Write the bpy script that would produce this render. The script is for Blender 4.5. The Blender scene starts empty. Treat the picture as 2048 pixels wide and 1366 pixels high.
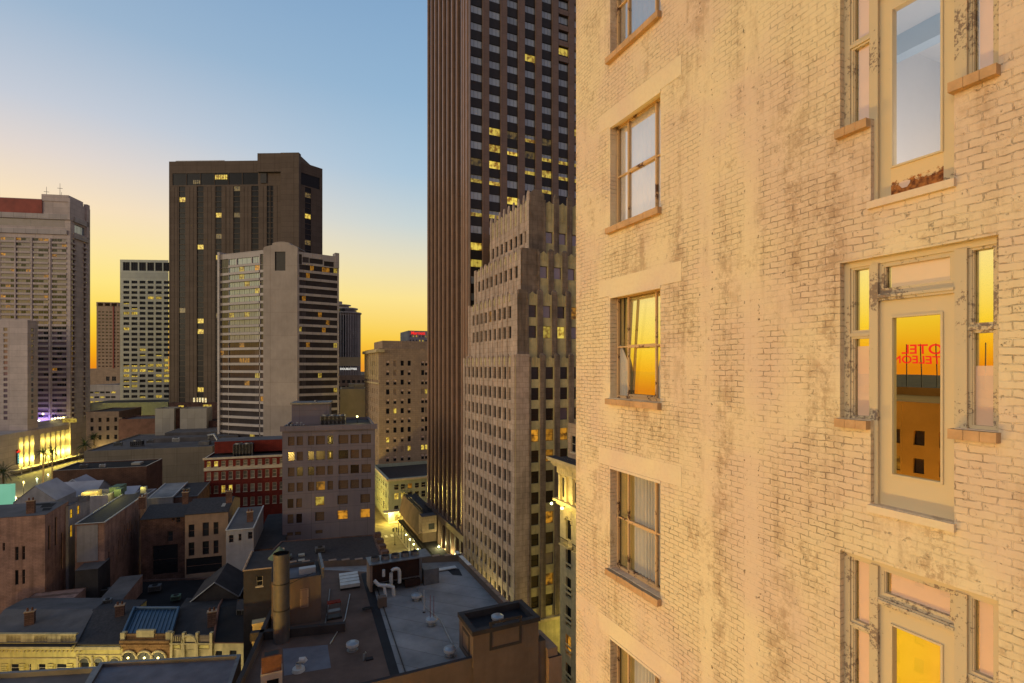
import bpy, math, random
from mathutils import Vector
random.seed(7)
C = bpy.context.scene.collection
PI = math.pi
# ------------------------------------------------------------------ camera, world, sun
FPX, CX, HY, VL1 = 1040.0, 1024.0, 734.0, 549.0
YAW = math.atan((CX-VL1)/FPX)                # view direction lies right of the street grid's +Y
FW = (math.sin(YAW), math.cos(YAW)); RT = (math.cos(YAW), -math.sin(YAW))
cam_d = bpy.data.cameras.new('camera'); cam = bpy.data.objects.new('camera', cam_d); C.objects.link(cam)
cam.location = (0, 0, 0); cam.rotation_euler = (PI/2, 0, -YAW)
cam_d.sensor_width = 36; cam_d.lens = 36*FPX/2048; cam_d.shift_y = 51/2048.0
cam_d.clip_start = 0.1; cam_d.clip_end = 9000
bpy.context.scene.camera = cam

def lin(c):
    if isinstance(c, str):
        c = [int(c[i:i+2], 16) for i in (0, 2, 4)]
    return tuple(((v/255+.055)/1.055)**2.4 if v/255 > .04045 else v/255/12.92 for v in c) + (1,)

def elev(px, py):
    u = (px-CX)/FPX
    return math.degrees(math.atan(((HY-py)/FPX)/math.sqrt(1+u*u)))

world = bpy.data.worlds.new('World'); bpy.context.scene.world = world; world.use_nodes = True
def build_world():
    nt = world.node_tree; N = nt.nodes; L = nt.links; N.clear()
    out = N.new('ShaderNodeOutputWorld'); bg = N.new('ShaderNodeBackground')
    tc = N.new('ShaderNodeTexCoord'); sep = N.new('ShaderNodeSeparateXYZ')
    L.new(tc.outputs['Generated'], sep.inputs[0])
    def m(op, a, b=None, c=None):
        n = N.new('ShaderNodeMath'); n.operation = op
        for i, v in enumerate((a, b, c)):
            if v is None: continue
            if isinstance(v, (int, float)): n.inputs[i].default_value = v
            else: L.new(v, n.inputs[i])
        return n.outputs[0]
    el = m('ARCSINE', sep.outputs['Z'])
    t = m('MULTIPLY_ADD', el, 1/math.radians(90), 0.0)          # 0 at horizon, 1 at zenith
    def ramp(stops):
        r = N.new('ShaderNodeValToRGB'); L.new(t, r.inputs[0])
        e = r.color_ramp.elements
        while len(e) > 1: e.remove(e[-1])
        for i, (d, col) in enumerate(stops):
            x = min(max(d/90, 0), 1)
            if i == 0: e[0].position = x; e[0].color = lin(col)
            else:
                q = e.new(x); q.color = lin(col)
        return r.outputs[0]
    west = ramp([(0, (235,140,22)), (1.5, (250,175,24)), (4, (255,214,62)), (7.4, (255,230,132)), (10, (254,230,162)), (13.5, (250,226,190)), (17.3, (226,215,208)), (21, (198,204,215)), (27.8, (157,182,207)), (35, (133,165,199)), (50, (106,140,178)), (90, (84,112,146))])
    mid = ramp([(0, (238,158,50)), (1.2, (246,180,48)), (3, (250,205,78)), (7.3, (252,227,148)), (11.5, (228,221,192)), (15, (198,212,214)), (20, (167,197,219)), (27, (146,181,211)), (35, (131,167,202)), (50, (106,140,178)), (90, (84,112,146))])
    east = ramp([(0, (142,128,130)), (4, (172,148,148)), (12, (178,158,162)), (25, (152,150,164)), (45, (128,132,146)), (90, (96,120,148))])
    # azimuth, measured in degrees left (+) of the +Y street direction
    az = m('MULTIPLY', m('ARCTAN2', m('MULTIPLY', sep.outputs['X'], -1.0), sep.outputs['Y']), 180/PI)
    def step(a, b):
        n = N.new('ShaderNodeMapRange'); n.interpolation_type = 'SMOOTHSTEP'
        L.new(az, n.inputs[0]); n.inputs[1].default_value = a; n.inputs[2].default_value = b
        return n.outputs[0]
    def mix(f, a, b):
        n = N.new('ShaderNodeMix'); n.data_type = 'RGBA'; L.new(f, n.inputs[0]); L.new(a, n.inputs[6]); L.new(b, n.inputs[7])
        return n.outputs[2]
    c1 = mix(step(-22, 20), mid, west)
    wl = step(125, 165)       # far left side back to the east
    c2 = mix(wl, c1, east)
    wr = step(-45, -95)
    c3 = mix(wr, c2, east)
    L.new(c3, bg.inputs[0]); bg.inputs[1].default_value = 1.0
    L.new(bg.outputs[0], out.inputs[0])
build_world()

SUN_AZ = math.radians(106)      # left of +Y : the glow of the set sun, low over the river side
SUN_EL = math.radians(5)
sd = bpy.data.lights.new('sun', 'SUN'); sd.energy = 1.42; sd.angle = math.radians(28); sd.color = (1.0, .82, .57)
sun = bpy.data.objects.new('sun', sd); C.objects.link(sun)
sdir = Vector((-math.sin(SUN_AZ)*math.cos(SUN_EL), math.cos(SUN_AZ)*math.cos(SUN_EL), math.sin(SUN_EL)))
sun.rotation_euler = (-sdir).to_track_quat('-Z', 'Y').to_euler()
vs = bpy.context.scene.view_settings
vs.view_transform = 'Standard'; vs.look = 'None'; vs.exposure = 0.0; vs.gamma = 1.0
cy = bpy.context.scene.cycles
cy.max_bounces = 6; cy.diffuse_bounces = 3; cy.glossy_bounces = 3; cy.transparent_max_bounces = 6
cy.sample_clamp_indirect = 4.0

# ------------------------------------------------------------------ picture -> place helpers
GZ = -52.0                                   # street level below the camera's window
def W(px, D):
    u = (px-CX)/FPX
    return (D*(FW[0]+u*RT[0]), D*(FW[1]+u*RT[1]))
def Z(py, D): return (HY-py)/FPX*D
def depth(x, y): return x*FW[0]+y*FW[1]
def proj(x, y, z):
    D = depth(x, y)
    if D < .1: return (-9999, -9999, D)
    return (CX+FPX*(x*RT[0]+y*RT[1])/D, HY-FPX*z/D, D)
def on_x(px, X):
    u = (px-CX)/FPX; D = X/(FW[0]+u*RT[0]); return D*(FW[1]+u*RT[1])
def on_y(px, Y):
    u = (px-CX)/FPX; D = Y/(FW[1]+u*RT[1]); return D*(FW[0]+u*RT[0])
def PZ(px, py, z):
    return W(px, -z*FPX/(py-HY))
class Frame:
    def __init__(s, vl):
        a = math.atan((CX-vl)/FPX)           # left of the view direction
        s.t = (FW[0]*math.cos(a)-RT[0]*math.sin(a), FW[1]*math.cos(a)-RT[1]*math.sin(a))
        s.s = (s.t[1], -s.t[0])
    def w(s, a, b): return (a*s.s[0]+b*s.t[0], a*s.s[1]+b*s.t[1])
    def st(s, p): return (p[0]*s.s[0]+p[1]*s.s[1], p[0]*s.t[0]+p[1]*s.t[1])
    def rect(s, px0, D0, px1=None, width=None, dep=10):
        """front-left corner seen at px0, depth D0; front runs along s to px1 (or width); returns CCW footprint"""
        s0, t0 = s.st(W(px0, D0))
        if width is None:
            u = (px1-CX)/FPX; dx, dy = FW[0]+u*RT[0], FW[1]+u*RT[1]
            ds, dt = s.st((dx, dy)); width = t0/dt*ds-s0
        return [s.w(s0, t0), s.w(s0+width, t0), s.w(s0+width, t0+dep), s.w(s0, t0+dep)]
F1 = Frame(549); F2 = Frame(700)

# ------------------------------------------------------------------ materials
MATS = {}
def nodes(name):
    m = bpy.data.materials.new(name); m.use_nodes = True; MATS[name] = m
    nt = m.node_tree; b = nt.nodes['Principled BSDF']
    return m, nt, nt.nodes, nt.links, b
def mk(name, col, rough=.8, var=.12, scale=.6, streak=0.0, bump=0.0, metal=0.0, spec=.3, bscale=8, col2=None, joint=None):
    m, nt, N, L, b = nodes(name)
    tc = N.new('ShaderNodeTexCoord')
    nz = N.new('ShaderNodeTexNoise'); nz.inputs['Scale'].default_value = scale; nz.inputs['Detail'].default_value = 6; nz.inputs['Roughness'].default_value = .65
    L.new(tc.outputs['Object'], nz.inputs[0])
    r = N.new('ShaderNodeMapRange'); L.new(nz.outputs[0], r.inputs[0]); r.inputs[1].default_value = .3; r.inputs[2].default_value = .7
    base = lin(col)
    c2 = lin(col2) if col2 else tuple(v*(1-2.2*var) for v in base[:3])+(1,)
    mx = N.new('ShaderNodeMix'); mx.data_type = 'RGBA'; L.new(r.outputs[0], mx.inputs[0])
    mx.inputs[6].default_value = c2; mx.inputs[7].default_value = tuple(min(1, v*(1+var)) for v in base[:3])+(1,)
    o = mx.outputs[2]
    if streak:
        mp = N.new('ShaderNodeMapping'); mp.inputs['Scale'].default_value = (1.1, 1.1, .07); L.new(tc.outputs['Object'], mp.inputs[0])
        n2 = N.new('ShaderNodeTexNoise'); n2.inputs['Scale'].default_value = 1.3; n2.inputs['Detail'].default_value = 5; L.new(mp.outputs[0], n2.inputs[0])
        r2 = N.new('ShaderNodeMapRange'); L.new(n2.outputs[0], r2.inputs[0]); r2.inputs[1].default_value = .48; r2.inputs[2].default_value = .72
        r2.inputs[3].default_value = 0; r2.inputs[4].default_value = streak
        m2 = N.new('ShaderNodeMix'); m2.data_type = 'RGBA'; L.new(r2.outputs[0], m2.inputs[0]); L.new(o, m2.inputs[6])
        m2.inputs[7].default_value = tuple(v*.25 for v in base[:3])+(1,)
        o = m2.outputs[2]
    if joint:
        sp = N.new('ShaderNodeSeparateXYZ'); L.new(tc.outputs['Object'], sp.inputs[0]); ad = N.new('ShaderNodeMath'); ad.operation = 'ADD'; L.new(sp.outputs[0], ad.inputs[0]); L.new(sp.outputs[1], ad.inputs[1])
        cb = N.new('ShaderNodeCombineXYZ'); L.new(ad.outputs[0], cb.inputs[0]); L.new(sp.outputs[2], cb.inputs[1])
        bk = N.new('ShaderNodeTexBrick'); L.new(cb.outputs[0], bk.inputs['Vector']); bk.inputs['Scale'].default_value = 1; bk.offset = joint[3] if len(joint) > 3 else 0.0
        bk.inputs['Brick Width'].default_value = joint[0]; bk.inputs['Row Height'].default_value = joint[1]; bk.inputs['Mortar Size'].default_value = joint[2]; bk.inputs['Mortar Smooth'].default_value = .3
        bk.inputs['Color1'].default_value = (.86, .86, .86, 1); bk.inputs['Color2'].default_value = (1, 1, 1, 1); bk.inputs['Mortar'].default_value = (.5, .47, .44, 1)
        m3 = N.new('ShaderNodeMix'); m3.data_type = 'RGBA'; m3.blend_type = 'MULTIPLY'; m3.inputs[0].default_value = 1; L.new(o, m3.inputs[6]); L.new(bk.outputs['Color'], m3.inputs[7]); o = m3.outputs[2]
    L.new(o, b.inputs['Base Color'])
    b.inputs['Roughness'].default_value = rough; b.inputs['Metallic'].default_value = metal; b.inputs['Specular IOR Level'].default_value = spec
    if bump:
        n3 = N.new('ShaderNodeTexNoise'); n3.inputs['Scale'].default_value = bscale; n3.inputs['Detail'].default_value = 6; L.new(tc.outputs['Object'], n3.inputs[0])
        bp = N.new('ShaderNodeBump'); bp.inputs['Strength'].default_value = bump; bp.inputs['Distance'].default_value = .05
        L.new(n3.outputs[0], bp.inputs['Height']); L.new(bp.outputs[0], b.inputs['Normal'])
    return m
def glassm(name, col, rough=.08, tint=.9, var=.5):
    """window glass seen from afar: dark room behind a reflective pane, each pane a little different"""
    m, nt, N, L, b = nodes(name)
    oi = N.new('ShaderNodeObjectInfo'); geo = N.new('ShaderNodeNewGeometry'); tc = N.new('ShaderNodeTexCoord')
    wn = N.new('ShaderNodeTexNoise'); wn.inputs['Scale'].default_value = .35; L.new(geo.outputs['Position'], wn.inputs[0])
    add = N.new('ShaderNodeMath'); add.operation = 'ADD'; L.new(oi.outputs['Random'], add.inputs[0]); L.new(wn.outputs[0], add.inputs[1])
    r = N.new('ShaderNodeMapRange'); L.new(add.outputs[0], r.inputs[0]); r.inputs[1].default_value = .4; r.inputs[2].default_value = 1.6
    base = lin(col)
    mx = N.new('ShaderNodeMix'); mx.data_type = 'RGBA'; L.new(r.outputs[0], mx.inputs[0])
    mx.inputs[6].default_value = tuple(v*(1-var) for v in base[:3])+(1,); mx.inputs[7].default_value = tuple(v*(1+var) for v in base[:3])+(1,)
    L.new(mx.outputs[2], b.inputs['Base Color']); b.inputs['Roughness'].default_value = rough
    b.inputs['IOR'].default_value = 1.5+tint; b.inputs['Specular IOR Level'].default_value = .5
    return m
def emit(name, col, strength, col2=None, sc=1.6, light=False, band=True):
    """a lit room behind its window: brighter and darker patches (lamps, blinds, furniture)"""
    m, nt, N, L, b = nodes(name)
    tc = N.new('ShaderNodeTexCoord'); geo = N.new('ShaderNodeNewGeometry')
    nz = N.new('ShaderNodeTexNoise'); nz.inputs['Scale'].default_value = sc; nz.inputs['Detail'].default_value = 3; L.new(geo.outputs['Position'], nz.inputs[0])
    r = N.new('ShaderNodeValToRGB'); L.new(nz.outputs[0], r.inputs[0])
    e = r.color_ramp.elements
    c2 = lin(col2) if col2 else tuple(v*.35 for v in lin(col)[:3])+(1,)
    e[0].position = .36; e[0].color = c2; e[1].position = .58; e[1].color = lin(col)
    L.new(r.outputs[0], b.inputs['Emission Color'])
    oi = N.new('ShaderNodeObjectInfo'); wn = N.new('ShaderNodeTexWhiteNoise'); wn.noise_dimensions = '1D'
    mr = N.new('ShaderNodeMapRange'); L.new(oi.outputs['Random'], mr.inputs[0]); mr.inputs[3].default_value = strength*(.45 if band else 1); mr.inputs[4].default_value = strength*(1.1 if band else 1)
    L.new(mr.outputs[0], b.inputs['Emission Strength'])
    b.inputs['Base Color'].default_value = (.02, .02, .02, 1); b.inputs['Roughness'].default_value = .3
    if not light: m.cycles.emission_sampling = 'NONE'
    return m

mk('asphalt', (58,56,55), .85, .2, .8, bump=.2)
mk('street_asphalt', (112,100,80), .75, .25, .5, bump=.15)
mk('sidewalk', (150,140,120), .8, .12, .7)
mk('road_paint', (205,200,185), .7, .2, 3)
mk('far_ground', (84,72,60), .95, .35, .02)
mk('concrete_stepped', (190,166,148), .85, .13, .5, streak=.5, bump=.2, bscale=3, joint=(1.3, .93, .025, .5))
mk('spandrel_cream', (196,180,132), .85, .12, .8, streak=.4)
mk('pier_dark', (134,116,100), .85, .2, .5, streak=.75, joint=(1.3, .93, .02, .5))
mk('granite_brown', (118,94,80), .45, .08, .3, spec=.5, joint=(1.5, 1.94, .03))
mk('granite_fin', (168,136,116), .3, .08, .3, spec=.7)
mk('spandrel_dark', (44,40,40), .4, .15, .5)
mk('white_concrete', (184,174,168), .85, .05, .2, streak=.12, joint=(4.0, 3.06, .06))
mk('grey_concrete', (172,158,146), .85, .08, .2, streak=.1, joint=(9, 9.18, .03))
mk('brown_precast', (104,90,78), .9, .06, .2, streak=.15, joint=(3.4, 2.76, .05))
mk('marriott_concrete', (198,182,174), .85, .08, .2, streak=.1, joint=(6, 2.87, .05))
mk('red_metal', (150,70,56), .6, .15, .2)
mk('office_white', (236,234,208), .8, .05, .3, joint=(99, 3.5, .04))
mk('tan_stone', (176,150,124), .85, .08, .3, streak=.25, joint=(1.6, .8, .03, .5))
mk('beige_stucco', (196,178,138), .85, .06, .3)
mk('hotel_grey', (112,104,114), .85, .05, .25, streak=.12, joint=(4.6, 3.2, .03))
mk('red_brick', (124,44,34), .85, .15, .8, bump=.1, joint=(.9, .3, .03, .5))
mk('trim_cream', (200,184,160), .8, .1, .8)
mk('roof_grey', (98,94,94), .9, .18, .25)
mk('roof_dark', (60,56,56), .9, .2, .4)
mk('roof_black', (30,28,30), .9, .2, .4)
mk('slate', (62,57,57), .75, .22, 2.5, bump=.2)
mk('membrane_white', (152,148,146), .75, .12, .22, bump=.15, bscale=2, col2=(112,109,110), joint=(3.1, 99, .04))
mk('membrane_brown', (98,78,68), .85, .18, .35, bump=.25, bscale=2)
mk('membrane_blue', (106,106,114), .7, .16, .5, bump=.1)
mk('tar', (32,30,34), .7, .2, .8)
mk('blue_metal', (46,78,106), .45, .1, .8, spec=.5)
mk('brown_stucco', (104,90,80), .85, .1, .5, streak=.15)
mk('tan_wall', (140,118,102), .85, .1, .5, streak=.2)
mk('pink_plaster', (166,132,120), .9, .2, .4, streak=.5, bump=.2, joint=(.7, .26, .012, .5))
mk('white_plaster', (150,148,154), .9, .1, .4, streak=.3)
mk('dark_brick', (108,82,74), .9, .25, .7, bump=.2, joint=(.7, .28, .03, .5))
mk('warehouse', (136,124,106), .85, .08, .15, streak=.2, joint=(6.0, 4.2, .04))
mk('brown_brick', (106,76,62), .9, .2, .4, joint=(.8, .3, .03, .5))
mk('white_panel', (168,162,150), .7, .05, .3, joint=(2.4, 6, .03))
mk('reddish_wall', (112,80,70), .9, .15, .4)
mk('metal_grey', (120,120,122), .45, .15, 1.2, metal=.6)
mk('metal_white', (190,190,188), .5, .1, 1.5)
mk('metal_dark', (40,38,38), .5, .2, 1.5)
mk('coil_brown', (52,32,24), .8, .2, 2)
mk('rust_red', (130,44,28), .8, .25, 2)
mk('galv', (160,164,168), .4, .12, 1.2, metal=.5)
mk('facade_cream', (206,188,118), .85, .12, .6, streak=.45, bump=.3, bscale=4)
mk('facade_brown', (150,112,72), .85, .2, .8, streak=.4, bump=.3, bscale=4, joint=(.8, .35, .03, .5))
mk('facade_stone', (190,172,130), .85, .15, .7, streak=.4)
mk('green_stucco', (166,170,150), .85, .08, .5, streak=.15)
mk('ornate_stone', (208,186,140), .8, .12, 1.0, streak=.3, bump=.3, bscale=5)
mk('iron', (24,24,24), .5, .1, 2)
mk('leaf', (58,74,34), .7, .35, 2.0)
mk('bark', (96,78,56), .9, .25, 2.0, bump=.4)
mk('car_white', (190,188,184), .3, .03, 1, spec=.6)
mk('car_dark', (34,36,40), .25, .03, 1, spec=.7)
mk('rubber', (22,22,22), .9, .1, 3)
mk('tent_blue', (170,166,172), .85, .12, .2)
mk('mint_wall', (150,210,180), .6, .05, .3)
mk('copper_green', (92,112,96), .8, .2, .6)
glassm('glass_dark', (34,36,40), .06, .12)
glassm('glass_stripe', (26,27,32), .3, -.25, .3)
glassm('glass_brown', (52,38,32), .16, .1)
glassm('glass_soft', (72,66,68), .12, .1)
glassm('glass_curtain', (120,112,98), .12, .25)
glassm('glass_tower', (146,156,166), .1, .6, .35)
glassm('glass_blue', (150,168,178), .08, .9, .2)
glassm('glass_mauve', (120,102,116), .08, .6, .3)
emit('room_yellow', (255,222,92), .85, (150,104,26), 1.2)
emit('room_amber', (236,160,44), .75, (96,60,18), 1.0)
emit('room_dim', (150,122,62), .5, (52,44,30), 1.0)
emit('room_white', (250,240,190), 1.0, (200,160,80), 2.0)
emit('lamp_yellow', (255,240,150), 9.0, (255,235,140), 1.0, band=False)
emit('lamp_green', (240,255,170), 9.0, (235,250,160), 1.0, band=False)
emit('lamp_orange', (255,190,90), 6.0, (255,180,80), 1.0, band=False)
emit('red_neon', (240,52,40), 1.1, (255,36,30), 1.0, band=False)
emit('white_neon', (250,246,235), 1.0, (240,236,225), 1.0, band=False)
emit('cyan_neon', (150,230,225), 1.0, (140,220,215), 1.0, band=False)
emit('blue_leds', (90,120,230), .7, (60,70,160), 5.0, band=False)
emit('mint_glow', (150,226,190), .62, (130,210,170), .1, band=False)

# ------------------------------------------------------------------ mesh helpers
class MB:
    def __init__(s): s.v = []; s.f = []; s.m = []; s.mats = []; s.smooth = []
    def mi(s, mat):
        if mat not in s.mats: s.mats.append(mat)
        return s.mats.index(mat)
    def face(s, pts, mat, smooth=False):
        n = len(s.v); s.v.extend([tuple(p) for p in pts]); s.f.append(tuple(range(n, n+len(pts)))); s.m.append(s.mi(mat)); s.smooth.append(smooth)
    def prism(s, poly, z0, z1, mat, top=None, bottom=False):
        n = len(poly)
        for i in range(n):
            a, b = poly[i], poly[(i+1) % n]
            s.face([(a[0], a[1], z0), (b[0], b[1], z0), (b[0], b[1], z1), (a[0], a[1], z1)], mat)
        s.face([(p[0], p[1], z1) for p in poly], top or mat)
        if bottom: s.face([(p[0], p[1], z0) for p in reversed(poly)], mat)
    def box(s, x0, x1, y0, y1, z0, z1, mat, T=None, top=None):
        T = T or (lambda x, y, z: (x, y, z))
        c = [T(x, y, z) for z in (z0, z1) for x, y in ((x0, y0), (x1, y0), (x1, y1), (x0, y1))]
        for q in ((0, 1, 5, 4), (1, 2, 6, 5), (2, 3, 7, 6), (3, 0, 4, 7), (3, 2, 1, 0)):
            s.face([c[i] for i in q], mat)
        s.face([c[i] for i in (4, 5, 6, 7)], top or mat)
    def cyl(s, x, y, z0, z1, r0, r1, mat, n=14, cap=True, smooth=True):
        a = [(x+r0*math.cos(2*PI*i/n), y+r0*math.sin(2*PI*i/n), z0) for i in range(n)]
        b = [(x+r1*math.cos(2*PI*i/n), y+r1*math.sin(2*PI*i/n), z1) for i in range(n)]
        for i in range(n):
            j = (i+1) % n; s.face([a[i], a[j], b[j], b[i]], mat, smooth)
        if cap: s.face(b, mat); s.face(list(reversed(a)), mat)
    def tube(s, path, r, mat, n=8, T=None):
        pts = [Vector(p) for p in path]; rings = []
        for i, p in enumerate(pts):
            d = (pts[min(i+1, len(pts)-1)]-pts[max(i-1, 0)]).normalized()
            up = Vector((0, 0, 1)) if abs(d.z) < .9 else Vector((1, 0, 0))
            a = d.cross(up).normalized(); b = d.cross(a)
            rr = r[i] if isinstance(r, (list, tuple)) else r
            rings.append([p+a*rr*math.cos(2*PI*k/n)+b*rr*math.sin(2*PI*k/n) for k in range(n)])
        for i in range(len(rings)-1):
            for k in range(n):
                j = (k+1) % n; s.face([rings[i][k], rings[i][j], rings[i+1][j], rings[i+1][k]], mat, True)
        s.face(list(reversed(rings[0])), mat); s.face(rings[-1], mat)
    def sphere(s, x, y, z, r, mat, n=8, sz=1.0):
        for i in range(n//2+1-1):
            t0 = PI*i/(n//2); t1 = PI*(i+1)/(n//2)
            for k in range(n):
                p0 = 2*PI*k/n; p1 = 2*PI*(k+1)/n
                q = [(x+r*math.sin(t)*math.cos(p), y+r*math.sin(t)*math.sin(p), z+r*sz*math.cos(t)) for t, p in ((t0, p0), (t1, p0), (t1, p1), (t0, p1))]
                s.face(q, mat, True)
    def mesh(s, name, off=(0, 0, 0)):
        me = bpy.data.meshes.new(name)
        me.from_pydata([(v[0]-off[0], v[1]-off[1], v[2]-off[2]) for v in s.v], [], s.f)
        for m in s.mats: me.materials.append(MATS[m])
        me.polygons.foreach_set('material_index', s.m); me.polygons.foreach_set('use_smooth', s.smooth)
        me.update(); return me

def tag(o, label=None, cat=None, group=None, kind=None):
    if label: o['label'] = label
    if cat: o['category'] = cat
    if group: o['group'] = group
    if kind: o['kind'] = kind
    return o
def thing(name, label, cat, x, y, z=GZ, group=None, rz=0):
    o = bpy.data.objects.new(name, None); C.objects.link(o); o.location = (x, y, z); o.rotation_euler = (0, 0, rz)
    o.empty_display_size = .5
    return tag(o, label, cat, group)
def part(name, mb, parent, label=None, local=False):
    """mesh given in world coordinates becomes a child of parent (local=True: already local)"""
    off = (0, 0, 0) if local else tuple(wloc(parent))
    o = bpy.data.objects.new(name, mb.mesh(name, off)); C.objects.link(o); o.parent = parent
    if label: o['label'] = label
    return o
def wloc(o):
    v = Vector(o.location); p = o.parent
    while p: v = v+Vector(p.location); p = p.parent
    return v
def single(name, mb, label, cat, base, group=None, kind=None):
    o = bpy.data.objects.new(name, mb.mesh(name, base)); C.objects.link(o); o.location = base
    return tag(o, label, cat, group, kind)
def copy_tree(o, parent=None):
    c = o.copy(); C.objects.link(c); c.parent = parent
    for ch in list(o.children): copy_tree(ch, c)
    return c

def wall_holes(mb, A, B, z0, z1, holes, dep, mat, reveal=None, back=0.0):
    """wall from A to B (left to right seen from outside) with rectangular holes (u0,u1,v0,v1)"""
    reveal = reveal or mat
    L = math.hypot(B[0]-A[0], B[1]-A[1]); d = ((B[0]-A[0])/L, (B[1]-A[1])/L); n = (d[1], -d[0])
    def P(u, v, k=0.0): return (A[0]+d[0]*u-n[0]*k, A[1]+d[1]*u-n[1]*k, v)
    us = sorted(set([0, L]+[round(h[0], 4) for h in holes]+[round(h[1], 4) for h in holes]))
    vs_ = sorted(set([z0, z1]+[round(h[2], 4) for h in holes]+[round(h[3], 4) for h in holes]))
    us = [u for u in us if -1e-6 <= u <= L+1e-6]; vs_ = [v for v in vs_ if z0-1e-6 <= v <= z1+1e-6]
    for j in range(len(vs_)-1):
        v0, v1 = vs_[j], vs_[j+1]; vm = (v0+v1)/2
        row = sorted([(h[0], h[1]) for h in holes if h[2] < vm < h[3]])
        cur = 0.0
        for h0, h1 in row:
            if h0 > cur+1e-5: mb.face([P(cur, v0), P(h0, v0), P(h0, v1), P(cur, v1)], mat)
            cur = max(cur, h1)
        if cur < L-1e-5: mb.face([P(cur, v0), P(L, v0), P(L, v1), P(cur, v1)], mat)
    def inside(u, v, me):
        return any(h is not me and h[0]-1e-5 < u < h[1]+1e-5 and h[2]-1e-5 < v < h[3]+1e-5 for h in holes)
    for h in holes:
        u0, u1, v0, v1 = h
        mb.face([P(u0, v0), P(u0, v0, dep), P(u0, v1, dep), P(u0, v1)], reveal)
        mb.face([P(u1, v0, dep), P(u1, v0), P(u1, v1), P(u1, v1, dep)], reveal)
        mb.face([P(u0, v0), P(u1, v0), P(u1, v0, dep), P(u0, v0, dep)], reveal)
        mb.face([P(u0, v1, dep), P(u1, v1, dep), P(u1, v1), P(u0, v1)], reveal)

def win_into(mb, w, h, st, T):
    fw = st.get('fw', .07); fr = st.get('frame', 'metal_dark'); pane = st['pane']
    mb.face([T(0, .04, 0), T(w, .04, 0), T(w, .04, h), T(0, .04, h)], pane)
    def bar(x0, x1, z0, z1, k=0.0):
        mb.face([T(x0, k, z0), T(x1, k, z0), T(x1, k, z1), T(x0, k, z1)], fr)
        mb.face([T(x0, k, z0), T(x0, .04, z0), T(x0, .04, z1), T(x0, k, z1)], fr)
        mb.face([T(x1, .04, z0), T(x1, k, z0), T(x1, k, z1), T(x1, .04, z1)], fr)
    if fw > 0:
        bar(0, w, 0, fw); bar(0, w, h-fw, h); bar(0, fw, fw, h-fw); bar(w-fw, w, fw, h-fw)
    nm = st.get('mull', 0)
    for i in range(nm):
        x = w*(i+1)/(nm+1); bar(x-fw*.4, x+fw*.4, fw, h-fw, .003)
    if st.get('rail'):
        zz = h*st['rail']; bar(fw, w-fw, zz-fw*.5, zz+fw*.5, -.004)
    if st.get('blind'):
        k = st['blind']; mb.face([T(fw, .036, h*(1-k)), T(w-fw, .036, h*(1-k)), T(w-fw, .036, h-fw), T(fw, .036, h-fw)], st.get('blindmat', 'white_panel'))
    if st.get('sill'):
        mb.box(-.08, w+.08, -.22, .03, -.14, 0, st['sill'], T)

class Building:
    MESHES = {}
    def __init__(s, name, label, cat, at, group=None):
        s.root = thing(name, label, cat, at[0], at[1], GZ, group); s.wins = []
    def part(s, name, mb, label=None): return part(name, mb, s.root, label)
    def facade(s, mb, A, B, z0, z1, holes, mat, styles, dep=.25, reveal=None, lits=None, pick=None, ribbons=None):
        wall_holes(mb, A, B, z0, z1, ribbons if ribbons is not None else holes, dep, mat, reveal)
        L = math.hypot(B[0]-A[0], B[1]-A[1]); d = ((B[0]-A[0])/L, (B[1]-A[1])/L); n = (d[1], -d[0])
        rz = math.atan2(d[1], d[0])
        for h in holes:
            cx, cy_, cz = A[0]+d[0]*(h[0]+h[1])/2, A[1]+d[1]*(h[0]+h[1])/2, (h[2]+h[3])/2
            px, py, D = proj(cx, cy_, cz)
            st = None
            if lits:
                for L_ in lits:
                    tol = L_[3] if len(L_) > 3 else (9, 9)
                    if abs(L_[0]-px) < tol[0] and abs(L_[1]-py) < tol[1]: st = L_[2]; break
            if st is None:
                st = pick(h, px, py) if pick else styles[random.randrange(len(styles))]
            pos = (A[0]+d[0]*h[0]-n[0]*(dep-.05), A[1]+d[1]*h[0]-n[1]*(dep-.05), h[2])
            s.wins.append((px, py, D, round(h[1]-h[0], 3), round(h[3]-h[2], 3), st, pos, rz))
    def finish(s, limit=100):
        def rank(w):
            vis = -20 < w[0] < 2070 and -20 < w[1] < 1390
            return (0 if vis else 1, w[2])
        s.wins.sort(key=rank); rest = MB()
        for i, (px, py, D, w, h, st, pos, rz) in enumerate(s.wins):
            vis = -20 < px < 2070 and -20 < py < 1390
            if i < limit and vis:
                key = (w, h, st)
                if key not in Building.MESHES:
                    mb = MB(); win_into(mb, w, h, STY[st], lambda x, y, z: (x, y, z)); Building.MESHES[key] = mb.mesh('window')
                o = bpy.data.objects.new('window', Building.MESHES[key]); C.objects.link(o); o.parent = s.root
                b = s.root.location; o.location = (pos[0]-b[0], pos[1]-b[1], pos[2]-b[2]); o.rotation_euler = (0, 0, rz)
                if STY[st].get('lit'): o['label'] = 'lit window'
            else:
                c_, s_ = math.cos(rz), math.sin(rz)
                win_into(rest, w, h, STY[st], lambda x, y, z: (pos[0]+c_*x-s_*y, pos[1]+s_*x+c_*y, pos[2]+z))
        if rest.f:
            o = s.part('window', rest)
            if len(s.wins)-limit > 0: o['kind'] = 'stuff'
STY = {}
def grid(us, vs, w, h):
    """window rectangles with centres us and sill heights vs"""
    return [(u-w/2, u+w/2, v, v+h) for u in us for v in vs]
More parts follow.
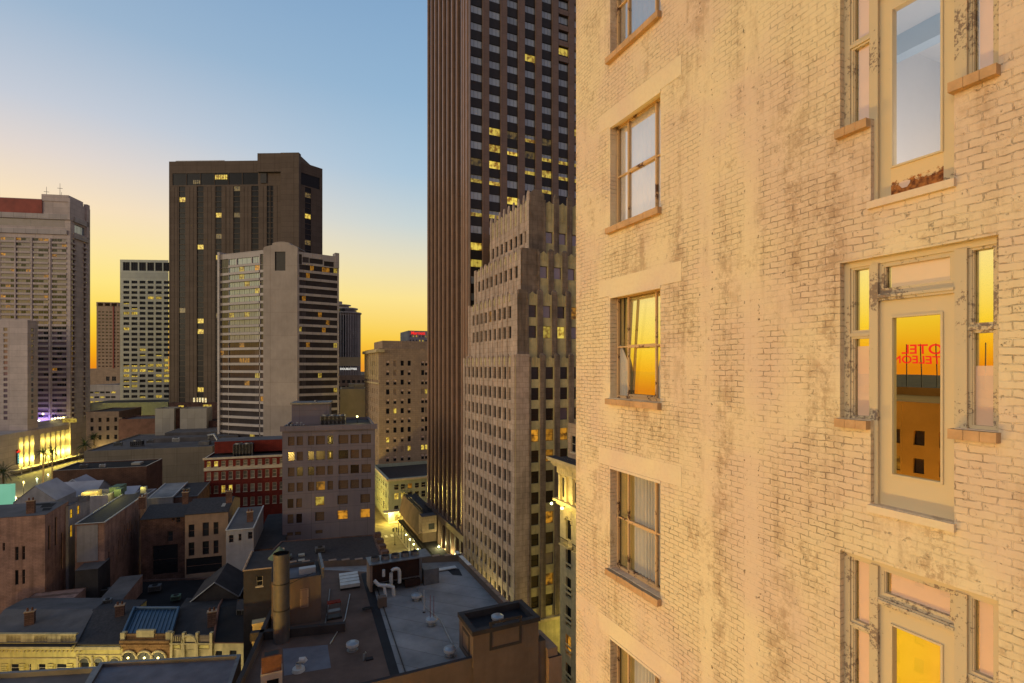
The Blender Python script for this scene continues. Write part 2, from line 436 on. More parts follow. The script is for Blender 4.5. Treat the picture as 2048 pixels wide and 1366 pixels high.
def inset(poly, k):
    n = len(poly); out = []
    for i in range(n):
        p0, p1, p2 = Vector(poly[i-1][:2]), Vector(poly[i][:2]), Vector(poly[(i+1) % n][:2])
        d1 = (p1-p0).normalized(); d2 = (p2-p1).normalized()
        n1 = Vector((-d1.y, d1.x)); n2 = Vector((-d2.y, d2.x))
        b = n1+n2; q = p1+b*(k/max(.2, (1+n1.dot(n2))))
        out.append((q.x, q.y))
    return out
def roof_cap(mb, poly, z, par, wallmat, roofmat, th=.35, capmat=None):
    """flat roof at z-par behind a parapet of height par whose top is z"""
    ins = inset(poly, th); n = len(poly); cm = capmat or wallmat
    for i in range(n):
        j = (i+1) % n; a, b, c, d = poly[i], poly[j], ins[j], ins[i]
        mb.face([(a[0], a[1], z), (b[0], b[1], z), (c[0], c[1], z), (d[0], d[1], z)], cm)
        mb.face([(c[0], c[1], z-par), (d[0], d[1], z-par), (d[0], d[1], z), (c[0], c[1], z)], wallmat)
    mb.face([(p[0], p[1], z-par) for p in ins], roofmat)
def simple_building(name, label, cat, poly, z1, wall, roof, par=.8, z0=GZ, facs=None, group=None, cap=None, limit=100):
    """facs: {edge index: dict(holes=[...], styles=[...], dep, lits)}"""
    b = Building(name, label, cat, poly[0], group); mb = MB(); n = len(poly)
    for i in range(n):
        A, B = poly[i], poly[(i+1) % n]
        f = (facs or {}).get(i)
        if f: b.facade(mb, A, B, z0, z1, f['holes'], f.get('wall', wall), f.get('styles'), f.get('dep', .25), f.get('reveal'), f.get('lits'), f.get('pick'))
        else: wall_holes(mb, A, B, z0, z1, [], .1, wall)
    b.part('wall', mb)
    r = MB(); roof_cap(r, poly, z1, par, wall, roof, capmat=cap); b.part('roof', r)
    b.finish(limit)
    return b
def local_box(A, B, mb, u0, u1, k0, k1, z0, z1, mat, top=None):
    """box on the wall A->B: u along, k outwards"""
    L = math.hypot(B[0]-A[0], B[1]-A[1]); d = ((B[0]-A[0])/L, (B[1]-A[1])/L); n = (d[1], -d[0])
    T = lambda x, y, z: (A[0]+d[0]*x-n[0]*y, A[1]+d[1]*x-n[1]*y, z)
    mb.box(u0, u1, -k1, -k0, z0, z1, mat, T, top)

# ------------------------------------------------------------------ special materials of the near wall
def painted_brick(name, smooth=False):
    m, nt, N, L, b = nodes(name)
    tc = N.new('ShaderNodeTexCoord'); sp = N.new('ShaderNodeSeparateXYZ'); L.new(tc.outputs['Object'], sp.inputs[0])
    def n_(t, **k):
        n = N.new(t)
        for a, v in k.items(): setattr(n, a, v)
        return n
    def noise(scale, det=4, rough=.6, vec=None, w=None):
        n = n_('ShaderNodeTexNoise'); n.inputs['Scale'].default_value = scale; n.inputs['Detail'].default_value = det; n.inputs['Roughness'].default_value = rough
        L.new(vec or tc.outputs['Object'], n.inputs[0]); return n.outputs[0]
    def rng(v, a, b_, c=0.0, d=1.0, smooth_=True):
        n = n_('ShaderNodeMapRange'); n.interpolation_type = 'SMOOTHSTEP' if smooth_ else 'LINEAR'
        L.new(v, n.inputs[0]); n.inputs[1].default_value = a; n.inputs[2].default_value = b_; n.inputs[3].default_value = c; n.inputs[4].default_value = d; return n.outputs[0]
    def ma(op, a, b_=None, c=None):
        n = n_('ShaderNodeMath', operation=op)
        for i, v in enumerate((a, b_, c)):
            if v is None: continue
            if isinstance(v, (int, float)): n.inputs[i].default_value = v
            else: L.new(v, n.inputs[i])
        return n.outputs[0]
    def mix(f, a, b_):
        n = n_('ShaderNodeMix', data_type='RGBA')
        for s, v in ((0, f), (6, a), (7, b_)):
            if isinstance(v, (tuple, float, int)): n.inputs[s].default_value = v
            else: L.new(v, n.inputs[s])
        return n.outputs[2]
    def mp(sx, sy, sz):
        n = n_('ShaderNodeMapping'); n.inputs['Scale'].default_value = (sx, sy, sz); L.new(tc.outputs['Object'], n.inputs[0]); return n.outputs[0]
    cream, pink = lin((226,207,170)), lin((216,191,168))
    big = noise(.45, 4, .55); med = noise(1.6, 6, .7); fine = noise(14, 5, .7)
    streak = noise(1.0, 6, .65, mp(1, 1.5, .16))
    paint = mix(rng(big, .38, .62), pink, cream)
    paint = mix(rng(med, .35, .75, 0, .35), paint, lin((228,206,170)))
    if smooth:
        L.new(mix(rng(fine, .4, .7, 0, .15), paint, lin((190,155,118))), b.inputs['Base Color'])
        bp = n_('ShaderNodeBump'); bp.inputs['Strength'].default_value = .25; bp.inputs['Distance'].default_value = .01
        L.new(ma('ADD', med, fine), bp.inputs['Height']); L.new(bp.outputs[0], b.inputs['Normal'])
        b.inputs['Roughness'].default_value = .9; return m
    # irregular brick coursing: course lines wander a little
    wob = noise(2.3, 3, .5)
    wob2 = noise(9.0, 3, .6)
    vv = ma('ADD', sp.outputs['Z'], ma('MULTIPLY_ADD', wob, .05, ma('MULTIPLY', wob2, .034)))
    uu = ma('ADD', sp.outputs['Y'], ma('MULTIPLY', wob2, .05))
    cb = n_('ShaderNodeCombineXYZ'); L.new(uu, cb.inputs[0]); L.new(vv, cb.inputs[1])
    br = n_('ShaderNodeTexBrick'); L.new(cb.outputs[0], br.inputs['Vector'])
    br.inputs['Scale'].default_value = 1; br.inputs['Brick Width'].default_value = .235; br.inputs['Row Height'].default_value = .082
    br.inputs['Mortar Size'].default_value = .007; br.inputs['Mortar Smooth'].default_value = .35; br.inputs['Bias'].default_value = 0
    br.inputs['Color1'].default_value = (.35, .35, .35, 1); br.inputs['Color2'].default_value = (.65, .65, .65, 1)
    mortar = br.outputs['Fac']
    # where old paint has sealed the joints and where they stand open; a filled chase runs down the middle
    chase = ma('MINIMUM', ma('ABSOLUTE', ma('ADD', sp.outputs['Y'], 4.08)), ma('ABSOLUTE', ma('ADD', sp.outputs['Y'], 4.98)))
    sealed = rng(chase, .10, .22, 0, 1)
    op = ma('MULTIPLY', rng(noise(.75, 6, .65), .41, .56), sealed)
    upper = rng(sp.outputs['Z'], 52.0, 57.5, 1.0, .45)
    op = ma('MULTIPLY', op, upper)
    gaps = rng(noise(5.5, 5, .75), .44, .56)
    open_j = ma('MULTIPLY', mortar, ma('MULTIPLY', gaps, ma('MULTIPLY_ADD', op, .9, .08)))
    # brown weathering, in patches and in runs below the sills
    wash = ma('MAXIMUM', ma('MULTIPLY', rng(streak, .47, .64), rng(noise(3.4, 8, .8), .42, .58)), ma('MULTIPLY', rng(noise(.9, 7, .7), .54, .66), rng(noise(9, 6, .8), .42, .58)))
    col = mix(ma('MULTIPLY', wash, .62), paint, lin((156,126,98)))
    vary = n_('ShaderNodeSeparateColor'); L.new(br.outputs['Color'], vary.inputs[0])
    col = mix(ma('MULTIPLY', vary.outputs[0], ma('MULTIPLY', op, .22)), col, lin((176,138,104)))
    flake = rng(noise(9.5, 7, .85), .60, .64)
    col = mix(ma('MULTIPLY', flake, ma('MULTIPLY_ADD', op, .42, .16)), col, lin((128,102,80)))
    col = mix(rng(fine, .35, .8, 0, .16), col, lin((200,165,120)))
    col = mix(ma('MULTIPLY', open_j, .55), col, lin((78,54,38)))
    edge = rng(ma('ABSOLUTE', ma('SUBTRACT', ma('ADD', chase, ma('MULTIPLY', wob2, .04)), .15)), .012, .022, 1, 0)
    marks = ma('MULTIPLY', edge, rng(noise(6.5, 4, .8), .61, .65))
    col = mix(ma('MULTIPLY', marks, .8), col, lin((70,48,32)))
    # cracks
    vo = n_('ShaderNodeTexVoronoi', feature='DISTANCE_TO_EDGE'); vo.inputs['Scale'].default_value = .9
    wv = n_('ShaderNodeVectorMath', operation='MULTIPLY_ADD')
    nzc = n_('ShaderNodeTexNoise'); nzc.inputs['Scale'].default_value = 4; nzc.inputs['Detail'].default_value = 6; L.new(tc.outputs['Object'], nzc.inputs[0])
    L.new(nzc.outputs[1], wv.inputs[0]); wv.inputs[1].default_value = (.4, .4, .4); L.new(tc.outputs['Object'], wv.inputs[2]); L.new(wv.outputs[0], vo.inputs['Vector'])
    crack = ma('MULTIPLY', rng(vo.outputs['Distance'], .002, .006, 1, 0), rng(noise(1.1, 3, .5), .60, .70))
    
    L.new(col, b.inputs['Base Color']); b.inputs['Roughness'].default_value = .88; b.inputs['Specular IOR Level'].default_value = .25
    h = ma('SUBTRACT', ma('MULTIPLY_ADD', fine, .10, ma('MULTIPLY', med, .35)), ma('MULTIPLY', mortar, ma('MULTIPLY_ADD', op, .8, .05)))
    h = ma('SUBTRACT', h, ma('MULTIPLY', flake, .25)); h = ma('SUBTRACT', h, ma('MULTIPLY', marks, .8)); h = ma('ADD', h, 0.0)
    h = ma('ADD', h, ma('MULTIPLY', vary.outputs[0], ma('MULTIPLY', op, .4)))
    bp = n_('ShaderNodeBump'); bp.inputs['Strength'].default_value = 1.0; bp.inputs['Distance'].default_value = .022
    L.new(h, bp.inputs['Height']); L.new(bp.outputs[0], b.inputs['Normal'])
    return m
CHASE = 10.58-6.5
def peeling(name, col, under, amount=.55, sc=7):
    m, nt, N, L, b = nodes(name)
    tc = N.new('ShaderNodeTexCoord'); nz = N.new('ShaderNodeTexNoise'); nz.inputs['Scale'].default_value = sc; nz.inputs['Detail'].default_value = 7; nz.inputs['Roughness'].default_value = .75
    L.new(tc.outputs['Object'], nz.inputs[0])
    lo = N.new('ShaderNodeTexNoise'); lo.inputs['Scale'].default_value = 1.7; lo.inputs['Detail'].default_value = 3; L.new(tc.outputs['Object'], lo.inputs[0])
    ad = N.new('ShaderNodeMath'); ad.operation = 'MULTIPLY_ADD'; L.new(lo.outputs[0], ad.inputs[0]); ad.inputs[1].default_value = .7; 
    sb_ = N.new('ShaderNodeMath'); sb_.operation = 'SUBTRACT'; L.new(nz.outputs[0], sb_.inputs[0]); sb_.inputs[1].default_value = .35; L.new(sb_.outputs[0], ad.inputs[2])
    r = N.new('ShaderNodeMapRange'); L.new(ad.outputs[0], r.inputs[0]); r.inputs[1].default_value = amount; r.inputs[2].default_value = amount+.015
    mx = N.new('ShaderNodeMix'); mx.data_type = 'RGBA'; L.new(r.outputs[0], mx.inputs[0]); mx.inputs[6].default_value = lin(col); mx.inputs[7].default_value = lin(under)
    L.new(mx.outputs[2], b.inputs['Base Color']); b.inputs['Roughness'].default_value = .8
    bp = N.new('ShaderNodeBump'); bp.invert = True; bp.inputs['Strength'].default_value = .5; bp.inputs['Distance'].default_value = .004; L.new(r.outputs[0], bp.inputs['Height']); L.new(bp.outputs[0], b.inputs['Normal'])
    return m
def pane(name, fac, tint=(1, .97, .93), rough=.004, wave=.0012):
    m, nt, N, L, b = nodes(name); N.remove(b); out = [n for n in N if n.type == 'OUTPUT_MATERIAL'][0]
    tr = N.new('ShaderNodeBsdfTransparent'); gl = N.new('ShaderNodeBsdfGlossy'); gl.inputs['Roughness'].default_value = rough; gl.inputs['Color'].default_value = (*tint, 1)
    mx = N.new('ShaderNodeMixShader'); mx.inputs[0].default_value = fac
    tc = N.new('ShaderNodeTexCoord'); nz = N.new('ShaderNodeTexNoise'); nz.inputs['Scale'].default_value = 1.3; nz.inputs['Detail'].default_value = 1; L.new(tc.outputs['Object'], nz.inputs[0])
    bp = N.new('ShaderNodeBump'); bp.inputs['Strength'].default_value = .5; bp.inputs['Distance'].default_value = wave; L.new(nz.outputs[0], bp.inputs['Height']); L.new(bp.outputs[0], gl.inputs['Normal'])
    L.new(tr.outputs[0], mx.inputs[1]); L.new(gl.outputs[0], mx.inputs[2]); L.new(mx.outputs[0], out.inputs[0])
    return m
painted_brick('painted_brick'); painted_brick('painted_plaster', True)
peeling('window_paint', (196,160,116), (84,52,36), .60, 9)
peeling('door_paint', (202,182,148), (150,128,104), .72, 9)
peeling('door_paint_worn', (196,177,146), (132,114,98), .58, 22)
def rusty_plate():
    m, nt, N, L, b = nodes('rusty_plate'); tc = N.new('ShaderNodeTexCoord'); nz = N.new('ShaderNodeTexNoise'); nz.inputs['Scale'].default_value = 5; nz.inputs['Detail'].default_value = 8; nz.inputs['Roughness'].default_value = .75
    L.new(tc.outputs['Object'], nz.inputs[0]); sp = N.new('ShaderNodeSeparateXYZ'); L.new(tc.outputs['Object'], sp.inputs[0])
    g = N.new('ShaderNodeMapRange'); L.new(sp.outputs['Z'], g.inputs[0]); g.inputs[1].default_value = 54.02; g.inputs[2].default_value = 54.30; g.inputs[3].default_value = .30; g.inputs[4].default_value = -.12
    a = N.new('ShaderNodeMath'); a.operation = 'ADD'; L.new(nz.outputs[0], a.inputs[0]); L.new(g.outputs[0], a.inputs[1])
    r = N.new('ShaderNodeMapRange'); L.new(a.outputs[0], r.inputs[0]); r.inputs[1].default_value = .58; r.inputs[2].default_value = .62
    n2 = N.new('ShaderNodeTexNoise'); n2.inputs['Scale'].default_value = 22; n2.inputs['Detail'].default_value = 5; L.new(tc.outputs['Object'], n2.inputs[0])
    rc = N.new('ShaderNodeValToRGB'); L.new(n2.outputs[0], rc.inputs[0]); e = rc.color_ramp.elements; e[0].position = .35; e[0].color = lin((104,52,18)); e[1].position = .65; e[1].color = lin((190,118,52))
    mx = N.new('ShaderNodeMix'); mx.data_type = 'RGBA'; L.new(r.outputs[0], mx.inputs[0]); mx.inputs[6].default_value = lin((214,186,142)); L.new(rc.outputs[0], mx.inputs[7])
    L.new(mx.outputs[2], b.inputs['Base Color']); b.inputs['Roughness'].default_value = .85
    bp = N.new('ShaderNodeBump'); bp.inputs['Strength'].default_value = .6; bp.inputs['Distance'].default_value = .01; L.new(n2.outputs[0], bp.inputs['Height']); L.new(bp.outputs[0], b.inputs['Normal'])
rusty_plate()
mk('sill_terracotta', (196,156,114), .8, .10, 5, streak=.35, bump=.2)
mk('sill_worn', (160,140,112), .85, .15, 5)
mk('blind_white', (226,196,176), .8, .03, 1.5)
mk('curtain_grey', (196,188,176), .9, .08, 1.0)
mk('curtain_white', (240,236,236), .9, .05, 1.0)
mk('room_white_paint', (240,236,232), .9, .02, 1)
mk('room_blue_paint', (196,214,230), .9, .02, 1)
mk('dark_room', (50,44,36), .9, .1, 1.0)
mk('olive_reveal', (170,148,92), .85, .1, 1.0)
pane('pane_clear', .12); pane('pane_half', .5); pane('pane_bright', .86, (1, .9, .55)); pane('mirror_back', .97, (1, .95, .7)); pane('pane_low', .35)
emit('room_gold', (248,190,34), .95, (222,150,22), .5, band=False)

# ------------------------------------------------------------------ near brick building
def brick_building():
    X = 6.5; A = (X, 10.58); B = (X, -3.0)
    root = thing('brick_building', 'tall old brick building close on the right, peeling cream paint over worn bricks', 'building', X, 10.58)
    def U(y): return 10.58-y
    floors = range(-5, 4)
    holes = []
    WU0, WU1 = U(9.20), U(7.62)
    for k in floors: holes.append((WU0, WU1, 2.96+3.62*k, 5.13+3.62*k))
    DU0, DU1, EU0, EU1 = U(4.254), U(2.673), U(3.882), U(3.042)
    DZ = [(1.31+3.62*k) for k in range(-4, 4)]
    mb = MB()
    dholes = []
    for z in DZ: dholes += [(DU0, DU1, z-1.95, z), (EU0, EU1, z-2.95, z-1.95)]
    # front with openings, reveals of the T-shaped door openings built by hand
    tmp = MB(); wall_holes(tmp, A, B, GZ, 22, holes+dholes, .22, 'painted_brick')
    wall_holes(mb, A, B, GZ, 22, holes+dholes, .22, 'painted_brick')
    keep = MB()
    def is_inner(q):
        zs = [p[2] for p in q]
        if max(zs)-min(zs) > 1e-6: return False
        if any(abs(zs[0]-(z-1.95)) < 1e-4 for z in DZ):
            us = [U(p[1]) for p in q]
            return min(us) > DU0-1e-3 and max(us) < DU1+1e-3 and max(p[0] for p in q) > X+.1
        return False
    for f, mi_ in zip(mb.f, mb.m):
        q = [mb.v[i] for i in f]
        if is_inner(q): continue
        keep.face(q, mb.mats[mi_])
    for z in DZ:                              # ledges left and right of the door below the side lights
        zz = z-1.95
        for a, b in ((DU0, EU0), (EU1, DU1)):
            keep.face([(X, 10.58-a, zz), (X, 10.58-b, zz), (X+.22, 10.58-b, zz), (X+.22, 10.58-a, zz)], 'painted_brick')
    # far end, top and back
    keep.face([(X+14, 10.58, GZ), (X, 10.58, GZ), (X, 10.58, 22), (X+14, 10.58, 22)], 'painted_brick')
    keep.face([(X+14, -3, GZ), (X+14, 10.58, GZ), (X+14, 10.58, 22), (X+14, -3, 22)], 'painted_brick')
    keep.face([(X, -3, GZ), (X+14, -3, GZ), (X+14, -3, 22), (X, -3, 22)], 'painted_brick')
    keep.face([(X, -3, 22), (X+14, -3, 22), (X+14, 10.58, 22), (X, 10.58, 22)], 'roof_grey')
    part('wall', keep, root)
    T = lambda x, y, z: (X+y, 10.58-x, z)

    def curtain(u0, u1, z0, z1, y, mat, amp=.03, n=40, tie=None, f=11):
        m = MB(); cols = []
        for i in range(n+1):
            t = i/n; u = u0+(u1-u0)*t
            yy = y+amp*math.sin(t*f*2*PI)+amp*.4*math.sin(t*f*4.3*PI+1)
            cols.append((u, yy))
        rows = 12
        for i in range(n):
            for j in range(rows):
                def pt(i_, j_):
                    u, yy = cols[i_]; z = z0+(z1-z0)*j_/rows
                    if tie: u = tie(u, j_/rows)
                    return T(u, yy, z)
                m.face([pt(i, j), pt(i+1, j), pt(i+1, j+1), pt(i, j+1)], mat, True)
        return m
    # metal-framed windows
    for k in floors:
        z0, z1 = 2.96+3.62*k, 5.13+3.62*k
        vis = k in (-3, -2, -1, 0, 1)
        m = MB(); fr = 'window_paint'; d0, d1 = .17, .205
        uA, uB = WU0+.3*(WU1-WU0)*.85, WU0+.80*(WU1-WU0)
        m.box(WU0, WU0+.045, d0, .22, z0, z1, fr, T); m.box(WU1-.045, WU1, d0, .22, z0, z1, fr, T)
        m.box(WU0+.045, WU1-.045, d0, .22, z1-.05, z1, fr, T); m.box(WU0+.045, WU1-.045, d0, .22, z0, z0+.06, fr, T)
        for ux in (uA, uB): m.box(ux-.018, ux+.018, d0-.01, d1, z0+.06, z1-.05, fr, T)
        zm = z0+(z1-z0)*.5
        m.box(WU0+.045, uA-.018, d0, d1, zm-.014, zm+.014, fr, T); m.box(uB+.018, WU1-.045, d0, d1, zm-.014, zm+.014, fr, T)
        m.box(uA+.018, uB-.018, d0-.015, d1, zm-.03, zm+.03, fr, T)
        m.box(uA+.018, uB-.018, d0-.02, d1, z0+.06, z0+.10, fr, T)
        w = part('window', m, root, 'steel window with rusty peeling bars')
        lint = MB(); lint.box(WU0-.42, WU1+.55, -.006, .05, z1+.004, z1+.36, 'painted_plaster', T); lint.box(WU0-.02, WU1+.02, -.014, .05, z1-.05, z1+.002, 'painted_plaster', T)
        part('lintel', lint, w, 'smooth plastered band')
        p = MB(); pm = {1: 'pane_half', 0: 'pane_half', -1: 'pane_clear', -2: 'pane_clear'}.get(k, 'pane_clear')
        p.face([T(WU0+.02, .2, z0+.02), T(WU1-.02, .2, z0+.02), T(WU1-.02, .2, z1-.02), T(WU0+.02, .2, z1-.02)], pm)
        part('pane', p, w)
        sl = MB()
        n = 4; du = (WU1-WU0+.10)/n
        for i in range(n):
            a = WU0-.06+du*i
            sl.box(a+.003, a+du-.003, -.10, .19, z0-.13, z0-.012+.006*(i % 2), 'sill_terracotta', T, top='sill_worn')
        part('sill', sl, w, 'terracotta tile sill')
        rm = MB()                                 # the room: dark reveal, back mirror or wall
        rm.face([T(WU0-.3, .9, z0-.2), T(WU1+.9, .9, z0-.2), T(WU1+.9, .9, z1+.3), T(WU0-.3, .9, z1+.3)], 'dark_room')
        rm.face([T(WU0-.3, .23, z0-.2), T(WU0-.3, .9, z0-.2), T(WU0-.3, .9, z1+.3), T(WU0-.3, .23, z1+.3)], 'olive_reveal')
        part('room_wall', rm, w)
        ob_ = MB(); ob_.face([T(WU0+.0, .262, z0), T(WU0+(.12 if k == -1 else .5), .262, z0), T(WU0+(.12 if k == -1 else .5), .262, z1), T(WU0, .262, z1)], 'olive_reveal')
        if k not in (0, 1): part('added_board', ob_, w)  # olive board added just behind the glass to catch the sun
        if k == -1:
            q = MB(); til = .078
            q.face([T(WU0+.10, .232, z0), T(WU1, .232, z0), T(WU1, .232+til, z1+.1), T(WU0+.10, .232+til, z1+.1)], 'mirror_back')
            part('backing_sheet', q, w)  # tilted mirror sheet added behind the curtains to return the sky glow
            def wd(t): return .36 if t < .26 else .36*max(.03, 1-((t-.26)/.25))**.7
            cl = curtain(0, 1, z0+.05, z0+1.12, .216, 'curtain_grey', .010, 14, lambda u, t: WU0+.05+u*wd(t*.5), 4)
            part('curtain', cl, w, 'grey curtain tied back at the left')
            cr = curtain(0, 1, z0+.05, z0+1.18, .216, 'curtain_grey', .010, 14, lambda u, t: WU1-.04-(1-u)*wd(t*.5)*.8, 4)
            part('curtain', cr, w, 'grey curtain tied back at the right')
        elif k in (0, 1):
            cu = curtain(WU0+.08, WU1+.0, z0+.02, z1, .225, 'curtain_white' if k == 0 else 'curtain_grey', .010, 40, None, 9)
            part('curtain', cu, w)
        else:
            cu = curtain(WU0+.50, WU1+.0, z0+.02+(.06 if k == -2 else 0), z1, .245, 'curtain_grey', .018, 60, None, 11)
            part('curtain', cu, w)
    # timber doors with side lights and transom
    glassdoor = {}
    for i, zt in enumerate(DZ):
        lvl = round((zt-1.31)/3.62)                # 0: middle, 1: upper, -1: lower
        m = MB(); P_ = 'door_paint'; PW = 'door_paint_worn'
        zs = zt-1.95; zb = zt-2.95; zr = zs+1.02  # side-light sill, door foot, side-light rail
        d0, d1 = .085, .22
        L0, L1 = DU0, EU0+.06; R0, R1 = EU1-.03+.03, DU1
        m.box(DU0, DU0+.07, d0, d1, zs, zt, PW, T); m.box(DU1-.05, DU1, d0, d1, zs, zt, PW, T)
        m.box(DU0+.07, DU1-.05, d0, d1, zt-.07, zt, P_, T)
        m.box(EU0-.05, EU0+.04, d0-.02, d1, zs, zt-.07, PW, T)           # left mullion
        m.box(EU1-.03, EU1+.08, d0-.02, d1, zs, zt-.07, PW, T)           # right mullion
        m.box(EU0, EU0+.04, d0-.02, d1, zb, zs, P_, T); m.box(EU1-.03, EU1, d0-.02, d1, zb, zs, P_, T)
        ztr = zt-.44
        m.box(EU0+.04, EU1-.03, d0-.015, d1, ztr-.08, ztr, PW, T)         # transom rail
        m.box(EU0+.04, EU1-.03, d0-.035, d0-.015, ztr-.05, ztr-.02, PW, T)
        fr = part('door_frame', m, root, 'timber frame with peeling cream paint')
        def sash(u0, u1, a, b, name, bw=.045, mat=PW, dd=.02):
            q = MB()
            q.box(u0, u0+bw, d0+dd, d1-.01, a, b, mat, T); q.box(u1-bw, u1, d0+dd, d1-.01, a, b, mat, T)
            q.box(u0+bw, u1-bw, d0+dd, d1-.01, b-bw, b, mat, T); q.box(u0+bw, u1-bw, d0+dd, d1-.01, a, a+bw*1.3, mat, T)
            q.box(u0+bw, u0+bw+.012, d0+dd+.012, .149, a+bw, b-bw, mat, T); q.box(u1-bw-.012, u1-bw, d0+dd+.012, .149, a+bw, b-bw, mat, T)
            o = part(name, q, root); g = MB()
            g.face([T(u0+bw, .15, a+bw), T(u1-bw, .15, a+bw), T(u1-bw, .15, b-bw), T(u0+bw, .15, b-bw)], 'pane_clear'); part('pane', g, o)
            return o
        def back(o, u0, u1, a, b, mat, y=.26, name='backing_sheet', gap=0.0, tilt=0.0):
            g = MB(); g.face([T(u0+gap, y, a), T(u1, y, a), T(u1, y+tilt, b), T(u0+gap, y+tilt, b)], mat); part(name, g, o)
        for (u0, u1, side) in ((DU0+.07, EU0-.05, 'l'), (EU1+.08, DU1-.05, 'r')):
            for (a, b, lev) in ((zr+.04, zt-.07, 'u'), (zs, zr-.0, 'd')):
                o = sash(u0, u1, a, b, 'side_light', .028)
                back(o, u0-.05, u1+.1, a, b, 'mirror_back', .166)  # mirror sheet added behind the side light to reflect the bright sky
                if lvl == 0 and lev == 'u': continue
                if lvl == 0 and side == 'r' and lev == 'd': back(o, u0+.03, u1+.1, a, a+(b-a)*.64, 'blind_white', .158, 'blind')
                elif lvl == 0 and side == 'l' and lev == 'd': back(o, u0+.05, u1, a, a+(b-a)*.88, 'blind_white', .158, 'blind')
                else: back(o, u0+.068, u1+.1, a, b, 'blind_white', .158, 'blind')
            mm = MB(); mm.box(u0, u1, d0, d1, zr, zr+.04, PW, T); part('rail', mm, fr)
        o = sash(EU0+.04, EU1-.03, ztr, zt-.07, 'transom', .05, PW)
        back(o, EU0, EU1+.1, ztr, zt-.05, 'mirror_back', .166); back(o, EU0+.14, EU1+.1, ztr, zt-.05, 'blind_white', .158, 'blind')  # same added mirror sheet behind the transom, blind in front
        # the door leaf
        q = MB(); a, b = zb, ztr-.08; u0, u1 = EU0+.04, EU1-.03; sw = .12
        gb = a+.36; gt = b-.19
        q.box(u0, u0+sw, d0+.03, d1-.03, a, b, P_, T); q.box(u1-sw, u1, d0+.03, d1-.03, a, b, P_, T)
        q.box(u0+sw, u1-sw, d0+.03, d1-.03, gt, b, P_, T); q.box(u0+sw, u1-sw, d0+.03, d1-.03, a, gb, 'rusty_plate' if lvl == 1 else P_, T)
        for (aa, bb, cc, dd2) in ((u0+sw, u0+sw+.022, gb, gt), (u1-sw-.022, u1-sw, gb, gt), (u0+sw+.022, u1-sw-.022, gt-.022, gt), (u0+sw+.022, u1-sw-.022, gb, gb+.022)):
            q.box(aa, bb, d0+.012, d1-.03, cc, dd2, P_, T)
        leaf = part('door', q, root, 'glazed door with a rusted lower rail' if lvl == 1 else None)
        g = MB(); g.face([T(u0+sw, .14, gb), T(u1-sw, .14, gb), T(u1-sw, .14, gt), T(u0+sw, .14, gt)], {0: 'pane_bright', 1: 'pane_low'}.get(lvl, 'pane_clear')); part('pane', g, leaf)
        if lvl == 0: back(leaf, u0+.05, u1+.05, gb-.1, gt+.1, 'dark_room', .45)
        elif lvl == 1:
            rm = MB(); ua, ub, ya, yb, za, zb2 = u0-.6, u1+1.6, .24, 2.6, gb-.5, gt+.35
            rm.face([T(ua, yb, za), T(ub, yb, za), T(ub, yb, zb2), T(ua, yb, zb2)], 'room_white_paint'); rm.face([T(ua, ya, zb2), T(ub, ya, zb2), T(ub, yb, zb2), T(ua, yb, zb2)], 'room_white_paint')
            rm.face([T(ua, ya, za), T(ua, yb, za), T(ua, yb, zb2), T(ua, ya, zb2)], 'room_white_paint'); rm.face([T(ub, ya, za), T(ub, yb, za), T(ub, yb, zb2), T(ub, ya, zb2)], 'room_white_paint')
            rm.box(ua, ub, 1.3, 1.5, zb2-.28, zb2-.003, 'room_blue_paint', T); rm.box(ua+1.2, ua+1.35, ya+.2, 1.29, zb2-.2, zb2-.003, 'room_blue_paint', T)
            rm.face([T(ua, ya, za), T(ub, ya, za), T(ub, yb, za), T(ua, yb, za)], 'room_white_paint'); part('room_wall', rm, leaf)
            lo = bpy.data.lights.new('room_light', 'POINT'); lo.energy = 34; lo.color = (1, .93, .88); lo.shadow_soft_size = .25; l2 = bpy.data.objects.new('room_light', lo); C.objects.link(l2); l2.parent = root
            pp_ = T(u0+.8, 1.0, za+.5); l2.location = (pp_[0]-X, pp_[1]-10.58, pp_[2]-GZ)
        else:
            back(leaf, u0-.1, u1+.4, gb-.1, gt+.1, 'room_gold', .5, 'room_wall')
        if lvl == 1:
            h = MB(); zc = zb+.13; uc = u0+.27
            ring = [T(uc+.055*math.cos(t)*(1+.25*math.sin(3*t)), d0+.022, zc+.05*math.sin(t)*(1+.2*math.cos(2*t))) for t in [2*PI*j/12 for j in range(12)]]
            h.face(ring, 'blind_white'); part('patch', h, leaf, 'pale hole rusted through the plate')
        # sills
        for (a_, b_) in ((DU0-.02, EU0-.0), (EU1-.02, DU1+.02)):
            s_ = MB(); nb = 3; du = (b_-a_)/nb
            for j in range(nb): s_.box(a_+du*j+.002, a_+du*(j+1)-.002, -.09, .11, zs-.11, zs-.006, 'sill_terracotta', T, top='sill_worn')
            part('sill', s_, root, 'terracotta tile sill under the side light')
        s2 = MB(); s2.box(EU0-.02, EU1+.02, -.05, .11, zb-.09, zb-.004, 'painted_plaster', T); part('door_sill', s2, root)
    return root
brick_building()

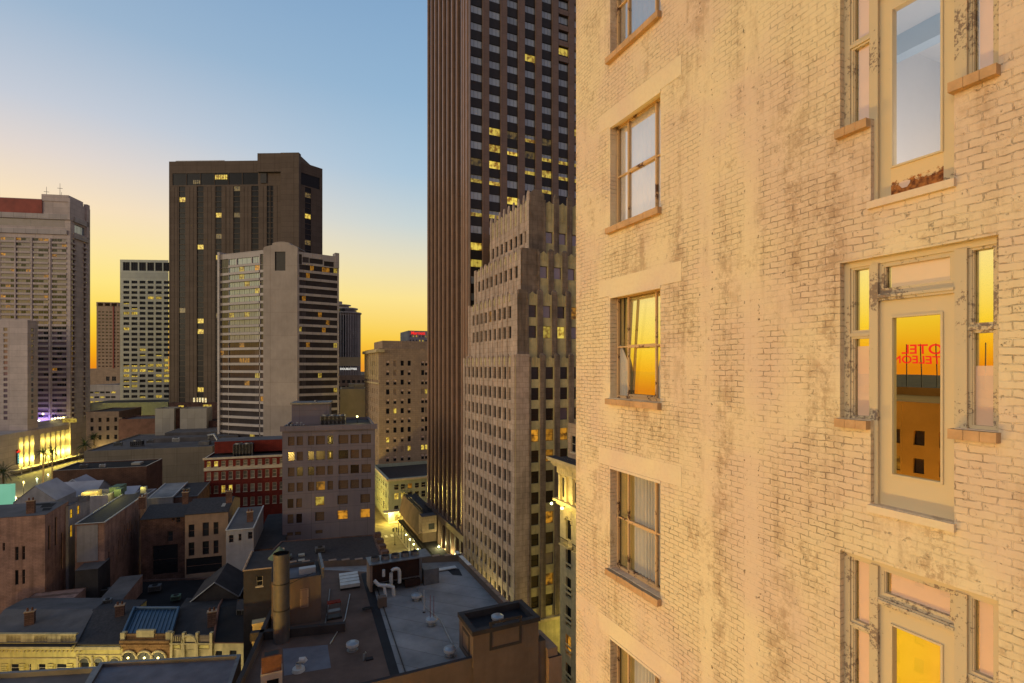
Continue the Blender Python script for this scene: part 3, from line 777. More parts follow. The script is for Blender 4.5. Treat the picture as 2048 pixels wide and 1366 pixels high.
# ------------------------------------------------------------------ ground, street, pavements
def sheet(name, poly, z, mat, kind='structure', th=None):
    mb = MB()
    if th: mb.prism(poly, z-th, z, mat)
    else: mb.face([(p[0], p[1], z) for p in poly], mat)
    b = (poly[0][0], poly[0][1], z)
    o = single(name, mb, None, None, b, kind=kind); return o
sheet('ground', [(-4000, -2500), (4000, -2500), (4000, 6000), (-4000, 6000)], GZ-.02, 'far_ground')
sheet('road', [(22.5, -40), (34.4, -40), (34.4, 420), (22.5, 420)], GZ+.004, 'street_asphalt')
sheet('cross_street', [(-60, 69.5), (90, 69.5), (90, 80.5), (-60, 80.5)], GZ+.008, 'street_asphalt')
sheet('cross_street', [(-60, 163), (110, 163), (110, 173), (-60, 173)], GZ+.008, 'street_asphalt')
sheet('pavement', [(34.4, 173.5), (38.4, 173.5), (38.4, 420), (34.4, 420)], GZ+.15, 'sidewalk', th=.16)
sheet('pavement', [(34.4, 83), (40.4, 83), (40.4, 162.5), (34.4, 162.5)], GZ+.15, 'sidewalk', th=.16)
sheet('pavement', [(20, 83), (22.5, 83), (22.5, 162.5), (20, 162.5)], GZ+.15, 'sidewalk', th=.16)
sheet('pavement', [(20, 173.5), (22.5, 173.5), (22.5, 420), (20, 420)], GZ+.15, 'sidewalk', th=.16)
for k in range(6):                         # crosswalk bars at the corner
    sheet('crosswalk_marking', [(23.6+1.8*k, 160.2), (24.4+1.8*k, 160.2), (24.4+1.8*k, 162.4), (23.6+1.8*k, 162.4)], GZ+.012, 'road_paint')
for k in range(14):
    sheet('lane_marking', [(28.3, 92+5*k), (28.45, 92+5*k), (28.45, 95+5*k), (28.3, 95+5*k)], GZ+.012, 'road_paint')

# ------------------------------------------------------------------ window kinds
STY.update({
 'st_mauve': dict(pane='glass_mauve', frame='metal_dark', fw=.06),
 'st_brown': dict(pane='glass_brown', frame='metal_dark', fw=.06, rail=.5),
 'st_side': dict(pane='glass_stripe', frame='metal_dark', fw=.05),
 'st_lit': dict(pane='room_yellow', frame='metal_dark', fw=.06, lit=1),
 'st_amber': dict(pane='room_amber', frame='metal_dark', fw=.06, rail=.5, lit=1),
 'tw': dict(pane='glass_tower', frame='spandrel_dark', fw=.05, mull=2),
 'tw_lit': dict(pane='room_yellow', frame='spandrel_dark', fw=.05, mull=2, lit=1),
 'tw_dim': dict(pane='room_dim', frame='spandrel_dark', fw=.05, mull=2, lit=1),
 'tw_half': dict(pane='room_yellow', frame='spandrel_dark', fw=.05, mull=2, blind=.5, blindmat='glass_tower', lit=1),
 'dk': dict(pane='glass_stripe', frame='spandrel_dark', fw=.12),
 'dk_lit': dict(pane='room_yellow', frame='spandrel_dark', fw=.12, lit=1),
 'dk_dim': dict(pane='room_dim', frame='spandrel_dark', fw=.12),
 'hb': dict(pane='glass_blue', frame='spandrel_dark', fw=.1, mull=2),
 'hg': dict(pane='glass_tower', frame='spandrel_dark', fw=.1, mull=2),
 'hd': dict(pane='glass_soft', frame='metal_dark', fw=.06, mull=2),
 'h_lit': dict(pane='room_yellow', frame='spandrel_dark', fw=.1, mull=2, lit=1),
 'h_amber': dict(pane='room_amber', frame='spandrel_dark', fw=.1, mull=2, lit=1),
 'of': dict(pane='glass_dark', frame='metal_grey', fw=.1, mull=2),
 'of_lit': dict(pane='room_yellow', frame='metal_grey', fw=.1, mull=2, lit=1),
 'of_half': dict(pane='room_yellow', frame='metal_grey', fw=.1, mull=2, blind=.55, blindmat='glass_dark', lit=1),
 'bal': dict(pane='glass_mauve', frame='metal_grey', fw=.08, mull=1),
 'bal2': dict(pane='glass_dark', frame='metal_grey', fw=.08, mull=1),
 'bal_lit': dict(pane='room_amber', frame='marriott_concrete', fw=.1, mull=1, lit=1),
 'sash': dict(pane='glass_dark', frame='trim_cream', fw=.06, rail=.5, sill='trim_cream'),
 'sash_b': dict(pane='glass_dark', frame='tan_stone', fw=.08, rail=.5, sill='tan_stone', blind=.4, blindmat='blind_white'),
 'sash_lit': dict(pane='room_yellow', frame='tan_stone', fw=.08, rail=.5, sill='tan_stone', lit=1),
 'sash_shut': dict(pane='tan_stone', frame='tan_stone', fw=.08, rail=.5, sill='tan_stone'),
 'red_sash': dict(pane='glass_curtain', frame='trim_cream', fw=.09, rail=.5, sill='trim_cream'),
 'red_lit': dict(pane='room_yellow', frame='trim_cream', fw=.09, rail=.5, sill='trim_cream', lit=1),
 'gh': dict(pane='glass_brown', frame='metal_dark', fw=.05),
 'gh2': dict(pane='glass_brown', frame='metal_dark', fw=.05, blind=.97, blindmat='gh_blind'),
 'gh_lit': dict(pane='room_amber', frame='metal_dark', fw=.05, lit=1),
 'gh_bright': dict(pane='room_yellow', frame='metal_dark', fw=.05, lit=1),
 'gh_slot': dict(pane='room_yellow', frame='glass_brown', fw=.42, lit=1),
 'old': dict(pane='glass_dark', frame='dark_brick', fw=.08, rail=.5),
 'old_lit': dict(pane='room_gold', frame='iron', fw=.09, rail=.5, mull=1, lit=1),
 'shop': dict(pane='room_yellow', frame='trim_cream', fw=.1, rail=.7, mull=1, lit=1),
})
mk('gh_blind', (96, 76, 60), .9, .15, 3)

# ------------------------------------------------------------------ stepped stone tower
def stepped_tower():
    b = Building('stepped_tower', 'tan stepped art deco stone tower with jagged pier tops, in front of the dark skyscraper', 'tower', (38.4, 82.8))
    tiers = [(0.0, GZ, 1.6), (1.0, 1.6, 13.2), (2.3, 13.2, 21.0), (5.6, 21.0, 31.6)]
    colY = [84.9+2.385*k for k in range(11)]; colX = [42.35+2.97*k for k in range(9)]
    mb = MB(); pr = MB(); sp = MB(); rf = MB()
    lits = [(1095, 664, 'st_lit', (8, 12)), (1124, 664, 'st_lit', (8, 12)), (1150, 625, 'st_amber', (9, 12)), (1069, 871, 'st_amber', (8, 12)), (1098, 871, 'st_amber', (8, 12)), (1120, 871, 'st_amber', (9, 12)),
            (1098, 911, 'st_amber', (8, 12)), (1098, 1041, 'st_amber', (8, 12)), (1066, 548, 'st_mauve', (6, 10)), (983, 632, 'st_amber', (3, 12)), (1050, 540, 'st_amber', (5, 9)), (1108, 1170, 'st_amber', (9, 14))]
    for ti, (s, z0, z1) in enumerate(tiers):
        x0, y0, x1, y1 = 38.4+s, 82.8+s, 70-s, 109.8-s*.35
        poly = [(x0, y0), (x1, y0), (x1, y1), (x0, y1)]
        zs = [k*3.73-2.2 for k in range(-12, 9)]
        zs = [z for z in zs if z > z0+.3-(0 if ti else -7.5) and z+2.2 < z1-1.1+ (0 if ti < 3 else 0)]
        if ti == 3: zs = [z for z in zs if z+2.2 < 27]
        ys = [y for y in colY if y0+1.2 < y < y1-.8]
        xs = [x for x in colX if x0+2.2 < x < x1-1]
        Lf = grid([y1-y for y in ys], zs, 1.35, 2.2); Fr = grid([x-x0 for x in xs], zs, 1.65, 2.2)
        def pick(h, px, py):
            if py < 590: return 'st_mauve'
            return 'st_brown' if random.random() < .8 else 'st_mauve'
        b.facade(mb, (x0, y1), (x0, y0), z0, z1, Lf, 'concrete_stepped', ['st_side'], .35, lits=lits)
        b.facade(mb, (x0, y0), (x1, y0), z0, z1, Fr, 'spandrel_cream', ['st_brown'], .35, lits=lits, pick=pick)
        wall_holes(mb, (x1, y0), (x1, y1), z0, z1, [], .1, 'concrete_stepped'); wall_holes(mb, (x1, y1), (x0, y1), z0, z1, [], .1, 'concrete_stepped')
        roof_cap(rf, poly, z1, .6, 'concrete_stepped', 'roof_grey', .3)
        zb = z0 if ti else GZ+7
        over = 1.6 if ti == 3 else .75
        # piers between the window columns, rising above the parapet as blunt points
        def pier(A, B, u, w, zlo, zhi, k, mat, point=True):
            L = math.hypot(B[0]-A[0], B[1]-A[1]); d = ((B[0]-A[0])/L, (B[1]-A[1])/L); n = (d[1], -d[0])
            T = lambda x, y, z: (A[0]+d[0]*x-n[0]*y, A[1]+d[1]*x-n[1]*y, z)
            pr.box(u-w/2, u+w/2, -k, .25, zlo, zhi, mat, T)
            if point:
                a = [T(u-w/2, -k, zhi), T(u+w/2, -k, zhi), T(u+w/2, .25, zhi), T(u-w/2, .25, zhi)]
                c = [T(u-w/4, -k*.3, zhi+over*.5), T(u+w/4, -k*.3, zhi+over*.5), T(u+w/4, .2, zhi+over*.5), T(u-w/4, .2, zhi+over*.5)]
                for i in range(4): pr.face([a[i], a[(i+1) % 4], c[(i+1) % 4], c[i]], mat)
                pr.face(c, mat)
        A, B = (x0, y1), (x0, y0)
        us = [y1-y for y in ys]
        mids = [(us[i]+us[i+1])/2 for i in range(len(us)-1)]
        for u in mids: pier(A, B, u, .62, zb, z1+over*.55, .13, 'concrete_stepped')
        e0, e1 = us[-1]+.9, us[0]-.9              # us descends: far end small u
        pier(A, B, (y1-y0)-.9 if ti == 0 else (y1-y0)-.55, 1.5 if ti == 0 else 1.1, zb, z1+over*.8, .12, 'concrete_stepped', ti == 3)
        pier(A, B, .5, 1.0, zb, z1+over*.5, .2, 'concrete_stepped', ti == 3)
        A2, B2 = (x0, y0), (x1, y0); us = [x-x0 for x in xs]
        for i in range(len(us)-1): pier(A2, B2, (us[i]+us[i+1])/2, 1.05, zb, z1+over*.7, .3, 'pier_dark')
        wc = us[0]-1.1
        pier(A2, B2, wc/2+.06, wc-.12, zb, z1+over*.9, .10, 'pier_dark' if ti else 'concrete_stepped', ti == 3)
        pier(A2, B2, wc+.05, .35, zb, z1+over*.3, .24, 'pier_dark', False)
        # crest panels: carved fins between the piers at the head of the tier
        for u in [x-x0 for x in xs]:
            T2 = lambda x, y, z: (x0+x, y0+y, z)
            hh = 1.3 if ti < 3 else 3.6
            for q in (-.32, 0, .32): sp.box(u+q-.05, u+q+.05, -.07, .02, z1-hh, z1+.25-abs(q)*.6, 'spandrel_cream', T2)
            sp.face([T2(u-.55, -.004, z1), T2(u+.55, -.004, z1), T2(u, -.004, z1+.45)], 'spandrel_cream')
        for y in ys:
            T3 = lambda x, yy, z: (x0+yy, y1-x, z)
            u = y1-y; hh = 1.2 if ti < 3 else 3.4
            sp.box(u-.18, u+.18, -.10, .02, z1-hh, z1+.3, 'spandrel_cream', T3)
            if ti == 3: sp.box(u-.5, u+.5, -.05, .02, z1-hh*.4, z1+.1, 'concrete_stepped', T3)
    b.part('wall', mb); b.part('pier', pr, 'stained vertical stone piers'); b.part('crest', sp, 'cream carved panels'); b.part('roof', rf)
    # string courses and low base with arched heads, lit by the street below
    bs = MB()
    bs.prism([(38.0, 82.35), (70.4, 82.35), (70.4, 110.0), (38.0, 110.0)], GZ, GZ+6.4, 'spandrel_cream')
    bs.prism([(37.75, 82.1), (70.6, 82.1), (70.6, 110.1), (37.75, 110.1)], GZ+6.403, GZ+6.9, 'ornate_stone')
    b.part('base', bs, 'cream ground-floor base lit by the street')
    b.finish(100)
stepped_tower()

# ------------------------------------------------------------------ tall dark skyscraper
def dark_tower():
    X0, Y0, Y1, X1 = 40.4, 112.0, 146.4, 78.0; ZT = 118.0
    b = Building('skyscraper', 'very tall brown granite skyscraper with dark glass bays and closely set vertical fins', 'skyscraper', (X0, Y0))
    mb = MB(); fl = 3.88
    xs = [40.6+.35+1.5+4.56*k for k in range(8)]
    centers = [on_y(px, Y0) for px in (952, 988.5, 1024, 1059, 1092.5, 1125.5, 1157, 1188)]
    zs = [82.9-1.75-fl*k for k in range(-8, 31)]
    holes = grid([c-X0 for c in centers], zs, 2.95, 1.75)
    L = 'tw_lit'; Dm = 'tw_dim'; H = 'tw_half'
    lits = [(987, 265, L), (1023, 271, Dm), (1059, 279, H), (1093, 285, Dm), (989, 298, L), (1023, 304, H), (1057, 311, Dm), (1091, 317, H), (1124, 323, H), (1155, 265, L), (1155, 327, H), (986, 331, L), (1058, 344, H), (1095, 349, L), (1122, 354, H), (1155, 358, H),
            (951, 325, Dm), (952, 359, H), (982, 363, H), (1091, 380, H), (1022, 403, L), (953, 429, H), (988, 434, H), (952, 493, L), (950, 525, L), (1059, 115, L), (1124, 100, L), (988, 495, Dm), (988, 500, Dm)]
    lits = [(a, c, s, (14, 14)) for a, c, s in lits]
    b.facade(mb, (X0, Y0), (X1, Y0), GZ, ZT, holes, 'spandrel_dark', ['tw'], .18, lits=lits)
    wall_holes(mb, (X1, Y0), (X1, Y1), GZ, ZT, [], .1, 'granite_brown'); wall_holes(mb, (X1, Y1), (X0, Y1), GZ, ZT, [], .1, 'granite_brown')
    # left face: strips of glass between fins
    n = 8; span = Y1-Y0; lf = []
    edge = 4.6                                # wide corner pier towards the camera
    pitch = (span-edge)/n
    uu = [pitch*(i+.5)+.25 for i in range(n)]
    wall_holes(mb, (X0, Y1), (X0, Y0), GZ, ZT, [(u-pitch*.34, u+pitch*.34, GZ+14, ZT-3) for u in uu], .5, 'granite_brown')
    b.part('wall', mb)
    gl = MB(); T = lambda x, y, z: (X0+y, Y1-x, z)
    for u in uu:
        z = GZ+14
        while z < ZT-3:
            gl.face([T(u-pitch*.34, .5, z), T(u+pitch*.34, .5, z), T(u+pitch*.34, .5, z+1.9), T(u-pitch*.34, .5, z+1.9)], 'glass_dark')
            gl.face([T(u-pitch*.34, .48, z+1.9), T(u+pitch*.34, .48, z+1.9), T(u+pitch*.34, .48, z+fl), T(u-pitch*.34, .48, z+fl)], 'spandrel_dark'); z += fl
    b.part('window_strip', gl, 'dark glass strips between the fins')
    fn = MB()
    for i in range(n+1):
        u = pitch*i+.25 if i else .35
        fn.box(u-.2, u+.2, -.42, .0, GZ+13, ZT, 'granite_fin', T); 
        fn.box(u-.5, u+.5, -.12, -.001, GZ+13, ZT, 'granite_brown', T)
    for u in (span-3.2, span-1.2): fn.box(u-.2, u+.2, -.3, -.001, GZ+13, ZT, 'granite_fin', T)
    fn.box(0, span-.2, -.95, -.003, GZ+11.5, GZ+13.0, 'granite_brown', T)
    for i in range(n+1): fn.box(pitch*i+.1, pitch*i+.9, -.75, -.002, GZ, GZ+11.5, 'granite_brown', T)
    b.part('fin', fn, 'pale vertical granite fins on the left face')
    pr = MB()
    for i in range(9):
        xl = X0-.0 if i == 0 else centers[i-1]+1.475
        xr = centers[i]-1.475 if i < 8 else X1
        if i == 0: xl = X0-.02
        pr.box(xl, xr, Y0-.55, Y0+.0, GZ, ZT, 'granite_brown')
    for z in [82.9+.25-fl*k for k in range(-8, 3)]:      # punched windows of the sixth bay high up
        pr.box(centers[5]-1.47, centers[5]+1.47, Y0-.45, Y0-.0, z, z+1.25, 'granite_brown')
    for z in [82.9+.25-fl*k for k in range(-8, 14)]:
        pr.box(centers[6]-1.47, centers[6]+1.47, Y0-.45, Y0-.0, z, z+1.25, 'granite_brown')
    b.part('pier', pr, 'brown granite piers between the glass bays')
    r = MB(); roof_cap(r, [(X0, Y0), (X1, Y0), (X1, Y1), (X0, Y1)], ZT, 1, 'granite_brown', 'roof_grey'); b.part('roof', r)
    b.finish(100)
dark_tower()

# ------------------------------------------------------------------ building with the lit cornice, between brick wall and stepped tower
def cornice_building():
    X0, Y1, Y0 = 38.4, on_x(1120, 38.4), 30.0
    b = Building('corner_building', 'slim stone building with arched windows under a floodlit yellow cornice, beside the brick wall', 'building', (X0, Y1))
    mb = MB(); ztop = Z(908, 77); zc = ztop-.4
    us = [2.4+3.6*k for k in range(9)]
    holes = []
    for r in range(10):
        z = ztop-6.0-6.0-r*4.15
        if z < GZ+1: break
        holes += grid(us, [z], 1.5, 2.9)
    pick = lambda h, px, py: 'st_amber' if (abs(py-1310) < 30 and px > 1100) else 'st_side'
    b.facade(mb, (X0, Y1), (X0, Y0), GZ, zc, holes, 'ornate_stone', None, .4, pick=pick)
    b.facade(mb, (X0+1, Y1-.6), (X0+1, Y0), zc, Z(845, 77), grid([1.5+2.0*k for k in range(12)], [zc+.9], 1.3, 2.4), 'tan_stone', ['sash'], .2)
    wall_holes(mb, (X0+20, Y1), (X0, Y1), GZ, zc, [], .1, 'ornate_stone'); wall_holes(mb, (X0+20, Y1-.6), (X0+1, Y1-.6), zc, Z(845, 77), [], .1, 'tan_stone')
    mb.face([(X0, Y0, zc), (X0+20, Y0, zc), (X0+20, Y1, zc), (X0, Y1, zc)], 'roof_dark')
    b.part('wall', mb)
    co = MB(); T = lambda x, y, z: (X0+y, Y1-x, z)
    prof = [(1.5, .0), (1.35, -.35), (1.0, -.6), (.8, -1.0), (.35, -1.3), (.22, -2.3), (.3, -2.5)]
    for (k0, za), (k1, zb_) in zip(prof[:-1], prof[1:]):
        co.box(-max(k0, .2), Y1-Y0, -k0, -.002, zc+zb_, zc+za-.003, 'ornate_stone', T, top='roof_dark')
    for i in range(52): co.box(-.3+i*.7, -.05+i*.7, -.75, -.2, zc-1.3+.003, zc-.75, 'ornate_stone', T)
    for i in range(70):
        u = i*.52; co.cyl(*T(u, -.33, 0)[:2], zc-2.2, zc-1.45, .17, .1, 'ornate_stone', 6)
    zl = zc-6.1
    co.box(-.7, Y1-Y0, -.85, -.002, zl-.35, zl, 'ornate_stone', T); co.box(-.4, Y1-Y0, -.45, -.002, zl-.8, zl-.353, 'ornate_stone', T)
    for i in range(14):                        # pilasters of the lit loggia
        co.box(.1+i*1.75, .6+i*1.75, -.35, -.001, zl+.003, zc-2.52, 'ornate_stone', T)
        if i % 2 == 0: co.box(.75+i*1.75, 1.7+i*1.75, -.02, -.001, zl+.4, zc-2.9, 'glass_dark', T)
    for i in range(8):                          # arched window surrounds and a balcony
        u = 2.4+3.6*i; z = zl-3.0
        co.tube([T(u+.95*math.cos(a), -.06, z+.95*math.sin(a)) for a in [PI*j/8 for j in range(9)]], .13, 'ornate_stone', 6)
        co.box(u-1.25, u+1.25, -.9, -.002, z-3.35, z-3.1, 'ornate_stone', T)
        for q in range(7): co.box(u-1.15+q*.36, u-1.1+q*.36, -.85, -.8, z-3.1, z-2.2, 'iron', T)
        co.box(u-1.2, u+1.2, -.88, -.8, z-2.2, z-2.12, 'iron', T)
        for r in range(1, 8):
            zz = z-3.2-r*4.15
            co.box(u-1.05, u+1.05, -.14, -.002, zz+1.35, zz+1.6, 'ornate_stone', T); co.box(u-1.0, u+1.0, -.18, -.002, zz-2.05, zz-1.85, 'ornate_stone', T)
    b.part('cornice', co, 'ornate bracketed cornice with iron balconies')
    lp = MB()
    for u, k in ((.3, 1.6), (3.2, 1.5), (10.0, 1.5), (17, 1.5)):
        x, y, z = T(u, -k, zl-.2); lp.sphere(x, y, z-.35, .2, 'lamp_green'); lp.tube([(x, y, z-.2), (x+k*.9, y, z+.1)], .04, 'iron', 6)
        ld = bpy.data.lights.new('cornice_lamp', 'POINT'); ld.energy = 420; ld.color = (1, .80, .22); ld.shadow_soft_size = .3
        lo = bpy.data.objects.new('cornice_lamp', ld); C.objects.link(lo); lo.location = (x-.6, y, z+.3)
        lo.parent = b.root; bl = b.root.location; lo.location = (x-.8-bl[0], y-bl[1], z+.4-bl[2])
    b.part('floodlight', lp)
    b.finish(60)
cornice_building()

# ------------------------------------------------------------------ far towers on the left half
def edge_len(A, B): return math.hypot(B[0]-A[0], B[1]-A[1])
def px_on(A, B, px):
    """distance along A->B at which image column px is met"""
    u = (px-CX)/FPX; dx, dy = FW[0]+u*RT[0], FW[1]+u*RT[1]
    ex, ey = B[0]-A[0], B[1]-A[1]; det = dx*(-ey)+dy*ex
    k = (A[0]*(-ey)+A[1]*ex)/det; qx, qy = dx*k, dy*k
    L = edge_len(A, B); return ((qx-A[0])*ex+(qy-A[1])*ey)/L
def bars(mb, A, B, specs, mat):
    for (u0, u1, k0, k1, z0, z1) in specs: local_box(A, B, mb, u0, u1, k0, k1, z0, z1, mat)

def brown_hotel():
    D = 270; A = W(338, 272); B = W(600, 270); Cc = W(645, 280); Dd = W(640, 330); E = W(350, 330)
    z1 = Z(320, D)
    b = Building('hotel_tower', 'tallest brown hotel tower with narrow vertical stripes of dark windows behind the white banded hotel', 'tower', A)
    mb = MB(); fl = 2.76; zt = Z(372, D)
    zs = [zt-2.2-fl*k for k in range(46)]; zs = [z for z in zs if z > GZ+10]
    cols = [(358, 370.5), (394.5, 407), (431, 443), (467, 480), (503, 517), (534, 546.5)]
    holes = []
    for a, c in cols:
        u0, u1 = px_on(A, B, a), px_on(A, B, c); holes += [(u0, u1, z, z+2.55) for z in zs]
    band = [(px_on(A, B, a), px_on(A, B, c), Z(368, D), Z(344, D)) for a, c in ((345, 372), (373, 400), (401, 428), (429, 456), (457, 484), (485, 516))]
    lits = [(437, 352, 'dk_lit', (20, 1)), (365, 394, 'dk_lit'), (440, 430, 'dk_lit'), (473, 376, 'dk_dim'), (473, 430, 'dk_dim'), (400, 497, 'dk_lit'), (437, 475, 'dk_dim'), (403, 645, 'dk_lit'), (403, 667, 'dk_lit'), (437, 632, 'dk_dim'), (367, 622, 'dk_dim'), (403, 780, 'dk_lit'), (436, 510, 'dk_lit'), (616, 394, 'dk_dim'), (616, 436, 'dk_lit'), (616, 483, 'dk_dim')]
    lits = [l if len(l) > 3 else l+((8, 5.5),) for l in lits]
    b.facade(mb, A, B, GZ, z1, holes+band, 'brown_precast', ['dk'], .3, lits=lits)
    us = (px_on(B, Cc, 610), px_on(B, Cc, 622))
    b.facade(mb, B, Cc, GZ, Z(326, 272), [(us[0], us[1], z, z+2.55) for z in zs]+[(us[0]-5, us[1]+5, Z(368, D), Z(344, D))], 'brown_precast', ['dk'], .3, lits=lits)
    for P_, Q in ((Cc, Dd), (Dd, E), (E, A)): wall_holes(mb, P_, Q, GZ, z1-1.5, [], .1, 'brown_precast')
    b.part('wall', mb)
    lw = MB(); gl = MB()
    u0, u1 = px_on(A, B, 430), px_on(A, B, 455)
    for i in range(7):
        q = u0+(u1-u0)*i/7; local_box(A, B, lw, q+.1, q+(u1-u0)/7-.15, .02, .06, Z(357, D), Z(348, D), 'room_yellow')
    u0, u1 = px_on(A, B, 386), px_on(A, B, 401)
    for i in range(4):
        q = u0+(u1-u0)*i/4; local_box(A, B, lw, q+.1, q+(u1-u0)/4-.15, .02, .06, Z(366, D), Z(358, D), 'room_dim')
    u0, u1 = px_on(A, B, 386), px_on(A, B, 415)
    for i in range(5):
        q = u0+(u1-u0)*i/5; local_box(A, B, lw, q+.1, q+(u1-u0)/5-.5, .02, .06, Z(808, D), Z(796, D), 'room_white')
    b.part('window', lw, 'row of lit restaurant windows near the top')
    # central core, taller, standing proud
    c = MB(); f1 = px_on(A, B, 518); f2 = px_on(A, B, 562)
    local_box(A, B, c, f1, px_on(A, B, 566), .02, 1.6, Z(345, D), Z(308, D), 'brown_precast')
    local_box(A, B, c, px_on(A, B, 566), px_on(A, B, 602), .02, 2.6, GZ, Z(309, D), 'brown_precast')
    local_box(A, B, c, f1, px_on(A, B, 600), -28, 0.0, z1-1, Z(309, D)-.4, 'brown_precast')
    local_box(A, B, c, f1+1, px_on(A, B, 534), .02, .5, Z(366, D), Z(346, D), 'spandrel_dark')
    b.part('lift_core', c)
    rb = MB(); 
    for px0 in (338, 376, 412, 449, 485, 523, 551):   # shallow vertical ribs in the precast panels
        for q in (0, 1.9, 3.8): local_box(A, B, rb, px_on(A, B, px0)+q+.6, px_on(A, B, px0)+q+.9, .0+.003, .12, GZ+10, Z(372, D), 'brown_precast')
    b.part('rib', rb)
    r = MB(); r.face([(p[0], p[1], z1-1.5) for p in (A, B, Cc, Dd, E)], 'roof_grey')
    for i in range(26):
        u = px_on(A, B, 346)+i*1.0; local_box(A, B, r, u, u+.5, -2.4, -2.0, z1-1.5, z1+1.1, 'metal_white')
    local_box(A, B, r, px_on(A, B, 346), px_on(A, B, 346)+26, -2.5, -2.3, z1+.9, z1+1.3, 'metal_white')
    b.part('roof', r); 
    a = MB(); x, y = W(497, 290); a.cyl(x, y, z1-1.5, z1+6, .12, .05, 'metal_grey', 6); b.part('antenna', a)
    b.finish(100)
brown_hotel()

def banded_hotel():
    A = W(437, 214); B = W(528, 205); Cc = W(596, 204.5); Dd = W(678, 214); E = W(668, 245); F_ = W(455, 245)
    b = Building('banded_hotel', 'white hotel tower with a blank curved-top centre wall between wings of long dark window bands', 'tower', A)
    fl = 3.06; mb = MB(); zt = Z(515, 207)
    zs = [zt-2.1-3.06*k for k in range(1, 27)]; zs = [z for z in zs if z > GZ+1]
    U = lambda px: px_on(A, B, px)
    def row(us): return [(u0, u1, z, z+2.05) for u0, u1 in us for z in zs]
    main = [(U(457)+i*(U(519)-U(457))/6, U(457)+(i+1)*(U(519)-U(457))/6) for i in range(6)]
    holes = row([(U(438.5), U(447)), (U(447), U(456.5))]+main+[(U(519.5)+.1, U(526.5))])
    tz = zt-2.4
    holes += [(U(439), U(456), tz-3.2+.0, tz+2.6)] if False else []
    holes += [(U(457), U(472), tz+.2, tz+2.7), (U(474), U(502), tz+.2, tz+2.7), (U(504), U(518), tz+.2, tz+2.7), (U(520), U(526.5), tz-.6, tz+3.5), (U(438.5), U(456.5), tz-.6, tz+2.9)]
    Y = 'h_lit'; Am = 'h_amber'; t = (6, 6)
    lits = [(480, 534, Y, t), (515, 533, Am, t), (480, 552, Y, t), (497, 567, Y, t), (512, 581, Y, t), (461, 631, Y, t), (497, 628, Y, t), (480, 688, Am, t), (442, 708, Am, (5, 5)), (480, 723, Am, t), (497, 723, Am, t), (513, 755, Y, t), (497, 770, Am, t), (523, 803, Am, t),
            (495, 834, Y, (7, 6)), (444, 848, Y, t), (512, 850, Am, t), (505, 868, Y, (6, 8))]
    def pick(h, px, py):
        if 457 < px < 519: return 'hb' if py < 605 else ('hg' if py < 680 else 'hd')
        return 'hd'
    rib = row([(U(438.5), U(456.5)), (U(457), U(519)), (U(519.5)+.1, U(526.5))])+holes[-5:]
    b.facade(mb, A, B, GZ, zt+2.6, holes, 'white_concrete', None, .35, lits=lits, pick=pick, ribbons=rib)
    V = lambda px: px_on(Cc, Dd, px)
    n = 9; right = [(V(598)+.1, V(604))]+[(V(604)+i*(V(675)-V(604))/n, V(604)+(i+1)*(V(675)-V(604))/n) for i in range(n)]
    holes2 = row(right)+[(V(598), V(604), tz-.6, tz+3.3), (V(605), V(618), tz+.2, tz+2.4), (V(619), V(646), tz+.2, tz+2.2), (V(648), V(668), tz-.3, tz+1.7)]
    t = (5, 6)
    lits2 = [(623, 540, Am, t), (652, 545, Am, t), (672, 545, Y, t), (619, 553, Am, t), (609, 600, Am, t), (643, 634, Am, t), (654, 650, Am, t), (600, 661, Y, (4, 6)), (615, 694, Am, t), (670, 695, Y, t), (640, 754, Y, t), (669, 784, Y, t), (648, 661, Am, (3, 5))]
    b.facade(mb, Cc, Dd, GZ, zt+1.8, holes2, 'white_concrete', None, .35, lits=lits2, pick=lambda h, px, py: 'hd', ribbons=row([(V(598)+.1, V(675))])+holes2[-4:])
    wall_holes(mb, Dd, E, GZ, zt+1.6, [], .1, 'white_concrete'); wall_holes(mb, E, F_, GZ, zt+1.6, [], .1, 'white_concrete'); wall_holes(mb, F_, A, GZ, zt+1.6, [], .1, 'white_concrete')
    b.part('wall', mb)
    c = MB(); T0 = lambda u, z, k=.6: None
    L = edge_len(B, Cc); d = ((Cc[0]-B[0])/L, (Cc[1]-B[1])/L); nn = (d[1], -d[0])
    P_ = lambda u, z, k=.5: (B[0]+d[0]*u+nn[0]*k, B[1]+d[1]*u+nn[1]*k, z)
    hA, hB = px_on(B, Cc, 551), px_on(B, Cc, 572)
    zk = Z(495, 204); holes3 = [(hA, hB, Z(541, 204), Z(503, 204))]
    A3, B3 = P_(0, 0), P_(L, 0)
    wall_holes(c, A3, B3, GZ, zk, holes3, .4, 'grey_concrete', 'spandrel_dark')
    c.face([P_(hA, Z(541, 204), .1), P_(hB, Z(541, 204), .1), P_(hB, Z(503, 204), .1), P_(hA, Z(503, 204), .1)], 'spandrel_dark')
    prof = [(0, zk), (.06*L, zk+.5), (.2*L, zk+.9), (.26*L, zk+1.1), (.27*L, zk+1.8), (.38*L, zk+2.25), (.5*L, zk+2.4), (.62*L, zk+2.3), (.76*L, zk+1.9), (.78*L, zk+1.2), (.9*L, zk+.8), (L, zk)]
    for (a, za), (q, zb_) in zip(prof[:-1], prof[1:]):
        c.face([P_(a, zk), P_(q, zk), P_(q, zb_), P_(a, za)], 'grey_concrete'); c.face([P_(a, za), P_(q, zb_), P_(q, zb_, -8), P_(a, za, -8)], 'grey_concrete')
    c.face([P_(L, GZ), P_(L, GZ, -.4), P_(L, zk, -.4), P_(L, zk)], 'grey_concrete'); c.face([P_(0, GZ, -.4), P_(0, GZ), P_(0, zk), P_(0, zk, -.4)], 'grey_concrete')
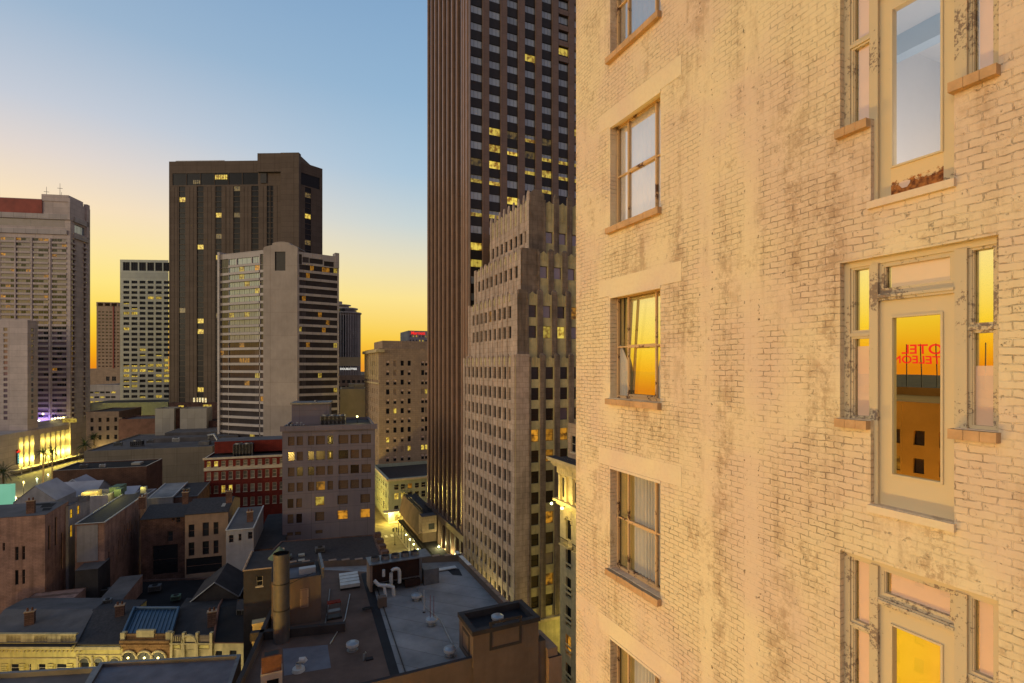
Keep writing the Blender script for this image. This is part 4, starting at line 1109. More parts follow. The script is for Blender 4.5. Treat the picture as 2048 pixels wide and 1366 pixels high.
    b.part('centre_wall', c, 'blank concrete centre wall with one tall dark recess')
    r = MB(); r.face([(p[0], p[1], zt+1.2) for p in (A, B, Cc, Dd, E, F_)], 'roof_grey')
    local_box(Cc, Dd, r, V(670), V(678), -3, .3, zt-3, zt+3.2, 'white_concrete'); local_box(A, B, r, -.3, U(440), -3, .3, GZ, zt+3.6, 'white_concrete')
    b.part('roof', r)
    # balcony slabs reading as white bands proud of the glass
    s_ = MB()
    for z in zs:
        local_box(A, B, s_, U(457), U(519), .005, .35, z-1.0, z-.05, 'white_concrete')
    b.part('spandrel', s_, 'projecting white bands')
    bl = MB()
    for i in range(14): local_box(A, B, bl, U(463)+i*.55, U(463)+i*.55+.2, -.25, -.2, Z(713, 207), Z(711.5, 207), 'blue_leds')
    b.part('light_strip', bl, 'row of small blue lights'); b.finish(100)
banded_hotel()

FG = Frame(860)
def point_light(parent, A, B, u, k, z):
    L = edge_len(A, B); d = ((B[0]-A[0])/L, (B[1]-A[1])/L); n = (d[1], -d[0])
    ld = bpy.data.lights.new('wall_washer', 'POINT'); ld.shadow_soft_size = .6; lo = bpy.data.objects.new('wall_washer', ld); C.objects.link(lo); lo.parent = parent
    b = wloc(parent); lo.location = (A[0]+d[0]*u+n[0]*k-b.x, A[1]+d[1]*u+n[1]*k-b.y, z-b.z); return lo
def balcony_hotel():
    # main slab: front faces the camera, narrow side faces right
    D = 290; s1, t0 = FG.st(W(141, D)); s0 = s1-75; dep = 17
    A, B = FG.w(s0, t0), FG.w(s1, t0); Cc = FG.w(s1, t0+dep); Dd = FG.w(s0, t0+dep)
    z1 = Z(397, D)
    b = Building('balcony_hotel', 'tall pale hotel slab with stacked balconies and reddish roof band at the left edge', 'tower', B)
    mb = MB(); fl = 2.87; zt = Z(478, D); zs = [zt-1.7-fl*k for k in range(60)]; zs = [z for z in zs if z > Z(835, D)]
    U = lambda px: px_on(A, B, px)
    w = U(134)-U(104.5); us = []
    segs = [(-34, -2), (1, 30), (32, 61), (66, 97), (104, 133)]
    holes = []
    for a, c in segs:
        ua, uc = U(a), U(c); n = 3
        for i in range(n): holes += [(ua+(uc-ua)*i/n, ua+(uc-ua)*(i+1)/n, z, z+1.55) for z in zs]
    t = (5, 5); Lb = 'bal_lit'
    lits = [(5, 476, Lb), (38, 480, Lb), (78, 480, Lb), (96, 481, Lb), (131, 491, Lb), (3, 509, Lb), (22, 543, Lb), (54, 544, Lb), (96, 556, Lb), (20, 576, Lb), (3, 587, Lb), (95, 590, Lb), (20, 610, Lb), (3, 597, Lb), (111, 742, Lb), (127, 785, Lb), (113, 514, Lb)]
    lits = [l+(t,) for l in lits]
    top = [(U(-10), U(130), Z(455, D), Z(441, D))]
    rib = [(U(a), U(c), z, z+1.55) for a, c in segs for z in zs]
    b.facade(mb, A, B, GZ, z1-1, holes+top, 'marriott_concrete', ['bal', 'bal', 'bal2'], .25, lits=lits, ribbons=rib+top)
    V = lambda px: px_on(B, Cc, px)
    h2 = []
    for a, c in ((143.5, 150), (167, 172)): h2 += [(V(a), V(c), z, z+1.9) for z in zs]
    h2 += [(V(149), V(170), Z(468, 297), Z(452, 297))]
    b.facade(mb, B, Cc, GZ, z1-1, h2, 'marriott_concrete', ['bal'], .6, pick=lambda h, px, py: 'hb' if py < 470 else 'bal')
    wall_holes(mb, Cc, Dd, GZ, z1-1, [], .1, 'marriott_concrete'); wall_holes(mb, Dd, A, GZ, z1-1, [], .1, 'marriott_concrete')
    b.part('wall', mb)
    bb = MB()
    for z in zs:
        for a, c in segs: local_box(A, B, bb, U(a), U(c), .01, .3, z-1.15, z-.1, 'marriott_concrete')
        for a, c in ((143.5, 150), (167, 172)): local_box(B, Cc, bb, V(a)-.2, V(c)+.2, .01, .9, z-.95, z-.05, 'marriott_concrete')
    local_box(A, B, bb, U(-36), U(135), .01, .8, Z(470, D), Z(461, D), 'white_concrete'); local_box(A, B, bb, U(-36), U(141), .01, .8, Z(440, D), Z(430, D), 'white_concrete')
    local_box(B, Cc, bb, V(147), V(176), .01, .8, Z(448, 297), Z(438, 297), 'white_concrete'); local_box(B, Cc, bb, V(147), V(176), .01, .8, Z(480, 297), Z(470, 297), 'white_concrete')
    for px in (31, 63.5, 100.5): local_box(A, B, bb, U(px)-.35, U(px)+.35, .02, .45, GZ, Z(478, D), 'marriott_concrete')
    b.part('balcony', bb, 'stacked white balcony fronts')
    rf = MB(); rf.face([(p[0], p[1], z1-1) for p in (A, B, Cc, Dd)], 'roof_grey')
    local_box(A, B, rf, U(-36), U(85), .02, .5, Z(430, D), Z(402, D), 'red_metal'); local_box(A, B, rf, U(84), U(138), -12, .4, Z(404, D), Z(391, D), 'marriott_concrete')
    local_box(A, B, rf, U(138), U(141)+.3, -4, 1.0, Z(440, D), Z(397, D), 'marriott_concrete'); local_box(B, Cc, rf, V(171), V(176.6), -1, .8, Z(480, 305), Z(411, 305), 'marriott_concrete')
    b.part('roof', rf)
    an = MB()
    for px, h in ((93, 8), (120, 10), (123, 5)):
        x, y = W(px, 300); an.cyl(x, y, z1-2, z1+2+h, .18, .08, 'metal_grey', 6)
        an.box(x-1.2, x+1.2, y-.08, y+.08, z1+h-1, z1+h-.8, 'metal_grey')
    b.part('antenna', an)
    b.finish(100)
    for u_ in (U(82), U(96)):
        lo = point_light(b.root, A, B, u_, 3.0, Z(838, D)); lo.data.energy = 1000; lo.data.color = (.36, .26, 1.0)
    # lower wing in front
    D2 = 262; s1b, tb = FG.st(W(55, D2)); A, B = FG.w(s1b-60, tb), FG.w(s1b, tb); Cc = FG.w(s1b, tb+7); Dd = FG.w(s1b-60, tb+7)
    zt = Z(655, D2); zz = [zt-1.9-2.78*k for k in range(25)]; zz = [z for z in zz if z > Z(845, D2)]
    U = lambda px: px_on(A, B, px); V = lambda px: px_on(B, Cc, px)
    w_ = simple_building('hotel_wing', 'lower pale hotel wing at the left edge, in front of the balcony slab', 'building', [A, B, Cc, Dd], Z(640, D2), 'marriott_concrete', 'roof_grey', 1,
        facs={0: dict(holes=[(U(7), U(15), z, z+1.7) for z in zz]+[(U(-14), U(-6), z, z+1.7) for z in zz], styles=['bal']), 1: dict(holes=[(V(62.5), V(67.5), z, z+1.7) for z in zz], styles=['bal', 'hb'])})
    # podium with tall lit niches
    s1c, tc = FG.st(W(36, 254)); s1c += .0
    V0 = FG.w(s1c, tc-40); V1 = FG.w(s1c, tc+58); V2 = FG.w(s1c-60, tc+58); V3 = FG.w(s1c-60, tc-40)
    zp = -32.0
    pb = Building('hotel_podium', 'pale hotel podium with a row of tall niches lit bright yellow from below', 'building', V0)
    mb = MB(); U = lambda px: px_on(V0, V1, px)
    nich = [(38, 46), (49, 57), (60, 68), (81, 89), (91.5, 99.5), (102, 110), (112, 119.5), (121.5, 129), (130.5, 138), (139.5, 147), (150, 157), (173, 178.5)]
    nh = [(U(a), U(c), GZ+2.4, zp-2.6) for a, c in nich]
    wall_holes(mb, V0, V1, GZ, zp, nh, 1.4, 'marriott_concrete', 'white_concrete')
    L = edge_len(V0, V1); d = ((V1[0]-V0[0])/L, (V1[1]-V0[1])/L); n = (d[1], -d[0])
    Q = lambda u, z, k: (V0[0]+d[0]*u-n[0]*k, V0[1]+d[1]*u-n[1]*k, z)
    for h in nh: mb.face([Q(h[0], h[2], 1.4), Q(h[1], h[2], 1.4), Q(h[1], h[3], 1.4), Q(h[0], h[3], 1.4)], 'white_concrete')
    wall_holes(mb, V1, V2, GZ, zp, [], .1, 'marriott_concrete'); wall_holes(mb, V2, V3, GZ, zp, [], .1, 'marriott_concrete'); wall_holes(mb, V3, V0, GZ, zp, [], .1, 'marriott_concrete')
    mb.face([(p[0], p[1], zp) for p in (V0, V1, V2, V3)], 'white_concrete')
    pb.part('wall', mb)
    sl = MB()                                  # sloped glazed-looking roof above the niches
    for a, c in ((80, 150),):
        sl.face([Q(U(a), zp, 0.0), Q(U(c), zp, 0.0), Q(U(c), zp+3.2, 5), Q(U(a), zp+3.2, 5)], 'white_concrete')
        sl.face([Q(U(a), zp+.01, 0), Q(U(a), zp+3.2, 5), Q(U(a), zp+.01, 5)], 'white_concrete')
        for i in range(7):
            u = U(a)+(U(c)-U(a))*i/6; sl.box(u-.1, u+.1, 0, .2, zp, zp+.2, 'metal_grey', lambda x, y, z: Q(x, z, y))
    pb.part('roof_slope', sl)
    cn = MB(); 
    cn.box(U(20), U(160), -3.2, -.0, GZ+1.8, GZ+2.2, 'white_concrete', lambda x, y, z: Q(x, z, y))
    for i in range(10): cn.cyl(*Q(U(30)+i*6, 0, -2.8)[:2], GZ, GZ+3.4, .25, .25, 'white_concrete', 8)
    pb.part('canopy', cn)
    for i, h in enumerate(nh):
        ld = bpy.data.lights.new('uplight', 'POINT'); ld.energy = 2600; ld.color = (1, .84, .14); ld.shadow_soft_size = .4
        lo = bpy.data.objects.new('uplight', ld); C.objects.link(lo); lo.parent = pb.root
        p = Q((h[0]+h[1])/2, h[2]+.22*(h[3]-h[2]), .35); bl = pb.root.location; lo.location = (p[0]-bl[0], p[1]-bl[1], p[2]-bl[2])
    for i in range(0, len(nh), 1):
        h = nh[i]; ld = bpy.data.lights.new('niche_fill', 'POINT'); ld.energy = 700; ld.color = (1, .80, .14); ld.shadow_soft_size = .4
        lo = bpy.data.objects.new('niche_fill', ld); C.objects.link(lo); lo.parent = pb.root; p = Q((h[0]+h[1])/2, h[2]+.72*(h[3]-h[2]), .1); bl = pb.root.location; lo.location = (p[0]-bl[0], p[1]-bl[1], p[2]-bl[2])  # second light added high in each niche to brighten its full height
    # terrace lights behind the podium edge
    tl = MB()
    for px, py in ((78, 841), (104, 838), (110, 837), (116, 836), (121, 836), (127, 835), (86, 828)):
        x, y = W(px, 284); tq = MB(); tq.sphere(x, y, Z(py, 284), .45, 'lamp_yellow', 6); pb.part('terrace_light', tq)
    local_box(FG.w(s1b, tb+22), FG.w(s1b+20, tb+22), tl, 2, 9, 0, .2, Z(846, 282), Z(838, 282), 'room_yellow')
    pb.part('terrace_window', tl)
    # upright neon sign on the podium
    sg = thing('neon_sign', 'small vertical sign with red emblem above pale letters on the podium wall', 'sign', *Q(U(32), 0, -.6)[:2], GZ)
    m = MB(); m.box(U(31), U(34.5), -.9, -.3, Z(930, 252), Z(900, 252), 'metal_dark', lambda x, y, z: Q(x, z, y)); part('sign_box', m, sg)
    m = MB(); zc = Z(903, 252); uc = U(32.7)
    pts = [(-1.3, -.7), (1.3, -.7), (1.1, .3), (.6, -.1), (.0, 1.0), (-.6, -.1), (-1.1, .3)]
    m.face([Q(uc+a, zc+c, -.95) for a, c in pts], 'red_neon'); part('emblem', m, sg, 'red crown-like emblem')
    m = MB()
    for i in range(6):
        zl = Z(908+i*3.4, 252); m.box(uc-.35, uc+.35, -.95, -.91, zl-.5, zl-.1, 'cyan_neon', lambda x, y, z: Q(x, z, y)); m.box(uc-.35, uc-.15, -.95, -.91, zl-.1, zl+.2, 'cyan_neon', lambda x, y, z: Q(x, z, y))
    part('lettering', m, sg)
    return Q, U
PQ, PU = balcony_hotel()

# white grid office block
A = W(240, 350); B = W(337, 352); Cc = W(337, 385); Dd = W(248, 385)
D = 350; z1 = Z(519, D); U = lambda px: px_on(A, B, px)
fl = 10.42*D/FPX; zs = [Z(561, D)-fl*k for k in range(23)]
cx = [(246.5+16.2*i, 258.5+16.2*i) for i in range(6)]
hol = [(U(a), U(c), z-.55*fl, z) for a, c in cx for z in zs]+[(U(a)-.3, U(c)+.3, Z(541, D), Z(524, D)) for a, c in cx]
def pick_of(h, px, py):
    p = .10 if py < 690 else (.78 if 722 < py < 765 else .3)
    if py < 545: return 'of'
    return ('of_lit' if random.random() < .6 else 'of_half') if random.random() < p else 'of'
ob = simple_building('office_block', 'white gridded office block with many yellow lit windows low down, left of the brown tower', 'building', [A, B, Cc, Dd], z1, 'office_white', 'roof_grey', 1.5,
    facs={0: dict(holes=hol, styles=['of'], dep=.5, pick=pick_of)})
tr = MB()
for i in range(6):
    u0 = U(244+i*16.2); u1 = U(244+(i+1)*16.2); um = (u0+u1)/2; za, zb_ = Z(822, D), Z(800, D)
    LL = edge_len(A, B); d = ((B[0]-A[0])/LL, (B[1]-A[1])/LL); n = (d[1], -d[0])
    Pq = lambda u, z: (A[0]+d[0]*u+n[0]*.6, A[1]+d[1]*u+n[1]*.6, z)
    tr.tube([Pq(u0, za), Pq(um, zb_)], .45, 'office_white', 4); tr.tube([Pq(um, zb_), Pq(u1, za)], .45, 'office_white', 4)
local_box(A, B, tr, U(250), U(336), .1, .3, Z(814, D), Z(809, D), 'room_yellow')
ob.part('truss', tr, 'diagonal bracing over a lit lobby')

# distant tower with ribs, left
A = W(193, 520); s_, t_ = FG.st(A); FA = [FG.w(s_, t_), FG.w(s_+23, t_), FG.w(s_+23, t_+20), FG.w(s_, t_+20)]
LL = 23
ft = simple_building('distant_tower', 'hazy pale far tower with arched rooftop openings between slab hotel and office block', 'tower', FA, Z(612, 520), 'tan_stone', 'roof_grey', 1,
    facs={0: dict(holes=[(1.5+u*3.4, 3.6+u*3.4, z, z+1.3) for u in range(6) for z in [Z(625, 520)-3.4*k for k in range(18)]], styles=['bal2'], dep=.3)}, limit=0)
m = MB()
for i in range(4): local_box(FA[0], FA[1], m, i*6.2, i*6.2+1.2, -10, .3, Z(612, 520), Z(606, 520), 'tan_stone')
local_box(FA[0], FA[1], m, 0, 20, -10, .4, Z(606, 520), Z(604, 520), 'tan_stone'); local_box(FA[0], FA[1], m, 15, 16, .02, .6, Z(740, 520), Z(612, 520), 'red_metal')
ft.part('crown', m)

# ribbed round tower behind the banded hotel
x, y = W(693, 450)
rt = Building('ribbed_tower', 'far ribbed tower with stacked overhanging roof discs, right of the banded hotel', 'tower', (x, y))
m = MB(); rr = 11.0; zt = Z(628, 450)
m.cyl(x, y, GZ, zt, rr, rr, 'grey_concrete', 28); rt.part('wall', m)
m = MB()
for i in range(36):
    a = 2*PI*i/36; m.box(-.3, .3, -.25, .8, GZ, zt, 'white_concrete', lambda X_, Y_, Z_: (x+math.cos(a)*(rr+Y_)-math.sin(a)*X_, y+math.sin(a)*(rr+Y_)+math.cos(a)*X_, Z_))
    m.box(-.55, .55, -.2, .05, Z(735, 450), zt-2, 'glass_dark', lambda X_, Y_, Z_: (x+math.cos(a+PI/36)*(rr+Y_)-math.sin(a+PI/36)*X_, y+math.sin(a+PI/36)*(rr+Y_)+math.cos(a+PI/36)*X_, Z_))
rt.part('rib', m)
m = MB(); m.cyl(x, y, zt, zt+1.0, rr+1.6, rr+1.6, 'white_concrete', 28); m.cyl(x, y, zt+1.0, Z(619, 450), 8.5, 8.5, 'glass_dark', 24); m.cyl(x, y, Z(619, 450), Z(617, 450), 9.6, 9.6, 'white_concrete', 24)
m.cyl(x-3, y, Z(617, 450), Z(612, 450), 5, 5, 'grey_concrete', 16); m.cyl(x-3, y, Z(612, 450), Z(610.5, 450), 6.8, 6.8, 'white_concrete', 16); m.cyl(x-6, y, Z(610.5, 450), Z(604, 450), 2.5, 2.5, 'grey_concrete', 12)
rt.part('roof_disc', m)

# text helper: real lettering as flat mesh
def text_mesh(txt, size, mat, name, extr=.02, bold=False):
    cu = bpy.data.curves.new(name, 'FONT'); cu.body = txt; cu.size = size; cu.extrude = extr; cu.align_x = 'CENTER'; cu.align_y = 'CENTER'
    if bold: cu.offset = size*.02
    o = bpy.data.objects.new(name, cu); C.objects.link(o); bpy.context.view_layer.update()
    me = bpy.data.meshes.new_from_object(o.evaluated_get(bpy.context.evaluated_depsgraph_get())); me.materials.clear(); me.materials.append(MATS[mat])
    bpy.data.objects.remove(o); bpy.data.curves.remove(cu); return me
def put_text(me, name, parent, pos, d, label=None):
    """stand text upright at pos, reading along direction d"""
    o = bpy.data.objects.new(name, me); C.objects.link(o)
    if parent: o.parent = parent; bl = wloc(parent); pos = (pos[0]-bl[0], pos[1]-bl[1], pos[2]-bl[2])
    o.location = pos; o.rotation_euler = (PI/2, 0, math.atan2(d[1], d[0]))
    if label: o['label'] = label
    return o

# low hotel with the white lit sign, and boxes behind the old tan block
P4 = F2.rect(660, 330, px1=738, dep=30)
sb = simple_building('sign_building', 'low dark building with lit white lettering along its roof, below the ribbed tower', 'building', P4, Z(752, 330), 'tan_stone', 'roof_grey', 1,
    facs={0: dict(holes=grid([2+3.1*i for i in range(8)], [Z(752, 330)-4.5-3.6*k for k in range(4)], 1.9, 1.8), styles=['of', 'old'])})
m = MB(); local_box(P4[0], P4[1], m, px_on(P4[0], P4[1], 677), px_on(P4[0], P4[1], 720), .2, .5, Z(732, 330), Z(714, 330), 'beige_stucco'); sb.part('sign_screen', m)
m = MB(); u0 = px_on(P4[0], P4[1], 676)
for i in range(9): local_box(P4[0], P4[1], m, u0+i*1.7, u0+i*1.7+.12, .1, .2, Z(752, 330), Z(735, 330), 'metal_grey')
sb.part('sign_rack', m)
dd = ((P4[1][0]-P4[0][0])/edge_len(P4[0], P4[1]), (P4[1][1]-P4[0][1])/edge_len(P4[0], P4[1])); nn = (dd[1], -dd[0])
uc = px_on(P4[0], P4[1], 697)
put_text(text_mesh('DOUBLETREE', 1.7, 'white_neon', 'lettering', .05, True), 'lettering', sb.root, (P4[0][0]+dd[0]*uc+nn[0]*.6, P4[0][1]+dd[1]*uc+nn[1]*.6, Z(738, 330)), dd, 'white lit letters')

P5 = F2.rect(680, 245, px1=732, dep=25)
simple_building('storage_block', 'blank beige block with a flat roof between banded hotel and old tan building', 'building', P5, Z(778, 245), 'beige_stucco', 'roof_grey', .8)
m = MB(); local_box(P5[0], P5[1], m, px_on(P5[0], P5[1], 697), px_on(P5[0], P5[1], 708), -6, -2, Z(778, 245), Z(768, 245), 'white_panel'); local_box(P5[0], P5[1], m, px_on(P5[0], P5[1], 709), px_on(P5[0], P5[1], 729), -9, -4, Z(778, 245), Z(769, 245), 'beige_stucco')
single('rooftop_box', m, 'two pale boxes on the flat roof of the blank beige block', 'roof unit', (P5[0][0], P5[0][1], Z(778, 245)))

# old tan office building
A = W(758, 200); B = W(858, 214); Cc = (A[0]+(B[0]-A[0])+16, B[1]+30)
P6 = F1.rect(758, 200, px1=880, dep=34)
D6 = 200
zs = [Z(903, 203)+3.72*k for k in range(-4, 13)]; zs = [z for z in zs if z < Z(722, 203)]
U = lambda px: px_on(P6[0], P6[1], px)
lz = [(789, 815, 'sash_lit', (6, 7)), (816, 892, 'sash_lit', (6, 8)), (775, 874, 'sash_lit', (6, 8)), (853, 779, 'sash_lit', (6, 9)), (853, 887, 'sash_lit', (9, 9)), (845, 887, 'sash_lit', (5, 9))]
def pk6(h, px, py): return random.choice(['sash_b', 'sash_b', 'sash_shut', 'st_side'])
hh = grid([U(p) for p in (775.5, 790, 804.5, 818.5, 845.5, 853)], zs, 1.25, 2.0)
Vx = lambda px: px_on(P6[3], P6[0], px)
tb = simple_building('old_office_building', 'old tan stone office building with rows of small sash windows, left of the skyscraper', 'building', P6, Z(697, 203), 'tan_stone', 'roof_grey', 1,
    facs={0: dict(holes=hh, styles=['sash_b'], dep=.25, lits=lz, pick=pk6), 3: dict(holes=[(u, u+1.3, z, z+2.0) for u in (4, 9, 14, 19, 24, 29) for z in zs], styles=['sash_b', 'st_side'])})
m = MB()
local_box(P6[3], P6[0], m, -.5, 34.5, .003, 1.1, Z(705, 203), Z(699, 203), 'ornate_stone'); local_box(P6[0], P6[1], m, -.6, U(768), .003, .9, Z(705, 203), Z(699, 203), 'ornate_stone')
local_box(P6[3], P6[0], m, -.1, 34.2, .003, .5, Z(768, 203), Z(765, 203), 'ornate_stone')
for i in range(8): local_box(P6[3], P6[0], m, 1+i*4.4, 1.8+i*4.4, .003, .4, Z(760, 203), Z(705, 203), 'ornate_stone')
local_box(P6[0], P6[1], m, U(768), U(858), -22, -3, Z(697, 203)-1, Z(681, 203), 'tan_stone')
tb.part('cornice', m)

# small block with the red sign further back
P7 = F1.rect(817, 420, px1=900, dep=30)
rb_ = simple_building('red_sign_building', 'far pale block carrying a red lit script sign, just left of the skyscraper', 'building', P7, Z(661, 420), 'white_concrete', 'roof_grey', 1,
    facs={0: dict(holes=grid([1.5+2.6*i for i in range(10)], [Z(674, 420)-3.6*k for k in range(6)], 1.2, 1.6), styles=['of', 'of_lit'])})
dd = ((P7[1][0]-P7[0][0])/edge_len(P7[0], P7[1]), (P7[1][1]-P7[0][1])/edge_len(P7[0], P7[1])); nn = (dd[1], -dd[0]); uc = px_on(P7[0], P7[1], 836)
put_text(text_mesh('Marriott', 3.4, 'red_neon', 'lettering', .05, True), 'lettering', rb_.root, (P7[0][0]+dd[0]*uc+nn[0]*.5, P7[0][1]+dd[1]*uc+nn[1]*.5, Z(666, 420)), dd, 'red lit script lettering')

# parking garage and low horizon buildings between the towers
P8 = FG.rect(176, 400, px1=243, dep=40)
U = lambda px: px_on(P8[0], P8[1], px)
gar = simple_building('parking_garage', 'pale parking garage with open lit decks, left of the office block', 'garage', P8, Z(770, 400), 'white_concrete', 'roof_grey', 1,
    facs={0: dict(holes=[(U(178+i*11), U(187+i*11), Z(787+9.6*r, 400), Z(783+9.6*r, 400)) for i in range(5) for r in range(4)], styles=['of'], pick=lambda h, px, py: random.choice(['of_lit', 'of_half', 'of', 'of_lit']))})
P9 = FG.rect(172, 470, px1=242, dep=40)
simple_building('garage_tower_block', 'tan blocky mid-rise above the parking garage with square dark openings', 'building', P9, Z(737, 470), 'tan_stone', 'roof_grey', 1,
    facs={0: dict(holes=[(px_on(P9[0], P9[1], 212), px_on(P9[0], P9[1], 219), Z(762, 470), Z(753, 470)), (px_on(P9[0], P9[1], 224), px_on(P9[0], P9[1], 232), Z(762, 470), Z(753, 470))], styles=['of'])})

# ------------------------------------------------------------------ grey hotel, red brick building, street corner
A = W(564.5, 107.3); B = W(750, 112.0); nvec = ((B[1]-A[1]), -(B[0]-A[0])); LL = edge_len(A, B); nvec = (nvec[0]/LL, nvec[1]/LL)
dv = ((B[0]-A[0])/LL, (B[1]-A[1])/LL)
GH = [A, B, (B[0]-nvec[0]*18-1.5*dv[0], B[1]-nvec[1]*18), (A[0]-nvec[0]*18, A[1]-nvec[1]*18)]
U = lambda px: px_on(A, B, px)
hh = []; zt = Z(873, 108)
cols = [(576, 589), (593.5, 606), (616, 628.5), (632, 650), (655, 666), (677, 696.5), (701, 718), (723, 742)]
for r in range(4):
    for a, c in cols: hh.append((U(a), U(c), zt-3.2*r-1.85, zt-3.2*r))
for r in (4, 5):
    for i in (0, 1): hh.append((U(cols[i][0]-1), U(cols[i][1]-2), zt-3.2*r-1.85-.15, zt-3.2*r-.1))
    for a, c in ((630.5, 648.5), (675, 695.5), (721, 740)): hh.append((U(a), U(c), zt-3.2*r-1.85, zt-3.2*r))
for a, c in ((574, 586), (590, 602), (631, 645)): hh.append((U(a), U(c), zt-3.2*6-1.3, zt-3.2*6-.6))
t = (7, 10)
lz = [(661, 878, 'gh_slot', t), (661, 909, 'gh_slot', t), (641, 973, 'gh_lit', (8, 9)), (641, 1006, 'gh_bright', (8, 9)), (731, 1032, 'gh_lit', t), (684, 1034, 'gh_lit', (8, 9)), (597, 907, 'gh_slot', (1, 1))]
gh = simple_building('grey_hotel', 'plain grey seven storey hotel with brown curtained windows, right of the red brick building', 'building', GH, Z(853, 108), 'hotel_grey', 'roof_dark', .5,
    facs={0: dict(holes=hh, styles=['gh'], dep=.18, lits=lz, pick=lambda h, px, py: 'gh2' if random.random() < .75 else 'gh'), 1: dict(holes=[(u, u+1.6, zt-3.2*r-1.8, zt-3.2*r) for u in (3, 8, 13) for r in range(6)], styles=['gh2'])})
m = MB(); local_box(A, B, m, -.35, LL+.5, .002, .45, Z(862, 108), Z(852, 108)+.05, 'hotel_grey', 'roof_grey'); gh.part('cornice', m)
# roof machinery of the grey hotel
zr = Z(853, 108)-.5; gx = lambda u, k: (A[0]+dv[0]*u-nvec[0]*k, A[1]+dv[1]*u-nvec[1]*k)
def TT(x, y, z): p = gx(x, y); return (p[0], p[1], z)
t_ = thing('rooftop_penthouse', 'grey boxy lift penthouse on the grey hotel roof', 'roof structure', *gx(1, 8), zr)
m = MB(); m.box(.8, 8.6, 7, 13, zr+.003, Z(806, 119), 'hotel_grey', TT, 'metal_grey'); part('wall', m, t_)
m = MB(); m.box(.5, 8.9, 6.7, 13.3, Z(806, 119)+.003, Z(806, 119)+.35, 'metal_grey', TT); m.cyl(*gx(5.5, 10), Z(806, 119)+.3, Z(800, 119), .35, .35, 'metal_grey'); part('roof', m, t_)
def cooling_unit(name, label, u0, u1, k0, k1, z, h, T, nf=3, group=None):
    o = thing(name, label, 'air conditioner', *T((u0+u1)/2, (k0+k1)/2, 0)[:2], z, group)
    m = MB(); m.box(u0, u1, k0, k1, z+.5, z+h, 'metal_dark', T, 'metal_grey'); part('casing', m, o)
    m = MB()
    n = 6
    for i in range(n+1): u = u0+(u1-u0)*i/n; m.box(u-.05, u+.05, k0-.06, k0-.01, z+.1, z+h, 'metal_grey', T)
    for u in (u0+.1, u1-.1): m.box(u-.1, u+.1, k0, k1, z, z+.5, 'metal_grey', T)
    for i in range(n): a = u0+(u1-u0)*i/n; m.tube([T(a, k0-.08, z+.6), T(a+(u1-u0)/n/2, k0-.08, z+h*.7), T(a+(u1-u0)/n, k0-.08, z+.6)], .05, 'metal_grey', 5)
    part('support_frame', m, o)
    for i in range(nf):
        m = MB(); u = u0+(u1-u0)*(i+.5)/nf; x, y, _ = T(u, (k0+k1)/2, 0); r = min((u1-u0)/nf, k1-k0)*.42
        m.cyl(x, y, z+h+.003, z+h+.3, r, r*.95, 'metal_grey', 14, cap=False); m.cyl(x, y, z+h+.01, z+h+.1, r*.93, r*.93, 'iron', 14)
        part('fan', m, o)
    return o
cooling_unit('cooling_unit', 'dark rooftop cooling unit on the grey hotel, beside the floodlight', 7.2, 12.2, 3.2, 6.5, zr, 2.2, TT, 3)
pp = MB()
for i in range(9): u = .4+i*.42; pp.tube([TT(u, 1.2+(i % 3)*.5, zr), TT(u, 1.2+(i % 3)*.5, zr+.7+.5*(i % 2)), TT(u+.35, 1.4, zr+.7+.4*(i % 2))], .06, 'galv', 5)
single('roof_pipes', pp, 'cluster of thin vent pipes at the left front corner of the grey hotel roof', 'pipes', (*gx(1, 1.5), zr))
m = MB(); fx, fy, fz = TT(14.6, 7.5, zr+1.5)
o = thing('floodlight', 'bright floodlight on a short mast on the grey hotel roof', 'lamp', fx, fy, zr)
m.cyl(fx, fy, zr, fz, .06, .06, 'iron', 6); part('mast', m, o); m = MB(); m.sphere(fx, fy, fz+.1, .2, 'lamp_yellow', 8); part('lamp', m, o)
def point(parent, x, y, z, e, col=(1, .82, .34), r=.25):
    ld = bpy.data.lights.new('lamp_light', 'POINT'); ld.energy = e; ld.color = col; ld.shadow_soft_size = r
    lo = bpy.data.objects.new('lamp_light', ld); C.objects.link(lo)
    if parent: lo.parent = parent; b = wloc(parent); lo.location = (x-b.x, y-b.y, z-b.z)
    else: lo.location = (x, y, z)
    return lo
point(o, fx, fy-.4, fz+.3, 260)

# red brick building
RB = F2.rect(408.5, 138, px1=572, dep=16); A, B = RB[0], RB[1]; U = lambda px: px_on(A, B, px)
D = 139; hh = []
rows = [(Z(933, D), Z(922, D)), (Z(959, D), Z(944, D)), (Z(986, D), Z(971, D)), (Z(1014, D), Z(998, D))]
for a, c in rows: hh += [(U(417.5+14.6*i)-.5, U(417.5+14.6*i)+.5, a, c) for i in range(11)]
t = (6, 7)
lz = [(419, 928, 'red_lit', t), (432, 928, 'red_lit', t), (447, 979, 'red_lit', t), (461, 979, 'red_lit', t)]
rbk = simple_building('red_brick_building', 'bright red brick building with cream bands and even sash windows, left of the grey hotel', 'building', RB, Z(915, D), 'red_brick', 'roof_dark', .4,
    facs={0: dict(holes=hh, styles=['red_sash'], dep=.12, lits=lz)}, cap='trim_cream')
m = MB(); local_box(A, B, m, -.3, 22.3, .003, .35, Z(918.5, D), Z(914.5, D), 'trim_cream'); rbk.part('cornice', m)
m = MB(); local_box(A, B, m, -.1, 22.2, .003, .2, Z(941, D), Z(934.5, D), 'trim_cream'); rbk.part('band', m, 'broad cream band')
m = MB(); RT_ = lambda x, y, z: (A[0]+F2.s[0]*x+F2.t[0]*y, A[1]+F2.s[1]*x+F2.t[1]*y, z)
